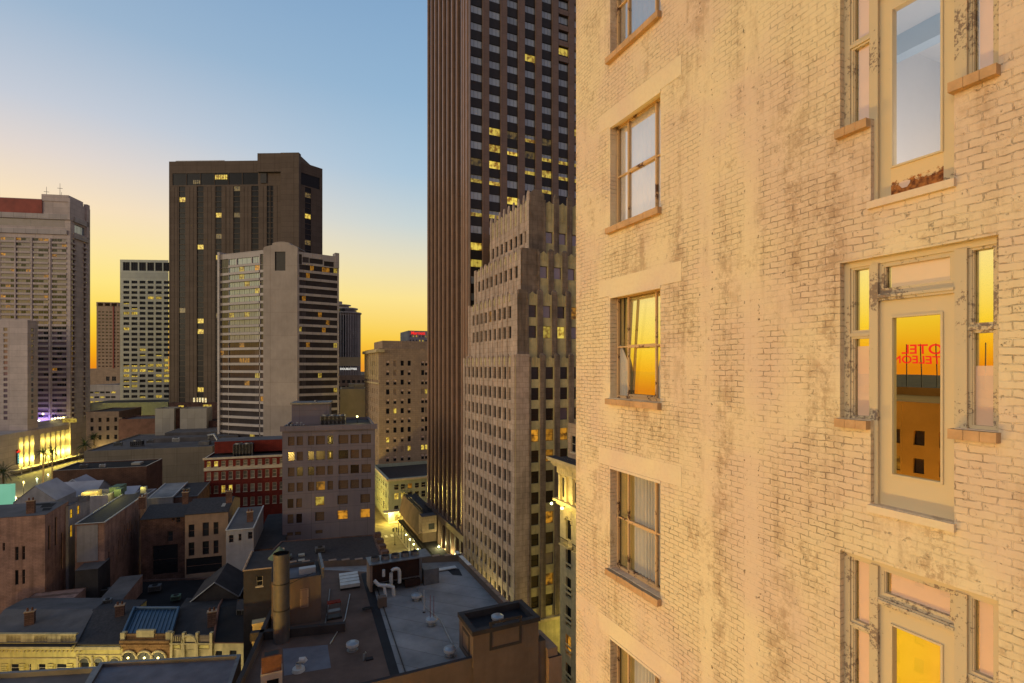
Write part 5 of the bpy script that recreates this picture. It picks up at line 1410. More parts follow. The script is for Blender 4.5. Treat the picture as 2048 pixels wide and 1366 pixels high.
m.box(1.0, 22.3, 6.5, 15, Z(914, D), Z(882, 146), 'red_brick', RT_, 'roof_grey'); rbk.part('attic', m, 'set-back red attic storey')
cooling_unit('cooling_unit', 'weathered grey cooling unit in front of the red attic storey', 6.2, 11.0, 3.5, 6.0, Z(915, D)-.4, 3.2, RT_, 2)

# large warehouse
WH = F2.rect(168, 178, px1=425, dep=48); A = WH[0]; zw = Z(901, 180)
wh = simple_building('warehouse', 'large blank beige warehouse with a broad flat grey roof, behind the low brown building', 'warehouse', WH, zw, 'warehouse', 'roof_grey', .35)
WT = lambda x, y, z: (A[0]+F2.s[0]*x+F2.t[0]*y, A[1]+F2.s[1]*x+F2.t[1]*y, z)
m = MB(); m.box(14, 44, 19, 26, zw-.35, zw+1.3, 'roof_grey', WT); m.box(16, 42, 27, 44, zw-.35, zw+2.4, 'roof_grey', WT); wh.part('roof_monitor', m)
cooling_unit('roof_fan_unit', 'small grey fan unit at the left of the warehouse roof', 10, 13.5, 10, 13, zw-.3, 1.9, WT, 1)
m = MB(); p = WT(37, 9, 0)
m.tube([WT(35, 12, zw-.2), WT(35.2, 12, zw+2.6), WT(37.5, 10.5, zw+3.0), WT(39, 9, zw+1.0), WT(39, 9, zw-.3)], .75, 'metal_grey', 10); m.box(33, 36.5, 6, 9.5, zw-.3, zw+1.0, 'metal_grey', WT)
single('roof_duct', m, 'fat curved metal duct on the right part of the warehouse roof', 'duct', (p[0], p[1], zw-.3))

# low brown brick building and its neighbours
P = F2.rect(106, 140, px1=293, dep=13); bb = simple_building('low_brown_building', 'long low brown brick building in front of the warehouse', 'building', P, Z(940, 141), 'brown_brick', 'roof_black', .3, cap='trim_cream')
m = MB(); T9 = lambda x, y, z: (P[0][0]+F2.s[0]*x+F2.t[0]*y, P[0][1]+F2.s[1]*x+F2.t[1]*y, z)
m.box(16.2, 18.4, 5, 8, Z(940, 141)-.3, Z(940, 141)+.25, 'white_panel', T9); bb.part('skylight', m)
P = F2.rect(237, 236, px1=310, dep=20); simple_building('reddish_building', 'reddish plain walled low building left of the two white panels', 'building', P, Z(838, 238), 'reddish_wall', 'roof_grey', .5)
P = F2.rect(310, 222, px1=348, dep=10); simple_building('white_blank_wall_building', 'low building with a blank white end wall, left of the narrow brown block', 'building', P, Z(817, 223), 'white_panel', 'roof_grey', .4)
P = F2.rect(360, 222, px1=413, dep=10); simple_building('white_blank_wall_building', 'wider low building with a blank white end wall, right of the narrow brown block', 'building', P, Z(817, 223), 'white_panel', 'roof_grey', .4)
P = F2.rect(347, 226, px1=361, dep=10); b_ = simple_building('brown_link_building', 'narrow brown block with one lit window between the two white blank walls', 'building', P, Z(818, 226), 'brown_brick', 'roof_dark', .4,
    facs={0: dict(holes=[(1.0, 2.0, Z(869, 226), Z(858, 226))], styles=['st_lit'])})
P = F2.rect(172, 262, px1=238, dep=30); simple_building('dark_stone_building', 'dim tan building with faint windows beside the lit podium', 'building', P, Z(824, 262), 'tan_wall', 'roof_dark', .5,
    facs={0: dict(holes=grid([2.5+3.4*i for i in range(5)], [Z(845, 262), Z(862, 262), Z(880, 262)], 1.3, 2.2), styles=['old', 'old', 'st_side'])})
P = F2.rect(176, 310, px1=336, dep=30); lb = simple_building('long_low_building', 'long low dark roofed building with a softly lit side below the office block', 'building', P, Z(806, 312), 'green_stucco', 'roof_dark', .5)
P = F2.rect(413, 228, px1=440, dep=10); simple_building('dark_infill_building', 'small dark block wedged against the left foot of the banded hotel', 'building', P, Z(842, 228), 'dark_brick', 'roof_dark', .4)
P = F2.rect(338, 262, px1=437, dep=6); fl_ = simple_building('hotel_canopy_building', 'low dark entrance building with lit doorway at the foot of the brown hotel', 'building', P, Z(806, 263), 'dark_brick', 'roof_grey', .4,
    facs={0: dict(holes=[(4, 6.5, Z(822, 263), Z(811, 263)), (15, 19, Z(823, 263), Z(810, 263))], styles=['shop'])})

# street corner building, lit by the street lamps
X0 = on_y(784, 175.0); Y0 = 175.0
CB = [(X0, Y0), (X0+26, Y0), (X0+26, Y0+26), (X0, Y0+26)]
CB = [(34.6, 175), (62, 175), (62, 203), (34.6, 203)]
A, B = CB[0], CB[1]; D = depth(*A); U = lambda px: px_on(A, B, px); ztc = Z(958, D)
hh = []
for px in (793, 806, 820, 834, 847): hh += [(U(px)-.75, U(px)+.75, Z(981, D), Z(971, D)), (U(px)-.75, U(px)+.75, Z(1001, D), Z(988, D)), (U(px)-.75, U(px)+.75, Z(1028, D), Z(1013, D))]
hs = [(3+4*i, 4.4+4*i, a, c) for i in range(6) for a, c in ((Z(981, D), Z(971, D)), (Z(1001, D), Z(988, D)), (Z(1028, D), Z(1013, D)))]
lz = [(793, 995, 'shop', (6, 8)), (806, 995, 'shop', (6, 8)), (820, 976, 'st_amber', (6, 6))]
cbl = simple_building('corner_shop_building', 'pale green stucco corner building glowing above a lit shop awning at the street crossing', 'building', CB, ztc, 'green_stucco', 'slate', 1.2,
    facs={0: dict(holes=hh+[(2+4.5*i, 5.2+4.5*i, GZ+.3, GZ+3.2) for i in range(5)], styles=['sash'], dep=.2, lits=lz, pick=lambda h, px, py: 'shop' if h[2] < GZ+1 else 'sash'),
          3: dict(holes=hs, styles=['sash', 'shop'])})
m = MB(); local_box(A, B, m, -.5, 27.4, .003, .6, ztc-.8, ztc-.1, 'trim_cream'); local_box(CB[3], CB[0], m, 0, 28.5, .003, .6, ztc-.8, ztc-.1, 'trim_cream'); cbl.part('cornice', m)
m = MB(); local_box(A, B, m, -2, 14, .003, 2.2, GZ+3.9, GZ+4.2, 'trim_cream'); local_box(A, B, m, -1.8, 13.8, .3, 2.0, GZ+3.8, GZ+3.897, 'lamp_yellow'); cbl.part('awning', m, 'flat awning with bright lamps under it')
for u in (0, 6, 12): point(cbl.root, A[0]+u, A[1]-1.3, GZ+3.4, 3600, (1, .80, .14), .5)
# building across the street, only its lit side is seen
OB = [(14, 176), (21.2, 176), (21.2, 230), (14, 230)]
simple_building('amber_side_building', 'building with a warm lit side wall across the street, left of the corner shop', 'building', OB, Z(940, 180), 'tan_wall', 'roof_dark', .5,
    facs={1: dict(holes=[(3+5*i, 4.6+5*i, z, z+2.2) for i in range(9) for z in (GZ+6, GZ+10.5)], styles=['old'])})
P = F1.rect(752, 184, px1=870, dep=20)
P = [(40, 206), (70, 206), (70, 222), (40, 222)]
simple_building('low_rear_block', 'plain low block between the old tan offices and the corner shop', 'building', P, Z(938, 215), 'tan_stone', 'roof_grey', .6)

# gallery building with iron balconies, in front of the skyscraper foot
GX0, GX1, GY0, GY1 = 36.2, 40.2, 134, 160.5
gz = Z(1008, 150)
gb = Building('gallery_building', 'low building with an iron railed roof terrace and a long posted gallery over the pavement', 'building', (GX0, GY0))
m = MB(); m.prism([(GX0, GY0+3.2), (GX1, GY0+3.2), (GX1, GY1), (GX0, GY1)], GZ+4.5, gz, 'tan_wall', 'roof_dark')
m.face([(GX0-1.3, GY0+3, GZ+7.2), (GX0-1.3, GY1, GZ+7.2), (GX0, GY1, gz), (GX0, GY0+3, gz)][::-1], 'membrane_brown'); m.face([(GX0-1.3, GY0+3, GZ+7.2), (GX0, GY0+3, gz), (GX0, GY0+3, GZ+7.2)][::-1], 'tan_wall')
gb.part('wall', m)
m = MB(); m.box(GX0-1.0, 39.2, GY0, GY0+3.2, GZ+8.3, Z(1033, 137), 'tan_stone', None, 'roof_grey'); m.box(37.0, 38.6, GY0-.03, GY0+.1, Z(1060, 137), Z(1048, 137), 'spandrel_dark'); gb.part('end_block', m)
m = MB(); m.box(34.6, GX0, 120, GY1, GZ+4.6, GZ+4.8, 'metal_dark'); m.box(GX0-.2, 40, 120, GY0+3, GZ+4.6, GZ+4.8, 'roof_dark'); gb.part('gallery_floor', m)
m = MB()
for i in range(26):
    y = GY0+3.4+i*1.05; m.box(GX0+.03, GX0+.09, y, y+.05, gz, gz+1.3, 'iron'); m.box(38.6, 38.66, y, y+.05, gz, gz+1.3, 'iron')
for i in range(4): m.box(GX0+.1+i*.8, GX0+.15+i*.8, GY0+3.3, GY0+3.35, gz, gz+1.3, 'iron')
for z in (gz+.3, gz+1.25): m.box(GX0+.02, GX0+.10, GY0+3.3, GY1, z, z+.06, 'iron'); m.box(GX0, 38.7, GY0+3.28, GY0+3.36, z, z+.06, 'iron'); m.box(GX0, 38.7, GY1-.1, GY1, z, z+.06, 'iron')
for i in range(5): m.box(36.5+i*.5, 36.56+i*.5, GY1-.3, GY1-.2, gz, gz+3, 'iron')
m.box(36.4, 38.8, GY1-.3, GY1-.2, gz+2.9, gz+3.0, 'iron')
for i in range(40):
    y = 120+i*1.0; m.box(34.66, 34.70, y, y+.04, GZ+4.8, GZ+5.8, 'iron')
m.box(34.64, 34.72, 120, GY1, GZ+5.75, GZ+5.82, 'iron')
gb.part('railing', m, 'black iron railings')
for i in range(11):
    y = 120.4+i*4.0; m = MB(); m.cyl(34.75, y, GZ+.15, GZ+4.6, .09, .08, 'iron', 6); m.cyl(34.75, y, GZ+.15, GZ+.5, .16, .12, 'iron', 6); gb.part('gallery_post', m)
base_lamp = None
for i in range(8):
    y = 118+i*4.4
    o = thing('gallery_lamp', 'glowing globe lamp hung along the edge of the posted gallery', 'lamp', 34.5, y, GZ+3.6, 'globe lamps along the gallery')
    m = MB(); m.sphere(34.5, y, GZ+3.7, .24, 'lamp_green', 8); part('globe', m, o); m = MB(); m.tube([(34.5, y, GZ+3.9), (34.5, y, GZ+4.6)], .03, 'iron', 5); part('hanger', m, o)
    if i % 2 == 0: point(o, 34.3, y, GZ+3.3, 700, (1, .92, .40))
def street_lamp(label, x, y, h=6.5, e=1500, col=(1, .82, .22), mat='lamp_yellow', group='street lamps'):
    o = thing('street_lamp', label, 'street lamp', x, y, GZ, group)
    m = MB(); m.cyl(x, y, GZ, GZ+.6, .22, .14, 'iron', 8); m.cyl(x, y, GZ+.6, GZ+h, .09, .06, 'iron', 8); m.box(x-.5, x+.5, y-.04, y+.04, GZ+h-.35, GZ+h-.28, 'iron'); part('post', m, o)
    m = MB(); m.sphere(x, y, GZ+h+.25, .3, mat, 8); part('globe', m, o)
    m = MB(); m.cyl(x, y, GZ+h+.5, GZ+h+.75, .22, .03, 'iron', 8); part('cap', m, o)
    point(o, x, y, GZ+h+.9, e*.4, col); point(o, x+.6, y-.6, GZ+h-.5, e, col); return o
street_lamp('orange glowing street lamp on the left kerb just before the crossing', 27.0-4.9, 157, 6.5, 5200, (1, .72, .16), 'lamp_orange')
street_lamp('street lamp with a yellow globe at the far left kerb past the crossing', 22.2, 186, 6.5, 6000, (1, .78, .16))
street_lamp('bright twin-glow lamp on the pavement at the skyscraper foot, further one', 38.9, 131, 5, 1800, (1, .92, .4), 'lamp_green')
street_lamp('bright lamp on the pavement at the skyscraper foot, nearer one', 39.2, 122, 5, 1800, (1, .92, .4), 'lamp_green')
street_lamp('street lamp on the kerb by the stepped tower base', 35.0, 92, 6, 1500, (1, .88, .3))
street_lamp('street lamp at the cross street in front of the stepped tower', 52.0, 79.0, 6, 1700, (1, .86, .2))
# traffic signal
tx, ty = 32.0, 152.5
o = thing('traffic_signal', 'dark traffic signal with two heads on a pole at the street crossing', 'traffic light', tx, ty, GZ)
m = MB(); m.cyl(tx, ty, GZ, GZ+.5, .22, .12, 'iron', 8); m.cyl(tx, ty, GZ+.5, GZ+5.2, .07, .06, 'iron', 8); part('pole', m, o)
for s in (-1, 1):
    m = MB(); m.box(tx+s*.5-.18, tx+s*.5+.18, ty-.2, ty+.12, GZ+3.9, GZ+5.0, 'iron')
    for k in range(3): m.cyl(tx+s*.5, ty-.22, GZ+4.1+.34*k-.02, GZ+4.1+.34*k+.02, .1, .1, 'metal_dark', 8)
    m.box(min(tx, tx+s*.4), max(tx, tx+s*.4), ty-.03, ty+.03, GZ+4.6, GZ+4.66, 'iron'); part('signal_head', m, o)
# cars
def car(label, x, y, mat, rz=0.0, group='cars in the street'):
    o = thing('car', label, 'car', x, y, GZ+.01, group, rz)
    m = MB(); prof = [(-2.2, .35), (-2.2, .75), (-1.9, .92), (-1.2, .98), (-.7, 1.42), (.7, 1.45), (1.35, .98), (2.0, .85), (2.2, .65), (2.2, .35)]
    w = .88
    for (a, c), (d_, e) in zip(prof, prof[1:]+prof[:1]): m.face([(-w if True else 0, a, c), (-w, d_, e), (w, d_, e), (w, a, c)][::-1], mat)
    m.face([(-w, a, c) for a, c in prof], mat); m.face([(w, a, c) for a, c in reversed(prof)], mat)
    q = bpy.data.objects.new('body', m.mesh('body')); C.objects.link(q); q.parent = o
    m = MB()
    for s in (-1, 1):
        pts = [(s*(w+.01), -1.05, 1.0), (s*(w+.01), 1.2, 1.0), (s*(w+.01), .66, 1.38), (s*(w+.01), -.62, 1.35)]
        m.face(pts if s > 0 else pts[::-1], 'glass_dark')
    m.face([(-.8, -1.18, 1.03), (.8, -1.18, 1.03), (.75, -.74, 1.40), (-.75, -.74, 1.40)], 'glass_dark'); m.face([(.8, 1.32, 1.03), (-.8, 1.32, 1.03), (-.75, .76, 1.44), (.75, .76, 1.44)], 'glass_dark')
    q = bpy.data.objects.new('window', m.mesh('window')); C.objects.link(q); q.parent = o
    for a in (-1.4, 1.4):
        for s in (-1, 1):
            m = MB(); m.tube([(s*.72, a, .33), (s*.92, a, .33)], .33, 'rubber', 10); q = bpy.data.objects.new('wheel', m.mesh('wheel')); C.objects.link(q); q.parent = o
    return o
car('white car parked on the left of the street before the crossing', 24.0, 166.5, 'car_white', 0.1)
car('dark car waiting behind the white one on the left of the street', 24.4, 159.8, 'car_dark', 0.05)

# ------------------------------------------------------------------ low old buildings on the left
def house(name, label, px0, D0, px1, dep, ze, zr_, wall, roof, kind='gable', holes=None, styles=('old',), lits=None, side_holes=None, cat='building', pick=None, coping=None, poly=None):
    P = poly or F2.rect(px0, D0, px1=px1, dep=dep); b = Building(name, label, cat, P[0]); mb = MB(); A, B, C_, D_ = P
    fh = [(px_on(A, B, a), px_on(A, B, c), z0, z1) for a, c, z0, z1 in (holes or [])]
    b.facade(mb, A, B, GZ, ze, fh, wall, list(styles), .2, lits=lits, pick=pick)
    b.facade(mb, B, C_, GZ, ze, side_holes or [], wall, list(styles), .2, lits=lits, pick=pick)
    wall_holes(mb, C_, D_, GZ, ze, [], .1, wall); wall_holes(mb, D_, A, GZ, ze, [], .1, wall)
    r = MB(); k = .25
    def at(s_, t_, z): return (A[0]+(B[0]-A[0])*s_+(D_[0]-A[0])*t_, A[1]+(B[1]-A[1])*s_+(D_[1]-A[1])*t_, z)
    e = .012
    if kind == 'gable':
        for s_ in (0, 1):
            tri = [at(s_, 0, ze), at(s_, 1, ze), at(s_, .5, zr_)]; mb.face(tri if s_ else tri[::-1], wall)
        for th in (0, .12):
            r.face([at(-e, -e, ze-.05+th), at(1+e, -e, ze-.05+th), at(1+e, .5, zr_+th), at(-e, .5, zr_+th)], roof); r.face([at(1+e, 1+e, ze-.05+th), at(-e, 1+e, ze-.05+th), at(-e, .5, zr_+th), at(1+e, .5, zr_+th)], roof)
        r.face([at(-e, -e, ze-.05), at(1+e, -e, ze-.05), at(1+e, -e, ze+.07), at(-e, -e, ze+.07)], coping or roof)
        for s_ in (-e, 1+e):
            if coping: r.tube([at(s_, -e, ze+.1), at(s_, .5, zr_+.2), at(s_, 1+e, ze+.1)], .16, coping, 5)
    elif kind == 'front_gable':
        mb.face([at(0, 0, ze), at(1, 0, ze), at(.5, 0, zr_)], wall); mb.face([at(1, 1, ze), at(0, 1, ze), at(.5, 1, zr_)], wall)
        r.face([at(-e, -e, ze), at(.5, -e, zr_+.1), at(.5, 1+e, zr_+.1), at(-e, 1+e, ze)][::-1], roof); r.face([at(1+e, -e, ze), at(1+e, 1+e, ze), at(.5, 1+e, zr_+.1), at(.5, -e, zr_+.1)], roof)
        if coping: r.tube([at(0, -e, ze+.05), at(.5, -e, zr_+.15), at(1, -e, ze+.05)], .12, coping, 5); r.tube([at(1+e, 0, ze+.05), at(1+e, 1, ze+.05)], .12, coping, 5)
    else:   # shed: front eave ze, back edge zr_
        for s_ in (0, 1):
            q = [at(s_, 0, ze), at(s_, 1, ze), at(s_, 1, zr_)]; mb.face(q if s_ else q[::-1], wall)
        mb.face([at(1, 1, ze), at(0, 1, ze), at(0, 1, zr_), at(1, 1, zr_)], wall)
        r.face([at(-e, -e, ze+.05), at(1+e, -e, ze+.05), at(1+e, 1+e, zr_+.05), at(-e, 1+e, zr_+.05)], roof)
        if coping:
            for s_ in (0, 1): r.tube([at(s_, 0, ze+.12), at(s_, 1, zr_+.12)], .14, coping, 5)
            r.tube([at(0, 0, ze+.1), at(1, 0, ze+.1)], .1, coping, 5)
    b.part('wall', mb); b.part('roof', r); b.finish(60)
    return b, at, P
zz = lambda py, D: Z(py, D)
# rear ones first
b, at, P = house('pink_plaster_building', 'tall peeling pinkish building with a patchy flat roof at the left edge', -70, 88, 90, 8, zz(1041, 88), zz(1010, 96), 'pink_plaster', 'roof_grey', 'shed',
    [(5, 10, zz(1108, 88), zz(1092, 88)), (30, 37, zz(1130, 88), zz(1102, 88)), (44, 50, zz(1130, 88), zz(1102, 88)), (30, 37, zz(1180, 88), zz(1150, 88)), (44, 50, zz(1180, 88), zz(1150, 88))],
    side_holes=[(1.0, 1.7, zz(1110, 90), zz(1060, 90)), (3.2, 3.9, zz(1110, 90), zz(1050, 90)), (5.4, 6.0, zz(1170, 90), zz(1090, 90))], styles=('old', 'st_side'))
m = MB(); 
for (s_, t_, w, l) in ((.75, .55, .16, .3), (.86, .3, .1, .2), (.62, .75, .2, .15)):
    m.face([at(s_, t_, zz(1041, 88)+(zz(1010, 96)-zz(1041, 88))*t_+.09), at(s_+w, t_, zz(1041, 88)+(zz(1010, 96)-zz(1041, 88))*t_+.09), at(s_+w*.8, t_+l, zz(1041, 88)+(zz(1010, 96)-zz(1041, 88))*(t_+l)+.09), at(s_-.05, t_+l, zz(1041, 88)+(zz(1010, 96)-zz(1041, 88))*(t_+l)+.09)], 'roof_black')
part('roof_patch', m, b.root)
b, at, P = house('cream_wall_house', 'narrow cream walled house with four glowing amber windows in its side', 112, 97.5, 137, 8.5, zz(1012, 98), zz(999, 107), 'white_plaster', 'roof_grey', 'shed',
    side_holes=[(.6, 1.7, zz(1040, 98), zz(1022, 98)), (3.3, 4.4, zz(1040, 98), zz(1022, 98)), (.6, 1.6, zz(1078, 98), zz(1054, 98)), (3.3, 4.3, zz(1078, 98), zz(1054, 98))], styles=('old_lit',))
b, at, P = house('slate_roof_warehouse', 'long pink plastered building with a big dark slate roof edged in white', 150, 96, 209, 21, zz(1050, 96), zz(1050, 96)+.6, 'pink_plaster', 'slate', 'shed',
    side_holes=[(1.6+2.2*i, 2.1+2.2*i, zz(1130-4*i, 100), zz(1100-4*i, 100)) for i in range(8)]+[(9+1.3*i, 9.5+1.3*i, zz(1072, 106), zz(1050, 106)) for i in range(3)], styles=('st_side',), coping='metal_white')
m = MB(); A0, B0 = P[0], P[1]; local_box(A0, B0, m, .3, px_on(A0, B0, 196), .01, .12, zz(1125, 96), zz(1052, 96), 'white_plaster'); part('wall_panel', m, b.root)
b, at, P = house('dark_brick_house', 'dark brick house with a big shadowy carriage opening, left of the house with a skylight', 281, 106, 373, 11, zz(1040, 106), zz(1040, 106)+1.6, 'dark_brick', 'slate', 'gable',
    [(305, 356, zz(1153, 106), zz(1094, 106)), (335, 346, zz(1088, 106), zz(1067, 106)), (343, 350, zz(1046, 106), zz(1041, 106)), (352, 361, zz(1051, 106), zz(1040.3, 106))], styles=('old',))
b, at, P = house('brick_house', 'brown brick house with tall dark windows and one pale skylight in its slate roof', 370, 104, 456, 12, zz(1030, 104), zz(1030, 104)+1.7, 'tan_wall', 'slate', 'gable',
    [(377, 389, zz(1076, 104), zz(1050, 104)), (405, 418, zz(1076, 104), zz(1048, 104)), (427, 437, zz(1074, 104), zz(1049, 104)), (377, 389, zz(1113, 104), zz(1086, 104)), (405, 418, zz(1113, 104), zz(1086, 104)), (427, 437, zz(1113, 104), zz(1086, 104)), (372, 444, zz(1150, 104), zz(1118, 104))], styles=('old',))
m = MB(); s0 = .78; q = [at(s0, .16, 0), at(s0+.09, .16, 0), at(s0+.1, .27, 0), at(s0+.01, .27, 0)]; ze = zz(1030, 104)
m.face([(p[0], p[1], ze+1.7*2*t+.16) for p, t in zip(q, (.16, .16, .27, .27))], 'white_panel'); part('skylight', m, b.root)
b, at, P = house('pale_house', 'small pale grey house with white roof edges, between brick house and grey hotel', 452, 98, 507, 12, zz(1062, 98), zz(1062, 98)+1.2, 'white_plaster', 'roof_grey', 'shed',
    [(458, 467, zz(1086, 98), zz(1071, 98)), (477, 483, zz(1084, 98), zz(1070, 98)), (496, 505, zz(1082, 98), zz(1068, 98))], styles=('old',), coping='metal_white')
house('dark_roof_building', 'dark low roof with one white skylight against the foot of the grey hotel', 505, 100, 566, 20, zz(1100, 100), zz(1100, 100)+1.3, 'dark_brick', 'roof_dark', 'shed')
P = F2.rect(500, 84, px1=775, dep=22); Pd = [PZ(498, 1142, -32.5), PZ(776, 1128, -32.5), PZ(752, 1066, -35.6), PZ(560, 1082, -35.6)]
m = MB(); z_ = [-32.9, -32.9, -33.0, -33.0]
Pd = [PZ(498, 1146, -33), PZ(772, 1130, -33), PZ(748, 1070, -33), PZ(562, 1083, -33)]
bd = simple_building('slate_shed', 'broad dark roof with two small skylights directly in front of the grey hotel', 'building', Pd, -32.9, 'dark_brick', 'slate', .12)
m = MB(); 
for px, py in ((603, 1111), (603, 1122)):
    x, y = PZ(px, py, -33); m = MB(); m.box(x-.5, x+.5, y-.5, y+.4, -33, -32.75, 'white_panel'); bd.part('skylight', m)
m = MB()
for i in range(5):
    x, y = PZ(752+5*i, 1072+12*i, -33); m.box(x-.4, x+.8, y-1, y+.3, -33.2, -32.3, 'dark_brick')
bd.part('stepped_gable', m)
house('white_shed', 'pale lean-to roof in front of the warehouse', 296, 122, 345, 12, zz(998, 122), zz(998, 122)+1, 'white_plaster', 'membrane_white', 'shed', coping='metal_white')
house('dark_shed', 'dark flat shed right of the pale lean-to', 338, 124, 395, 12, zz(996, 124), zz(996, 124)+.9, 'dark_brick', 'slate', 'shed', coping='metal_grey')
house('market_roof', 'low pale market roof between the lit terrace and the roof hut', 205, 128, 268, 9, zz(992, 128), zz(974, 133), 'white_plaster', 'tent_blue', 'gable')
house('market_roof', 'wide bluish hipped market roof left of the lit terrace', 62, 122, 186, 11, zz(1002, 122), zz(966, 128), 'white_plaster', 'tent_blue', 'gable')
house('market_roof', 'steeper bluish market roof nearer the left edge', 26, 114, 112, 9, zz(1006, 114), zz(975, 114), 'white_plaster', 'tent_blue', 'front_gable')
house('market_roof', 'brown and blue peaked roof just before the low brown building', 108, 131, 182, 7, zz(984, 131), zz(962, 131), 'white_plaster', 'tent_blue', 'front_gable', coping='metal_white')
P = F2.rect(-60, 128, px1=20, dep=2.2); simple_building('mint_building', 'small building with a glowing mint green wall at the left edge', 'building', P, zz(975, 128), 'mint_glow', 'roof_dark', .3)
P = F2.rect(152, 112, px1=216, dep=7); tb2 = simple_building('lit_terrace', 'low rooftop terrace glowing yellow under string lights', 'building', P, zz(994, 112), 'white_plaster', 'beige_stucco', .9)
m = MB(); TP = lambda x, y, z: (P[0][0]+F2.s[0]*x+F2.t[0]*y, P[0][1]+F2.s[1]*x+F2.t[1]*y, z); zt_ = zz(994, 112)
m.box(.5, 3.2, 1, 4, zt_-.9, zt_+.6, 'beige_stucco', TP); m.box(4.5, 6.5, 4, 8, zt_-.9, zt_+.8, 'copper_green', TP); m.box(6.2, 7.5, 2, 4, zt_-.9, zt_+.7, 'copper_green', TP); tb2.part('roof_box', m)
for u in (1.5, 4, 6.8): point(tb2.root, *TP(u, .6, zt_+1.3), 240, (1, .85, .2))
P = F2.rect(262, 126, px1=296, dep=6); tb3 = simple_building('roof_hut', 'small lit roof hut with pale boxes before the pale lean-to', 'building', P, zz(990, 126), 'white_plaster', 'roof_grey', .3)
TP2 = lambda x, y, z: (P[0][0]+F2.s[0]*x+F2.t[0]*y, P[0][1]+F2.s[1]*x+F2.t[1]*y, z)
m = MB(); m.box(1.6, 2.8, 1, 2, zz(990, 126)-.3, zz(977, 126), 'white_panel', TP2); tb3.part('roof_box', m); point(tb3.root, *TP2(2, .4, zz(978, 126)), 60, (1, .9, .2))
Pc = [PZ(120, 1245, -42), PZ(520, 1225, -42), PZ(520, 1150, -42), PZ(150, 1165, -42)]
simple_building('courtyard_shed', 'low black roofs filling the dark courtyard between the old houses', 'building', Pc, -42, 'dark_brick', 'roof_black', .3)
P = F2.rect(455, 84, px1=505, dep=8)
house('gabled_rear_house', 'dark rear house with a pale edged front gable, behind the ornate facades', 380, 84, 478, 9, zz(1205, 84), zz(1172, 84), 'roof_dark', 'roof_dark', 'front_gable', coping='metal_grey')
b, at, P = house('timber_house', 'dark clapboard house with one framed window beside the round chimney', 487, 66, 556, 6, zz(1143, 66), zz(1143, 66)+.4, 'roof_dark', 'roof_dark', 'shed', [(512.5, 525.5, zz(1176, 66), zz(1156, 66))], styles=('sash',), coping='tan_stone')
b, at, P = house('pink_shed', 'low pinkish wall and patched roof between old buildings', 20, 83, 130, 7, zz(1222, 83), zz(1196, 88), 'pink_plaster', 'pink_plaster', 'shed')
b, at, P = house('grey_roof_shed', 'patched grey blue lean-to roof beside the dark slate roof', 195, 88, 245, 9, zz(1205, 88), zz(1205, 88)+.8, 'pink_plaster', 'roof_grey', 'shed')
b, at, P = house('utility_shed', 'pale box shed at the foot of the pink plastered building', 150, 93, 196, 5, zz(1142, 93), zz(1142, 93)+.2, 'roof_dark', 'roof_grey', 'shed')

# front row, facades lit from the street
DF = 73.0
def front(name, label, px0, px1, ye, rise, wall, roof, holes, styles=('old',), kind='gable', dep=15, coping=None):
    A, B = W(px0, DF), W(px1, DF); t = F1.t; po = [A, B, (B[0]+t[0]*dep, B[1]+t[1]*dep), (A[0]+t[0]*dep, A[1]+t[1]*dep)]
    return house(name, label, px0, DF, px1, dep, zz(ye, DF), zz(ye, DF)+rise, wall, roof, kind, holes, styles, coping=coping, poly=po)
def arch(m, A, B, uc, zs_, r, mat, k=.1, th=.14):
    L = edge_len(A, B); d = ((B[0]-A[0])/L, (B[1]-A[1])/L); n = (d[1], -d[0])
    m.tube([(A[0]+d[0]*(uc+r*math.cos(t))+n[0]*k, A[1]+d[1]*(uc+r*math.cos(t))+n[1]*k, zs_+r*math.sin(t)) for t in [PI*j/10 for j in range(11)]], th, mat, 6)
def half_disc(m, A, B, uc, zs_, r, mat, k=.03):
    L = edge_len(A, B); d = ((B[0]-A[0])/L, (B[1]-A[1])/L); n = (d[1], -d[0])
    m.face([(A[0]+d[0]*(uc+r*math.cos(t))+n[0]*k, A[1]+d[1]*(uc+r*math.cos(t))+n[1]*k, zs_+r*math.sin(t)) for t in [PI*j/12 for j in range(13)]], mat)
zf = lambda py: zz(py, DF)
b, at, P = front('balustrade_house', 'yellow lit ornate facade with a pierced balustrade and carved keystones, leftmost in the row', -40, 153, 1284, 1.3, 'facade_cream', 'roof_grey', [(20, 42, zf(1345), zf(1328)), (56, 62, zf(1345), zf(1328)), (75, 91, zf(1345), zf(1328)), (111, 133, zf(1345), zf(1328))], ('sash',))
A, B = P[0], P[1]; U = lambda px: px_on(A, B, px); m = MB()
local_box(A, B, m, 0, U(153), .003, .9, zf(1291), zf(1287), 'facade_stone', 'roof_dark'); local_box(A, B, m, 0, U(153), .003, .5, zf(1296), zf(1291)-.004, 'facade_cream')
local_box(A, B, m, 0, U(153), -.3, .12, zf(1288)+.3, zf(1284), 'facade_stone'); local_box(A, B, m, 0, U(153), -.3, .12, zf(1270), zf(1267), 'facade_stone')
i = 0; u = 0.2
while u < U(150):
    if int(u/1.9) % 2 == 0: local_box(A, B, m, u, u+.09, -.15, .05, zf(1284), zf(1270), 'facade_stone'); u += .2
    else: local_box(A, B, m, u, u+.6, -.25, .14, zf(1284), zf(1270), 'facade_stone'); u += .63
for i in range(24): local_box(A, B, m, .3+.6*i, .48+.6*i, .003, .34, zf(1302), zf(1297), 'facade_stone')
local_box(A, B, m, 0, U(153), .003, .16, zf(1317), zf(1315), 'facade_stone')
for px in (10, 46, 103, 141): 
    for q in range(4): local_box(A, B, m, U(px)-.42+.03*q, U(px)+.42-.03*q, .003, .2+.05*(q % 2), zf(1330+4.5*q), zf(1326.5+4.5*q), 'facade_cream')
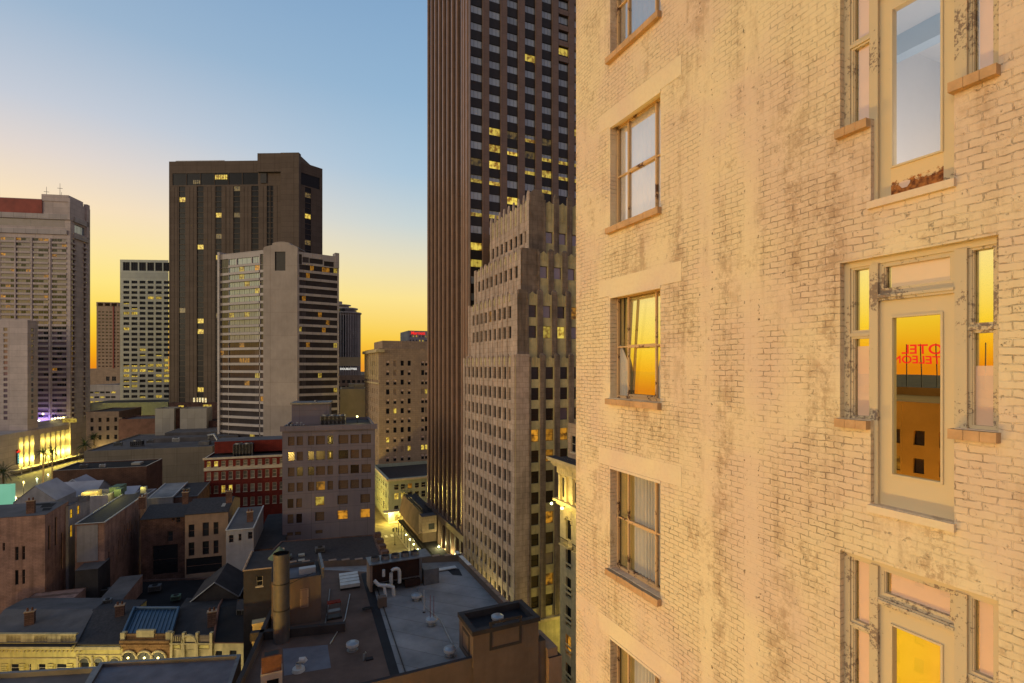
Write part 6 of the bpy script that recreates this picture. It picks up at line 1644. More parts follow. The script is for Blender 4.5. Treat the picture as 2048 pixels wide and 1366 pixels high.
part('cornice', m, b.root)
b, at, P = front('arched_house', 'plain yellow lit facade with round arched windows under a dark slate roof', 153, 245, 1288, 1.6, 'facade_cream', 'slate', [(160, 178, zf(1352), zf(1325)), (189, 206, zf(1352), zf(1325)), (221, 238, zf(1352), zf(1325))], ('old',))
A, B = P[0], P[1]; U = lambda px: px_on(A, B, px); m = MB()
local_box(A, B, m, 0, U(244.5), .003, .4, zf(1297), zf(1291), 'facade_stone'); local_box(A, B, m, 0, U(244.5), .003, .12, zf(1310), zf(1308.5), 'facade_stone')
for px in (169, 197.5, 229.5): half_disc(m, A, B, U(px), zf(1325), .64, 'spandrel_dark'); arch(m, A, B, U(px), zf(1325), .72, 'facade_stone', .06, .09)
for px in (154.5, 183.5, 213): local_box(A, B, m, U(px), U(px)+.25, .003, .16, zf(1360), zf(1312), 'facade_stone')
part('cornice', m, b.root)
b, at, P = front('brown_arcade_house', 'brown ornate facade with three lamp lit arches, below the blue metal roof', 245, 341, 1274, 0.95, 'facade_brown', 'blue_metal', [], kind='shed', dep=6.8, coping=None)
A, B = P[0], P[1]; U = lambda px: px_on(A, B, px); m = MB(); LL = edge_len(A, B)
for i in range(13): s_ = i/12; m.tube([at(s_, 0.0, zf(1274)+.15), at(s_, 1, zf(1274)+1.1)], .07, 'blue_metal', 5)
for s_ in (0, 1): m.tube([at(s_, -.02, zf(1274)+.3), at(s_, 1, zf(1274)+1.3)], .22, 'blue_metal', 6)
m.tube([at(0, 1, zf(1274)+1.25), at(1, 1, zf(1274)+1.25)], .2, 'blue_metal', 6); part('roof_seam', m, b.root, 'raised seams of the blue roof')
m = MB(); local_box(A, B, m, -.1, LL+.1, .003, .5, zf(1283), zf(1278), 'facade_brown'); local_box(A, B, m, -.1, LL+.1, .003, .3, zf(1291), zf(1287), 'facade_brown')
local_box(A, B, m, -.1, .5, -.3, .3, zf(1278)+.003, zf(1264), 'facade_stone'); local_box(A, B, m, LL-.5, LL+.1, -.3, .3, zf(1278)+.003, zf(1263), 'facade_stone')
local_box(A, B, m, U(274), U(309), -.3, .15, zf(1274), zf(1260), 'facade_stone'); local_box(A, B, m, .5, U(274), -.25, .05, zf(1278)+.003, zf(1268), 'facade_brown'); local_box(A, B, m, U(309), LL-.5, -.25, .05, zf(1278)+.003, zf(1268), 'facade_brown')
for px in (259, 290, 318): half_disc(m, A, B, U(px), zf(1316), 1.0, 'spandrel_dark'); arch(m, A, B, U(px), zf(1316), 1.05, 'facade_stone', .12, .15); local_box(A, B, m, U(px)-1.0, U(px)+1.0, .003, .03, zf(1345), zf(1316), 'spandrel_dark')
part('cornice', m, b.root)
for px in (256, 288.5, 316):
    x, y = W(px, DF-.6); o = thing('wall_lamp', 'small bright lamp in an arch of the brown facade', 'lamp', x, y, zf(1312), 'lamps in the arches'); m = MB(); m.sphere(x, y, zf(1311), .13, 'lamp_yellow', 8); part('globe', m, o); m = MB(); m.tube([(x, y, zf(1311)+.1), (x+.1, y+.5, zf(1307))], .03, 'iron', 5); part('bracket', m, o); point(o, x-.1, y-.2, zf(1311), 22, (1, .8, .4), .1)
b, at, P = front('scrolled_parapet_house', 'cream facade with a scrolled stone parapet, right of the brown arcade', 341, 427, 1284, 1.4, 'facade_stone', 'roof_dark', [])
A, B = P[0], P[1]; U = lambda px: px_on(A, B, px); m = MB(); LL = edge_len(A, B)
for px in (342, 366, 393, 421): local_box(A, B, m, U(px), U(px)+.35, -.2, .25, zf(1340), zf(1264), 'facade_stone')
local_box(A, B, m, 0, LL, -.15, .1, zf(1283), zf(1270), 'pier_dark'); local_box(A, B, m, 0, LL, .11, .3, zf(1287), zf(1284.5), 'facade_stone')
half_disc(m, A, B, U(380), zf(1283), 1.0, 'facade_stone', .13); arch(m, A, B, U(380), zf(1283), 1.0, 'facade_stone', .2, .16); local_box(A, B, m, U(380)-1.2, U(380)+1.2, .003, .12, zf(1300), zf(1283), 'facade_stone')
for px in (351, 380, 408): local_box(A, B, m, U(px)-.7, U(px)+.7, .003, .08, zf(1296), zf(1290), 'facade_cream')
local_box(A, B, m, 0, LL, .003, .12, zf(1299), zf(1297.5), 'facade_stone')
for q in range(5): local_box(A, B, m, U(348)+q*.3, U(348)+q*.3+.08, .1, .2, zf(1281), zf(1272), 'facade_stone')
part('cornice', m, b.root)
b, at, P = front('plain_cream_house', 'plain cream facade with low windows under a black roof with a vent dormer', 428, 520, 1285, 1.7, 'facade_stone', 'roof_black', [(431, 444, zf(1330), zf(1302)), (459, 473, zf(1330), zf(1301)), (488, 500, zf(1330), zf(1300))], ('old',), coping='reddish_wall')
m = MB(); q0, q1 = at(.42, .38, 0), at(.8, .38, 0); zc = zf(1285)+1.4
m.face([(q0[0], q0[1], zc-.1), (q1[0], q1[1], zc-.1), (q1[0], q1[1], zc+.8), (q0[0], q0[1], zc+.8)], 'metal_grey'); 
for i in range(3):
    a0 = .44+.12*i; p0, p1 = at(a0, .376, 0), at(a0+.1, .376, 0); m.face([(p0[0], p0[1], zc+.05), (p1[0], p1[1], zc+.05), (p1[0], p1[1], zc+.65), (p0[0], p0[1], zc+.65)], 'iron')
q2, q3 = at(.8, .62, 0), at(.42, .62, 0); m.face([(q0[0], q0[1], zc+.8), (q1[0], q1[1], zc+.8), (q2[0], q2[1], zc+.9), (q3[0], q3[1], zc+.9)], 'roof_dark'); m.face([(q1[0], q1[1], zc-.1), (q2[0], q2[1], zc-.1), (q2[0], q2[1], zc+.9), (q1[0], q1[1], zc+.8)], 'roof_dark'); part('dormer', m, b.root)
for k_, px in enumerate((30, 150, 265, 385, 490)):
    x, y = W(px, 66.5)
    street_lamp(['street lamp on the kerb before the balustrade house', 'street lamp on the kerb before the arched house', 'street lamp on the kerb before the brown arcade', 'street lamp on the kerb before the scrolled parapet', 'street lamp on the kerb before the plain cream facade'][k_], x, y, 7.5, 950 if k_ < 2 else 440, (1, .88, .42))

# ------------------------------------------------------------------ near roofs, bottom of the picture
Pn = [PZ(60, 1560, -30), PZ(405, 1545, -30), PZ(482, 1310, -30), PZ(200, 1326, -30)]
simple_building('near_flat_roof_building', 'near building showing a smooth bluish grey flat roof at the bottom', 'building', Pn, -29.9, 'roof_grey', 'membrane_blue', .35, cap='metal_grey')
Pn = [PZ(-260, 1600, -31.5), PZ(60, 1590, -31.5), PZ(196, 1338, -31.5), PZ(-40, 1352, -31.5)]
simple_building('near_grey_roof_building', 'near building with a dull grey roof at the bottom left corner', 'building', Pn, -31.2, 'roof_grey', 'roof_grey', .5, cap='metal_grey')

RZ = -24.0
Pa = W(585, 62.2); P1 = [(-3.4, 39.1), (21.0, 39.1), (21.0, 61.4), (Pa[0], Pa[1])]
hb = simple_building('foreground_building', 'near brown stucco building with a big flat roof, half brown and half pale grey membrane', 'building', P1, RZ+.75, 'brown_stucco', 'membrane_white', .75, cap='roof_dark')
RP = lambda px, py, z=RZ: PZ(px, py, z)
m = MB()
ins = inset(P1, .38)
d0, d1 = RP(733, 1146), RP(797, 1366); d1 = (d1[0]+(d1[0]-d0[0])*.0, d1[1]); 
dn = (d0[0]+(d1[0]-d0[0])*(ins[0][1]-d0[1])/(d1[1]-d0[1]), ins[0][1])
fd = RP(735, 1139)
m.face([(p[0], p[1], RZ+.012) for p in (ins[0], dn, (d0[0]+.1, 61.9+.6), ins[3])], 'membrane_brown')
w = .45
m.face([(p[0], p[1], RZ+.022) for p in ((dn[0]-w, dn[1]), (dn[0]+w*.6, dn[1]), (d0[0]+w*.6, 62.2), (d0[0]-w*1.4, 62.2))], 'tar')
bs_ = [RP(568, 1352), RP(662, 1336), RP(655, 1290), RP(566, 1298)]
m.face([(p[0], p[1], RZ+.02) for p in bs_], 'membrane_blue')
bk = [RP(905, 1150), RP(925, 1152), RP(918, 1138), RP(890, 1136)]
m.face([(p[0], p[1], RZ+.015) for p in bk], 'tar')
hb.part('roof_covering', m, 'brown and tarred roof patches')
m = MB(); a0, a1 = RP(500, 1284), RP(690, 1264); dd_ = Vector((a1[0]-a0[0], a1[1]-a0[1])).normalized(); nn_ = (dd_.y, -dd_.x)
m.prism([(a0[0], a0[1]), (a1[0], a1[1]), (a1[0]-nn_[0]*.5, a1[1]-nn_[1]*.5), (a0[0]-nn_[0]*.5, a0[1]-nn_[1]*.5)], RZ+.003, RZ+.75, 'roof_dark'); hb.part('inner_parapet', m)
m = MB()
for i in range(14):
    t = i/13; x = P1[3][0]+(P1[2][0]-P1[3][0])*t; y = P1[3][1]+(P1[2][1]-P1[3][1])*t
    m.box(x-.45, x+.45, y-.42, y+.08, RZ+.752, RZ+.80, 'tan_wall')
for i in range(13):
    y = 40+1.75*i; m.box(20.6, 21.05, y, y+1.6, RZ+.752, RZ+.80, 'metal_white' if i > 9 else 'tan_wall')
hb.part('coping', m, 'pale coping tiles')
# penthouse
x0, x1, y0, y1 = 14.4, 20.25, 39.5, 42.4; zt = -21.2
ph = Building('stair_penthouse', 'tan stucco penthouse with a framed square panel on the corner of the near roof', 'roof structure', (x0, y0)); ph.root.location.z = RZ
m = MB(); pts = [(x0, y0-.55), (x1, y0-.55), (x1, y1), (x0, y1)]
for i in range(4): wall_holes(m, pts[i], pts[(i+1) % 4], RZ+.01 if i else RZ-9, zt, [], .1, 'brown_stucco')
ph.part('wall', m)
m = MB(); roof_cap(m, [(x0-.12, y0-.67), (x1+.12, y0-.67), (x1+.12, y1+.12), (x0-.12, y1+.12)], zt+.15, .55, 'roof_dark', 'tar', .45)
for i in range(4):
    o_ = [(x0-.12, y0-.67), (x1+.12, y0-.67), (x1+.12, y1+.12), (x0-.12, y1+.12)]; a, c = o_[i], o_[(i+1) % 4]
    m.face([(a[0], a[1], zt-.2), (c[0], c[1], zt-.2), (c[0], c[1], zt+.15), (a[0], a[1], zt+.15)], 'roof_dark')
ph.part('roof', m)
m = MB(); Af, Bf = pts[0], pts[1]; u0, u1 = px_on(Af, Bf, 979), px_on(Af, Bf, 1043); za, zb_ = Z(1337, 39.5), Z(1276, 39.5)
local_box(Af, Bf, m, u0, u1, .003, .05, za, za+.22, 'roof_dark'); local_box(Af, Bf, m, u0, u1, .003, .05, zb_-.22, zb_, 'roof_dark'); local_box(Af, Bf, m, u0, u0+.22, .004, .05, za+.22, zb_-.22, 'roof_dark'); local_box(Af, Bf, m, u1-.22, u1, .004, .05, za+.22, zb_-.22, 'roof_dark')
ph.part('panel', m, 'dark square frame on the front'); m = MB(); local_box(pts[3], pts[0], m, .9, 2.6, .003, .04, RZ+.5, zt-.6, 'roof_dark'); local_box(pts[3], pts[0], m, 1.1, 2.4, .041, .06, RZ+.7, zt-.8, 'brown_stucco'); ph.part('panel', m, 'narrow framed panel on the side')
m = MB(); m.box(21.05, 22.3, 38.6, 45, GZ, RZ-.6, 'tan_wall', None, 'roof_dark'); m.box(21.03, 22.0, 38.8, 42, RZ-.597, RZ+.1, 'tan_wall'); hb.part('corner_block', m)
m = MB()
for i in range(7): local_box(P1[0], P1[1], m, 1.0+3.3*i, 2.6+3.3*i, .003, .05, RZ-4.5, RZ-2.2, 'roof_dark')
hb.part('window', m)
# vents
def vent(name, label, px, py, z, r=.32, h=.55, kind='mushroom', group='roof vents'):
    x, y = RP(px, py, z); o = thing(name, label, 'vent', x, y, z, group)
    m = MB(); m.cyl(x, y, z, z+h*.45, r*.75, r*.62, 'galv', 14); m.cyl(x, y, z, z+.05, r*1.15, r*1.1, 'metal_grey', 14); part('pipe', m, o)
    m = MB(); m.cyl(x, y, z+h*.42, z+h*.52, r*1.05, r*1.25, 'galv', 16); m.cyl(x, y, z+h*.52, z+h*.82, r*1.25, r*1.25, 'metal_white', 16); m.cyl(x, y, z+h*.82, z+h, r*1.2, r*.55, 'galv', 16); part('cap', m, o)
    return o
vent('mushroom_vent', 'round white mushroom vent alone on the brown part of the near roof', 705, 1300, RZ, .42, .75)
vent('mushroom_vent', 'round metal vent on the pale roof left of the penthouse', 900, 1312, RZ, .42, .8)
vent('mushroom_vent', 'small round vent at the far middle of the pale roof', 833, 1200, RZ, .42, .7)
vent('mushroom_vent', 'round metal vent on top of the penthouse', 995, 1243, zt-.4, .42, .6)
o = vent('mushroom_vent', 'round vent with two tall thin rods rising beside it on the pale roof', 863, 1250, RZ, .42, .75)
x, y = RP(863, 1250); m = MB()
for s_ in (-.12, .22): m.cyl(x+s_, y, RZ+.5, RZ+2.9-abs(s_), .03, .02, 'rust_red', 6)
part('rod', m, o)
x, y = RP(597, 1342); o = thing('hooded_vent', 'white hooded vent on the bluish patch of the near roof', 'vent', x, y, RZ, 'roof vents'); m = MB(); m.cyl(x, y, RZ, RZ+.25, .5, .45, 'metal_white', 14); part('base', m, o)
m = MB(); m.tube([(x, y, RZ+.2), (x, y, RZ+.6), (x+.15, y-.05, RZ+.85), (x+.4, y-.12, RZ+.85), (x+.5, y-.15, RZ+.7)], [.2, .22, .24, .24, .2], 'metal_white', 10); part('hood', m, o)
x, y = RP(728, 1320); o = thing('stub_pipe', 'small bent stub pipe on the brown roof', 'pipe', x, y, RZ); m = MB(); m.tube([(x, y, RZ), (x, y, RZ+.5), (x+.15, y, RZ+.6)], .09, 'galv', 8); part('pipe', m, o); m = MB(); m.box(x+.1, x+.7, y-.3, y+.1, RZ+.02, RZ+.12, 'tar'); part('base', m, o)
x, y = RP(747, 1265); 
# chimney stack, round
x, y = RP(563, 1282); o = thing('round_chimney', 'tall round pale metal chimney pipe with a conical rain cap', 'chimney', x, y, RZ)
m = MB(); r = .66; zc = -16.3
mk('flue', (82, 78, 77), .6, .14, .9, streak=.5, spec=.4)
m.cyl(x, y, RZ, zc, r, r, 'flue', 28, cap=False); m.face([(x+r*.95*math.cos(t), y+r*.95*math.sin(t), zc-.25) for t in [2*PI*i/20 for i in range(20)]], 'iron'); m.cyl(x, y, zc-.25, zc, r*.93, r*.93, 'iron', 20, cap=False); part('flue', m, o)
m = MB()
for z in (-21.2, -18.9): m.cyl(x, y, z, z+.09, r+.03, r+.03, 'metal_dark', 28)
part('band', m, o)
m = MB(); m.tube([(x+r, y, -19.1), (x+2.6, y+.4, -18.6)], .03, 'iron', 5); part('guy_wire', m, o)
x, y = W(559, 49.5); o = thing('cone_cap', 'dark conical rain cap of a vent seen just behind the round chimney', 'vent', x, y, RZ); m = MB(); m.cyl(x, y, RZ, -18.1, .45, .45, 'metal_grey', 14); part('pipe', m, o); m = MB(); m.cyl(x, y, -18.1, -17.1, 1.0, .05, 'copper_green', 18); part('cap', m, o)
# stair house
s0 = W(543, 46.8); SH = F1.rect(543, 47.5, px1=642, dep=4.2)
sh = simple_building('stair_house', 'brown stair house with a dark tan door behind the round chimney', 'roof structure', SH, RZ+4.3, 'brown_stucco', 'membrane_blue', .3, z0=RZ+.01, cap='roof_dark')
sh.root.location.z = GZ
m = MB(); A, B = SH[0], SH[1]; a, c = px_on(A, B, 600), px_on(A, B, 617); local_box(A, B, m, a, c, .003, .06, Z(1226, 47.5), Z(1188, 47.5), 'tan_stone'); local_box(A, B, m, a+.1, c-.1, .061, .08, Z(1225, 47.5), Z(1190, 47.5), 'rust_red' if False else 'tan_wall'); sh.part('door', m)
m = MB(); T5 = lambda x, y, z: (A[0]+F1.s[0]*x+F1.t[0]*y, A[1]+F1.s[1]*x+F1.t[1]*y, z); m.box(2.4, 3.9, 1.6, 2.2, RZ+4.0, RZ+4.55, 'metal_white', T5); m.box(4.3, 4.55, -.1, 4.2, RZ+4.003, RZ+5.0, 'metal_grey', T5); sh.part('roof_box', m)
# brick chimney by the lower edge
x, y = RP(547, 1378); o = thing('brick_chimney', 'square orange brick chimney with a pale rendered base at the lower edge', 'chimney', x, y, RZ)
m = MB(); m.box(x-.85, x+.6, y-.5, y+.5, RZ+.0, RZ+1.5, 'trim_cream'); m.box(x-.45, x+.35, y-.52, y-.5, RZ+.1, RZ+1.0, 'iron'); part('base', m, o)
mk('orange_brick', (104, 70, 54), .9, .18, 2, bump=.2)
m = MB(); m.box(x-.8, x+.55, y-.45, y+.45, RZ+1.503, RZ+2.7, 'orange_brick'); m.box(x-.6, x+.35, y-.3, y+.3, RZ+2.71, RZ+2.72, 'iron'); part('stack', m, o)
# big air conditioning unit with pipes
x, y = RP(740, 1186); UT = lambda X_, Y_, Z_: (x+X_, y+Y_, Z_)
o = thing('rooftop_chiller', 'large rooftop chiller on a steel frame with a row of round fans on top', 'air conditioner', x, y, RZ)
m = MB(); zb, zt2 = RZ+1.0, RZ+2.85
m.box(.25, 5.3, .0, 2.1, zb, zt2, 'coil_brown', UT, 'metal_grey'); part('coil', m, o)
m = MB(); m.box(0, .24, -.1, 2.2, RZ+.1, zt2+.12, 'tan_wall', UT); m.box(5.31, 5.6, -.1, 2.2, RZ+.1, zt2+.1, 'metal_grey', UT)
for q in range(5): m.box(.3+q*1.2, .42+q*1.2, -.05, .05, RZ+.02, zb, 'metal_dark', UT)
m.box(.25, 5.3, -.06, .02, zb-.12, zb-.003, 'metal_grey', UT); m.box(.25, 5.3, -.06, .02, RZ+.5, RZ+.6, 'metal_dark', UT); m.box(.25, 5.3, 1.9, 2.1, RZ+.02, zb-.003, 'metal_dark', UT); part('frame', m, o)
m = MB(); m.box(-.1, 6.6, -.3, 2.2, zt2+.123, zt2+.22, 'metal_grey', UT); part('top_plate', m, o)
for q in range(5):
    m = MB(); cx_, cy2, _ = UT(.7+q*1.08, .9, 0); m.cyl(cx_, cy2, zt2+.223, zt2+.6, .48, .44, 'metal_grey', 16, cap=False); m.cyl(cx_, cy2, zt2+.23, zt2+.45, .42, .42, 'iron', 16); part('fan', m, o)
m = MB(); m.box(3.6, 5.28, -.6, -.1, RZ+.2, RZ+.85, 'coil_brown', UT); part('tank', m, o)
m = MB(); m.box(5.7, 7.4, -.6, 1.0, RZ+.02, RZ+1.7, 'metal_grey', UT); part('side_box', m, o)
o = thing('insulated_pipes', 'pale insulated pipes looping up in front of the big chiller', 'pipes', x+1, y-.8, RZ); m = MB()
m.tube([UT(2.1, -.6, RZ+.6), UT(2.1, -.6, RZ+2.0), UT(2.2, -.6, RZ+2.25), UT(2.4, -.6, RZ+2.36), UT(2.7, -.6, RZ+2.36), UT(2.9, -.6, RZ+2.25), UT(3.0, -.6, RZ+2.0), UT(3.0, -.6, RZ+.8)], .19, 'metal_white', 10)
m.tube([UT(.3, -.9, RZ+1.6), UT(.7, -1.3, RZ+1.2), UT(1.6, -1.6, RZ+1.1), UT(2.1, -1.7, RZ+.9), UT(2.15, -1.7, RZ)], .19, 'metal_white', 10); m.tube([UT(1.2, -1.5, RZ+1.1), UT(1.3, -1.7, RZ+.3), UT(1.3, -1.9, RZ)], .16, 'metal_white', 8); m.tube([UT(1.3, -.7, RZ+1.8), UT(1.3, -.7, RZ+2.5)], .16, 'metal_white', 8); part('pipe', m, o)
# slatted pale hatch, red ladder frame, low duct, small bits
q = [RP(681, 1182), RP(720, 1176), RP(716, 1152), RP(678, 1156)]; o = thing('roof_hatch', 'pale slatted roof hatch on the brown roof near the chiller', 'hatch', *q[0], RZ); m = MB()
for k in range(4):
    f = lambda s_, t_: (q[0][0]+(q[1][0]-q[0][0])*s_+(q[3][0]-q[0][0])*t_, q[0][1]+(q[1][1]-q[0][1])*s_+(q[3][1]-q[0][1])*t_)
    p4 = [f(0, k/4+.02), f(1, k/4+.02), f(1, k/4+.22), f(0, k/4+.22)]; m.prism(p4, RZ+.2, RZ+.55, 'metal_white')
part('slat', m, o); m = MB(); m.prism(q, RZ+.02, RZ+.197, 'metal_dark'); part('frame', m, o)
x, y = RP(668, 1236); o = thing('step_frame', 'small red topped metal step frame on the brown roof', 'steps', x, y, RZ); m = MB()
for a in (-.6, .6):
    for c in (-.3, .3): m.box(x+a-.03, x+a+.03, y+c-.03, y+c+.03, RZ+.02, RZ+1.5, 'metal_grey')
m.box(x-.6, x+.6, y-.3, y+.3, RZ+.0+.7, RZ+.76, 'metal_grey'); m.box(x-.7, x+.7, y-.4, y+.4, RZ+.02, RZ+.2, 'metal_dark'); part('frame', m, o); m = MB(); m.box(x-.6, x+.6, y-.3, y+.3, RZ+1.503, RZ+1.6, 'rust_red'); part('top', m, o)
x, y = RP(752, 1215); o = thing('crate', 'brown box with coiled hoses beside it on the roof seam', 'box', x, y, RZ); m = MB(); m.box(x+.2, x+1.0, y-.4, y+.3, RZ+.02, RZ+1.0, 'brown_stucco'); part('box', m, o); m = MB()
for k in range(3): m.tube([(x-.9+.45*math.cos(t), y-.3*k-.2+.2*math.sin(t), RZ+.2+.12*k) for t in [2*PI*j/12 for j in range(12)]], .05, 'iron', 5)
part('hose', m, o)
x, y = RP(900, 1142); o = thing('roof_panel', 'flat pale panel lying by the far edge of the pale roof', 'panel', x, y, RZ); m = MB(); m.box(x-1.6, x+.9, y+.2, y+.9, RZ+.1, RZ+.2, 'metal_white'); part('sheet', m, o); m = MB(); m.box(x-1.5, x+.8, y+.25, y+.85, RZ+.02, RZ+.097, 'metal_dark'); part('support', m, o)
# yellowish chimney block at the left edge of the near roof
x, y = W(517, 50); o = thing('stone_chimney', 'squat yellow lit stone chimney block at the left edge of the near roof', 'chimney', x, y, -27); m = MB(); m.box(x-.5, x+.55, y-.4, y+.4, -27, Z(1246, 50), 'facade_stone'); part('stack', m, o); m = MB()
for z in (-26.3, -25.6): m.box(x-.56, x+.61, y-.46, y+.46, z, z+.2, 'facade_stone')
m.box(x-.56, x+.61, y-.46, y+.46, Z(1246, 50)+.003, Z(1246, 50)+.2, 'facade_stone'); part('cap', m, o)

# ------------------------------------------------------------------ palm trees and lamps by the lit podium
def palm(label, px, D, h, r=2.6, seed=1):
    rnd = random.Random(seed); x, y = W(px, D); o = thing('palm_tree', label, 'palm tree', x, y, GZ, 'palm trees by the podium')
    m = MB(); m.tube([(x, y, GZ), (x+.1, y, GZ+h*.5), (x+.05, y, GZ+h)], [.36, .27, .3], 'bark', 8); part('trunk', m, o)
    m = MB(); T0 = Vector((x, y, GZ+h))
    for i in range(34):
        az = 2*PI*i/34+rnd.uniform(-.1, .1); el = rnd.uniform(-.35, 1.2); L = r*rnd.uniform(.85, 1.15); prev = T0; d = Vector((math.cos(az)*math.cos(el), math.sin(az)*math.cos(el), math.sin(el)))
        side = Vector((-math.sin(az), math.cos(az), 0))
        for k in range(6):
            nx = prev+d*L/6; d = (d+Vector((0, 0, -.22))).normalized(); w = .38*(1-k/6.5)
            for s_ in (-1, 1):
                for q in range(2):
                    b0 = prev+(nx-prev)*(q/2); b1 = prev+(nx-prev)*((q+.8)/2); tip = b1+side*s_*w*1.5+Vector((0, 0, -w*.5))+(nx-prev)*.4
                    m.face([tuple(b0), tuple(b1), tuple(tip)], 'leaf')
            prev = nx
    part('crown', m, o)
palm('palm tree at the left edge with a full drooping crown', 6, 190, 13.5, 6.2, 3)
palm('left one of two palms before the lit niches', 86, 218, 16, 4.4, 4)
palm('right one of two palms before the lit niches', 104, 222, 15.6, 4.4, 5)
palm('lower palm at the right end of the lit niches', 170, 236, 16.6, 5.0, 6)
palm('small palm behind, near the parked vans', 188, 262, 17, 3.8, 7)
for k_, (px, D, col, mat, e) in enumerate(((74, 206, (.85, 1, .7), 'lamp_green', 4200), (47, 200, (1, .75, .25), 'lamp_orange', 5000), (31, 176, (1, .85, .4), 'lamp_yellow', 4000), (96, 214, (1, .8, .3), 'lamp_yellow', 3800), (201, 262, (1, .85, .3), 'lamp_yellow', 3000))):
    x, y = W(px, D); street_lamp(['pale green street lamp before the lit podium niches', 'orange street lamp near the red neon emblem', 'street lamp beside the mint wall', 'yellow street lamp under the two palms', 'street lamp at the corner beyond the podium'][k_], x, y, 7.5, e, col, mat)
sheet('pavement', [PZ(-80, 1010, GZ+.1), PZ(110, 985, GZ+.1), PZ(215, 880, GZ+.1), PZ(150, 880, GZ+.1), PZ(-80, 955, GZ+.1)], GZ+.12, 'sidewalk')
for k_, (px, D) in enumerate(((205, 256), (214, 262))):
    x, y = W(px, D); car(['pale van parked at the corner beyond the podium, nearer', 'pale van parked at the corner beyond the podium, further'][k_], x, y, 'car_white', -1.1, 'vans beyond the podium')

# ------------------------------------------------------------------ places off to the left that the brick wall's windows mirror
def glass_side():
    P = [(-62, 3), (-30, 3), (-30, 46), (-62, 46)]
    hs = [(1.5+1.6*i, 2.2+1.6*i, -5.8-2.1*k, -4.7-2.1*k) for i in range(25) for k in range(11)]
    simple_building('mirrored_side_building', 'amber brick building across the street seen only mirrored in the door glass', 'building', P, -2.6, 'amber_wall', 'amber_wall', 1.0, facs={1: dict(holes=hs, styles=['gh2', 'gh2', 'gh2', 'gh_lit'])}, cap='reddish_wall')
mk('amber_wall', (196, 140, 62), .85, .1, .3)
glass_side()
for k_ in range(4):
    o = thing('facade_fill_light', 'added amber fill light out of view, brightening the amber brick building', 'lamp', -24.5, 10+9.5*k_, -30, 'added fill lights before the amber building')
    m = MB(); m.box(-24.7, -24.3, 9.8+9.5*k_, 10.2+9.5*k_, -30.2, -29.9, 'iron'); m.tube([(-24.5, 10+9.5*k_, -30.1), (-30, 10+9.5*k_, -30.1)], .06, 'iron', 5); part('housing', m, o)
    point(o, -24.5, 10+9.5*k_, -29.6, 11000, (1, .66, .16), .3)  # fill light added out of view to brighten the mirrored amber facade
rnd = random.Random(3)
for i in range(12):
    px_ = -130-rnd.random()*300; y = 20+rnd.random()*300; w = 16+rnd.random()*22; h = GZ+24+rnd.random()*24
    simple_building('low_rise_building', 'plain low building out of view to the left', 'building', [(px_, y), (px_+w, y), (px_+w, y+w), (px_, y+w)], h, 'amber_wall', 'amber_wall', .6, group='low buildings beyond the left edge')
def rooftop_sign():
    D = 150; dx, dy = -1.133, .582; cx_, cy2 = 13.4+dx*D-.457*1.5, dy*D-.889*1.5
    o = thing('rooftop_sign', 'red neon hotel sign on a roof frame, mirrored in the door glass', 'sign', cx_, cy2, -6)
    L = math.hypot(dx, dy); d = (-dy/L, -dx/L); d = (dy/L*1.0, -dx/L*1.0)
    d = (.582/L, 1.133/L)
    put_text(text_mesh('HOTEL', 3.9, 'red_neon', 'lettering', .1, True), 'lettering', o, (cx_, cy2, 4.9), d)
    put_text(text_mesh('MONTELEONE', 3.1, 'red_neon', 'lettering', .1, True), 'lettering', o, (cx_, cy2, 1.9), d)
    m = MB()
    for i in range(8): u = -12+i*3.4; m.box(cx_+d[0]*u-.1, cx_+d[0]*u+.1, cy2+d[1]*u-.1, cy2+d[1]*u+.1, -6, 6.6, 'metal_dark')
    part('frame', m, o)
rooftop_sign()

# ------------------------------------------------------------------ clutter on the old roofs
def roof_unit(label, px, py, z, w=1.6, d=1.1, h=1.0, mat='metal_grey', rz=0.0):
    x, y = PZ(px, py, z); o = thing('roof_unit', label, 'roof unit', x, y, z, 'small machines on the old roofs', rz)
    def add(n, m): q = bpy.data.objects.new(n, m.mesh(n)); C.objects.link(q); q.parent = o
    m = MB(); m.box(-w/2, w/2, -d/2, d/2, .18, h, mat); add('casing', m)
    m = MB()
    for i in range(5): m.box(-w/2+.1, w/2-.1, -d/2-.02, -d/2-.002, .28+i*(h-.4)/5, .28+(i+.55)*(h-.4)/5, 'metal_dark')
    add('grille', m)
    m = MB(); m.cyl(0, 0, h+.002, h+.12, min(w, d)*.36, min(w, d)*.34, 'iron', 12); add('fan', m)
    m = MB(); m.box(-w/2+.05, -w/2+.2, -d/2, d/2, 0, .177, 'metal_dark'); m.box(w/2-.2, w/2-.05, -d/2, d/2, 0, .177, 'metal_dark'); add('skid', m); return o
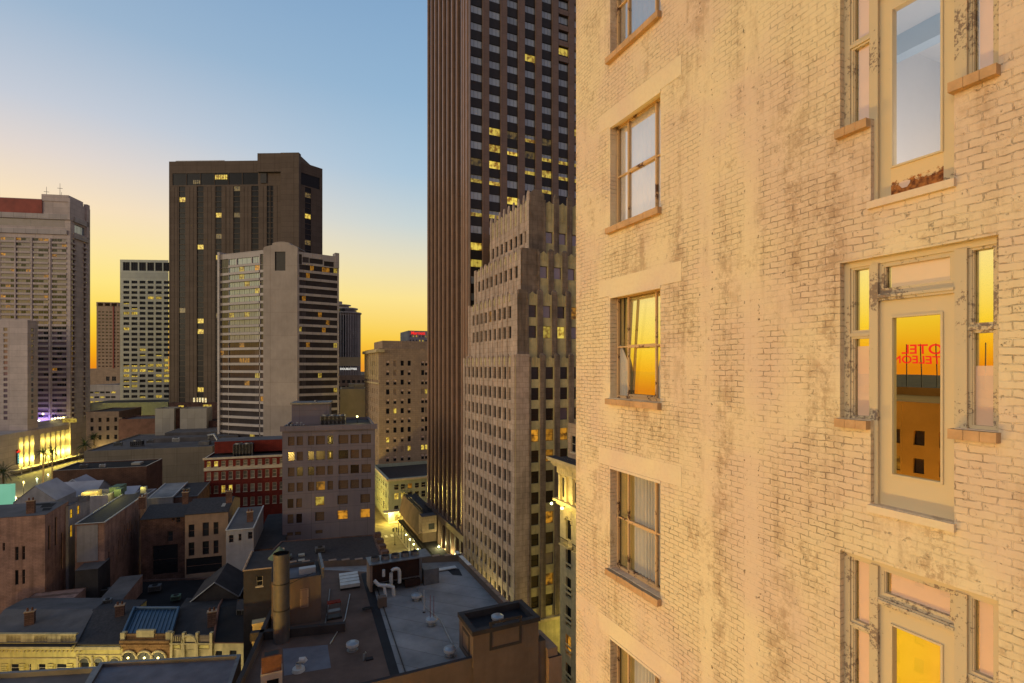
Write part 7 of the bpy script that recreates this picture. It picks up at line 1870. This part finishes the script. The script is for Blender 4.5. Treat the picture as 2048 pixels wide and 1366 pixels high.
for a in (('grey unit on the far left of the warehouse roof', 236, 892, -27.9, 2.4, 1.6, 1.3), ('grey unit mid warehouse roof in front of the raised strip', 300, 886, -27.9, 2.0, 1.6, 1.1), ('pale unit near the right end of the warehouse roof', 352, 884, -27.9, 2.2, 1.8, 1.5, 'metal_white'),
          ('small unit on the low brown brick roof', 168, 936, -28.3, 1.8, 1.2, 1.0), ('second small unit on the low brown brick roof, left of the skylight', 205, 935, -28.3, 1.3, 1.1, .9, 'metal_white'),
          ('small unit on the grey lean-to roof behind the balustrade', 215, 1208, -38.3, 1.1, .9, .8), ('unit on the dark shed right of the pale lean-to', 372, 986, -30.4, 1.6, 1.2, 1.1),
          ('unit by the left edge of the courtyard roofs', 210, 1190, -42, 1.8, 1.2, 1.2), ('unit in the middle of the black courtyard roofs', 310, 1182, -42, 2.0, 1.3, 1.1), ('unit at the right of the black courtyard roofs', 352, 1200, -42, 1.5, 1.2, .9, 'copper_green'),
          ('unit beside the skylights on the broad dark roof', 640, 1104, -33, 1.6, 1.2, .9), ('low unit at the left of the broad dark roof', 575, 1118, -33, 1.4, 1.0, .7),
          ('pale unit on the corner shop roof', 820, 950, -40, 2.2, 1.5, 1.2, 'metal_white')):
    roof_unit(*a)
def stack(label, px, py, z, h=1.6, w=.55, mat='dark_brick', pots=2):
    x, y = PZ(px, py, z); o = thing('chimney', label, 'chimney', x, y, z, 'chimneys on the old houses'); m = MB(); m.box(x-w, x+w, y-.35, y+.35, z-.8, z+h, mat); m.box(x-w-.08, x+w+.08, y-.43, y+.43, z+h+.002, z+h+.15, 'tan_stone'); part('stack', m, o)
    for i in range(pots):
        m = MB(); m.cyl(x-w*.5+w*i, y, z+h+.152, z+h+.6, .15, .12, 'orange_brick', 8); part('pot', m, o)
for a in (('brick chimney on the pink plaster building', 62, 1020, -25.3), ('brick chimney at the left end of the dark brick house', 284, 1010, -28.8), ('chimney between dark brick house and brick house', 371, 1000, -28.0), ('chimney at the right gable of the brick house', 458, 998, -27.4),
          ('chimney on the arched house beside the blue roof', 240, 1232, -37.6), ('chimney behind the scrolled parapet', 424, 1245, -37.4), ('chimney behind the balustrade', 60, 1245, -37.6), ('chimney on the pale house', 500, 1040, -30.2)):
    stack(*a)
def line_pipe(label, pts, r=.06, mat='galv', name='conduit'):
    m = MB(); m.tube(pts, r, mat, 6); single(name, m, label, 'pipe', tuple(pts[0]))
q = lambda px, py, h=.1: (*RP(px, py), RZ+h)
line_pipe('long thin conduit crossing the pale membrane towards the chiller', [q(905, 1290), q(880, 1240), q(850, 1215), q(835, 1178)], .05)
line_pipe('thin pipe along the seam of brown and pale roof', [q(812, 1350), q(775, 1240), q(755, 1180)], .05, 'metal_dark')
line_pipe('conduit across the brown roof to the slatted hatch', [q(660, 1290), q(690, 1240), q(700, 1190)], .05)
line_pipe('pipe beside the stair house wall', [q(648, 1262), q(655, 1225), q(660, 1180)], .07, 'metal_grey')
x, y = RP(1158-220, 1225); 
x, y = RP(848, 1225); o = thing('thin_post', 'thin post standing on the pale roof left of the rods', 'post', x, y, RZ); m = MB(); m.cyl(x, y, RZ+.08, RZ+2.2, .035, .03, 'metal_white', 6); part('post', m, o); m = MB(); m.cyl(x, y, RZ, RZ+.08, .15, .12, 'metal_dark', 8); part('foot', m, o)
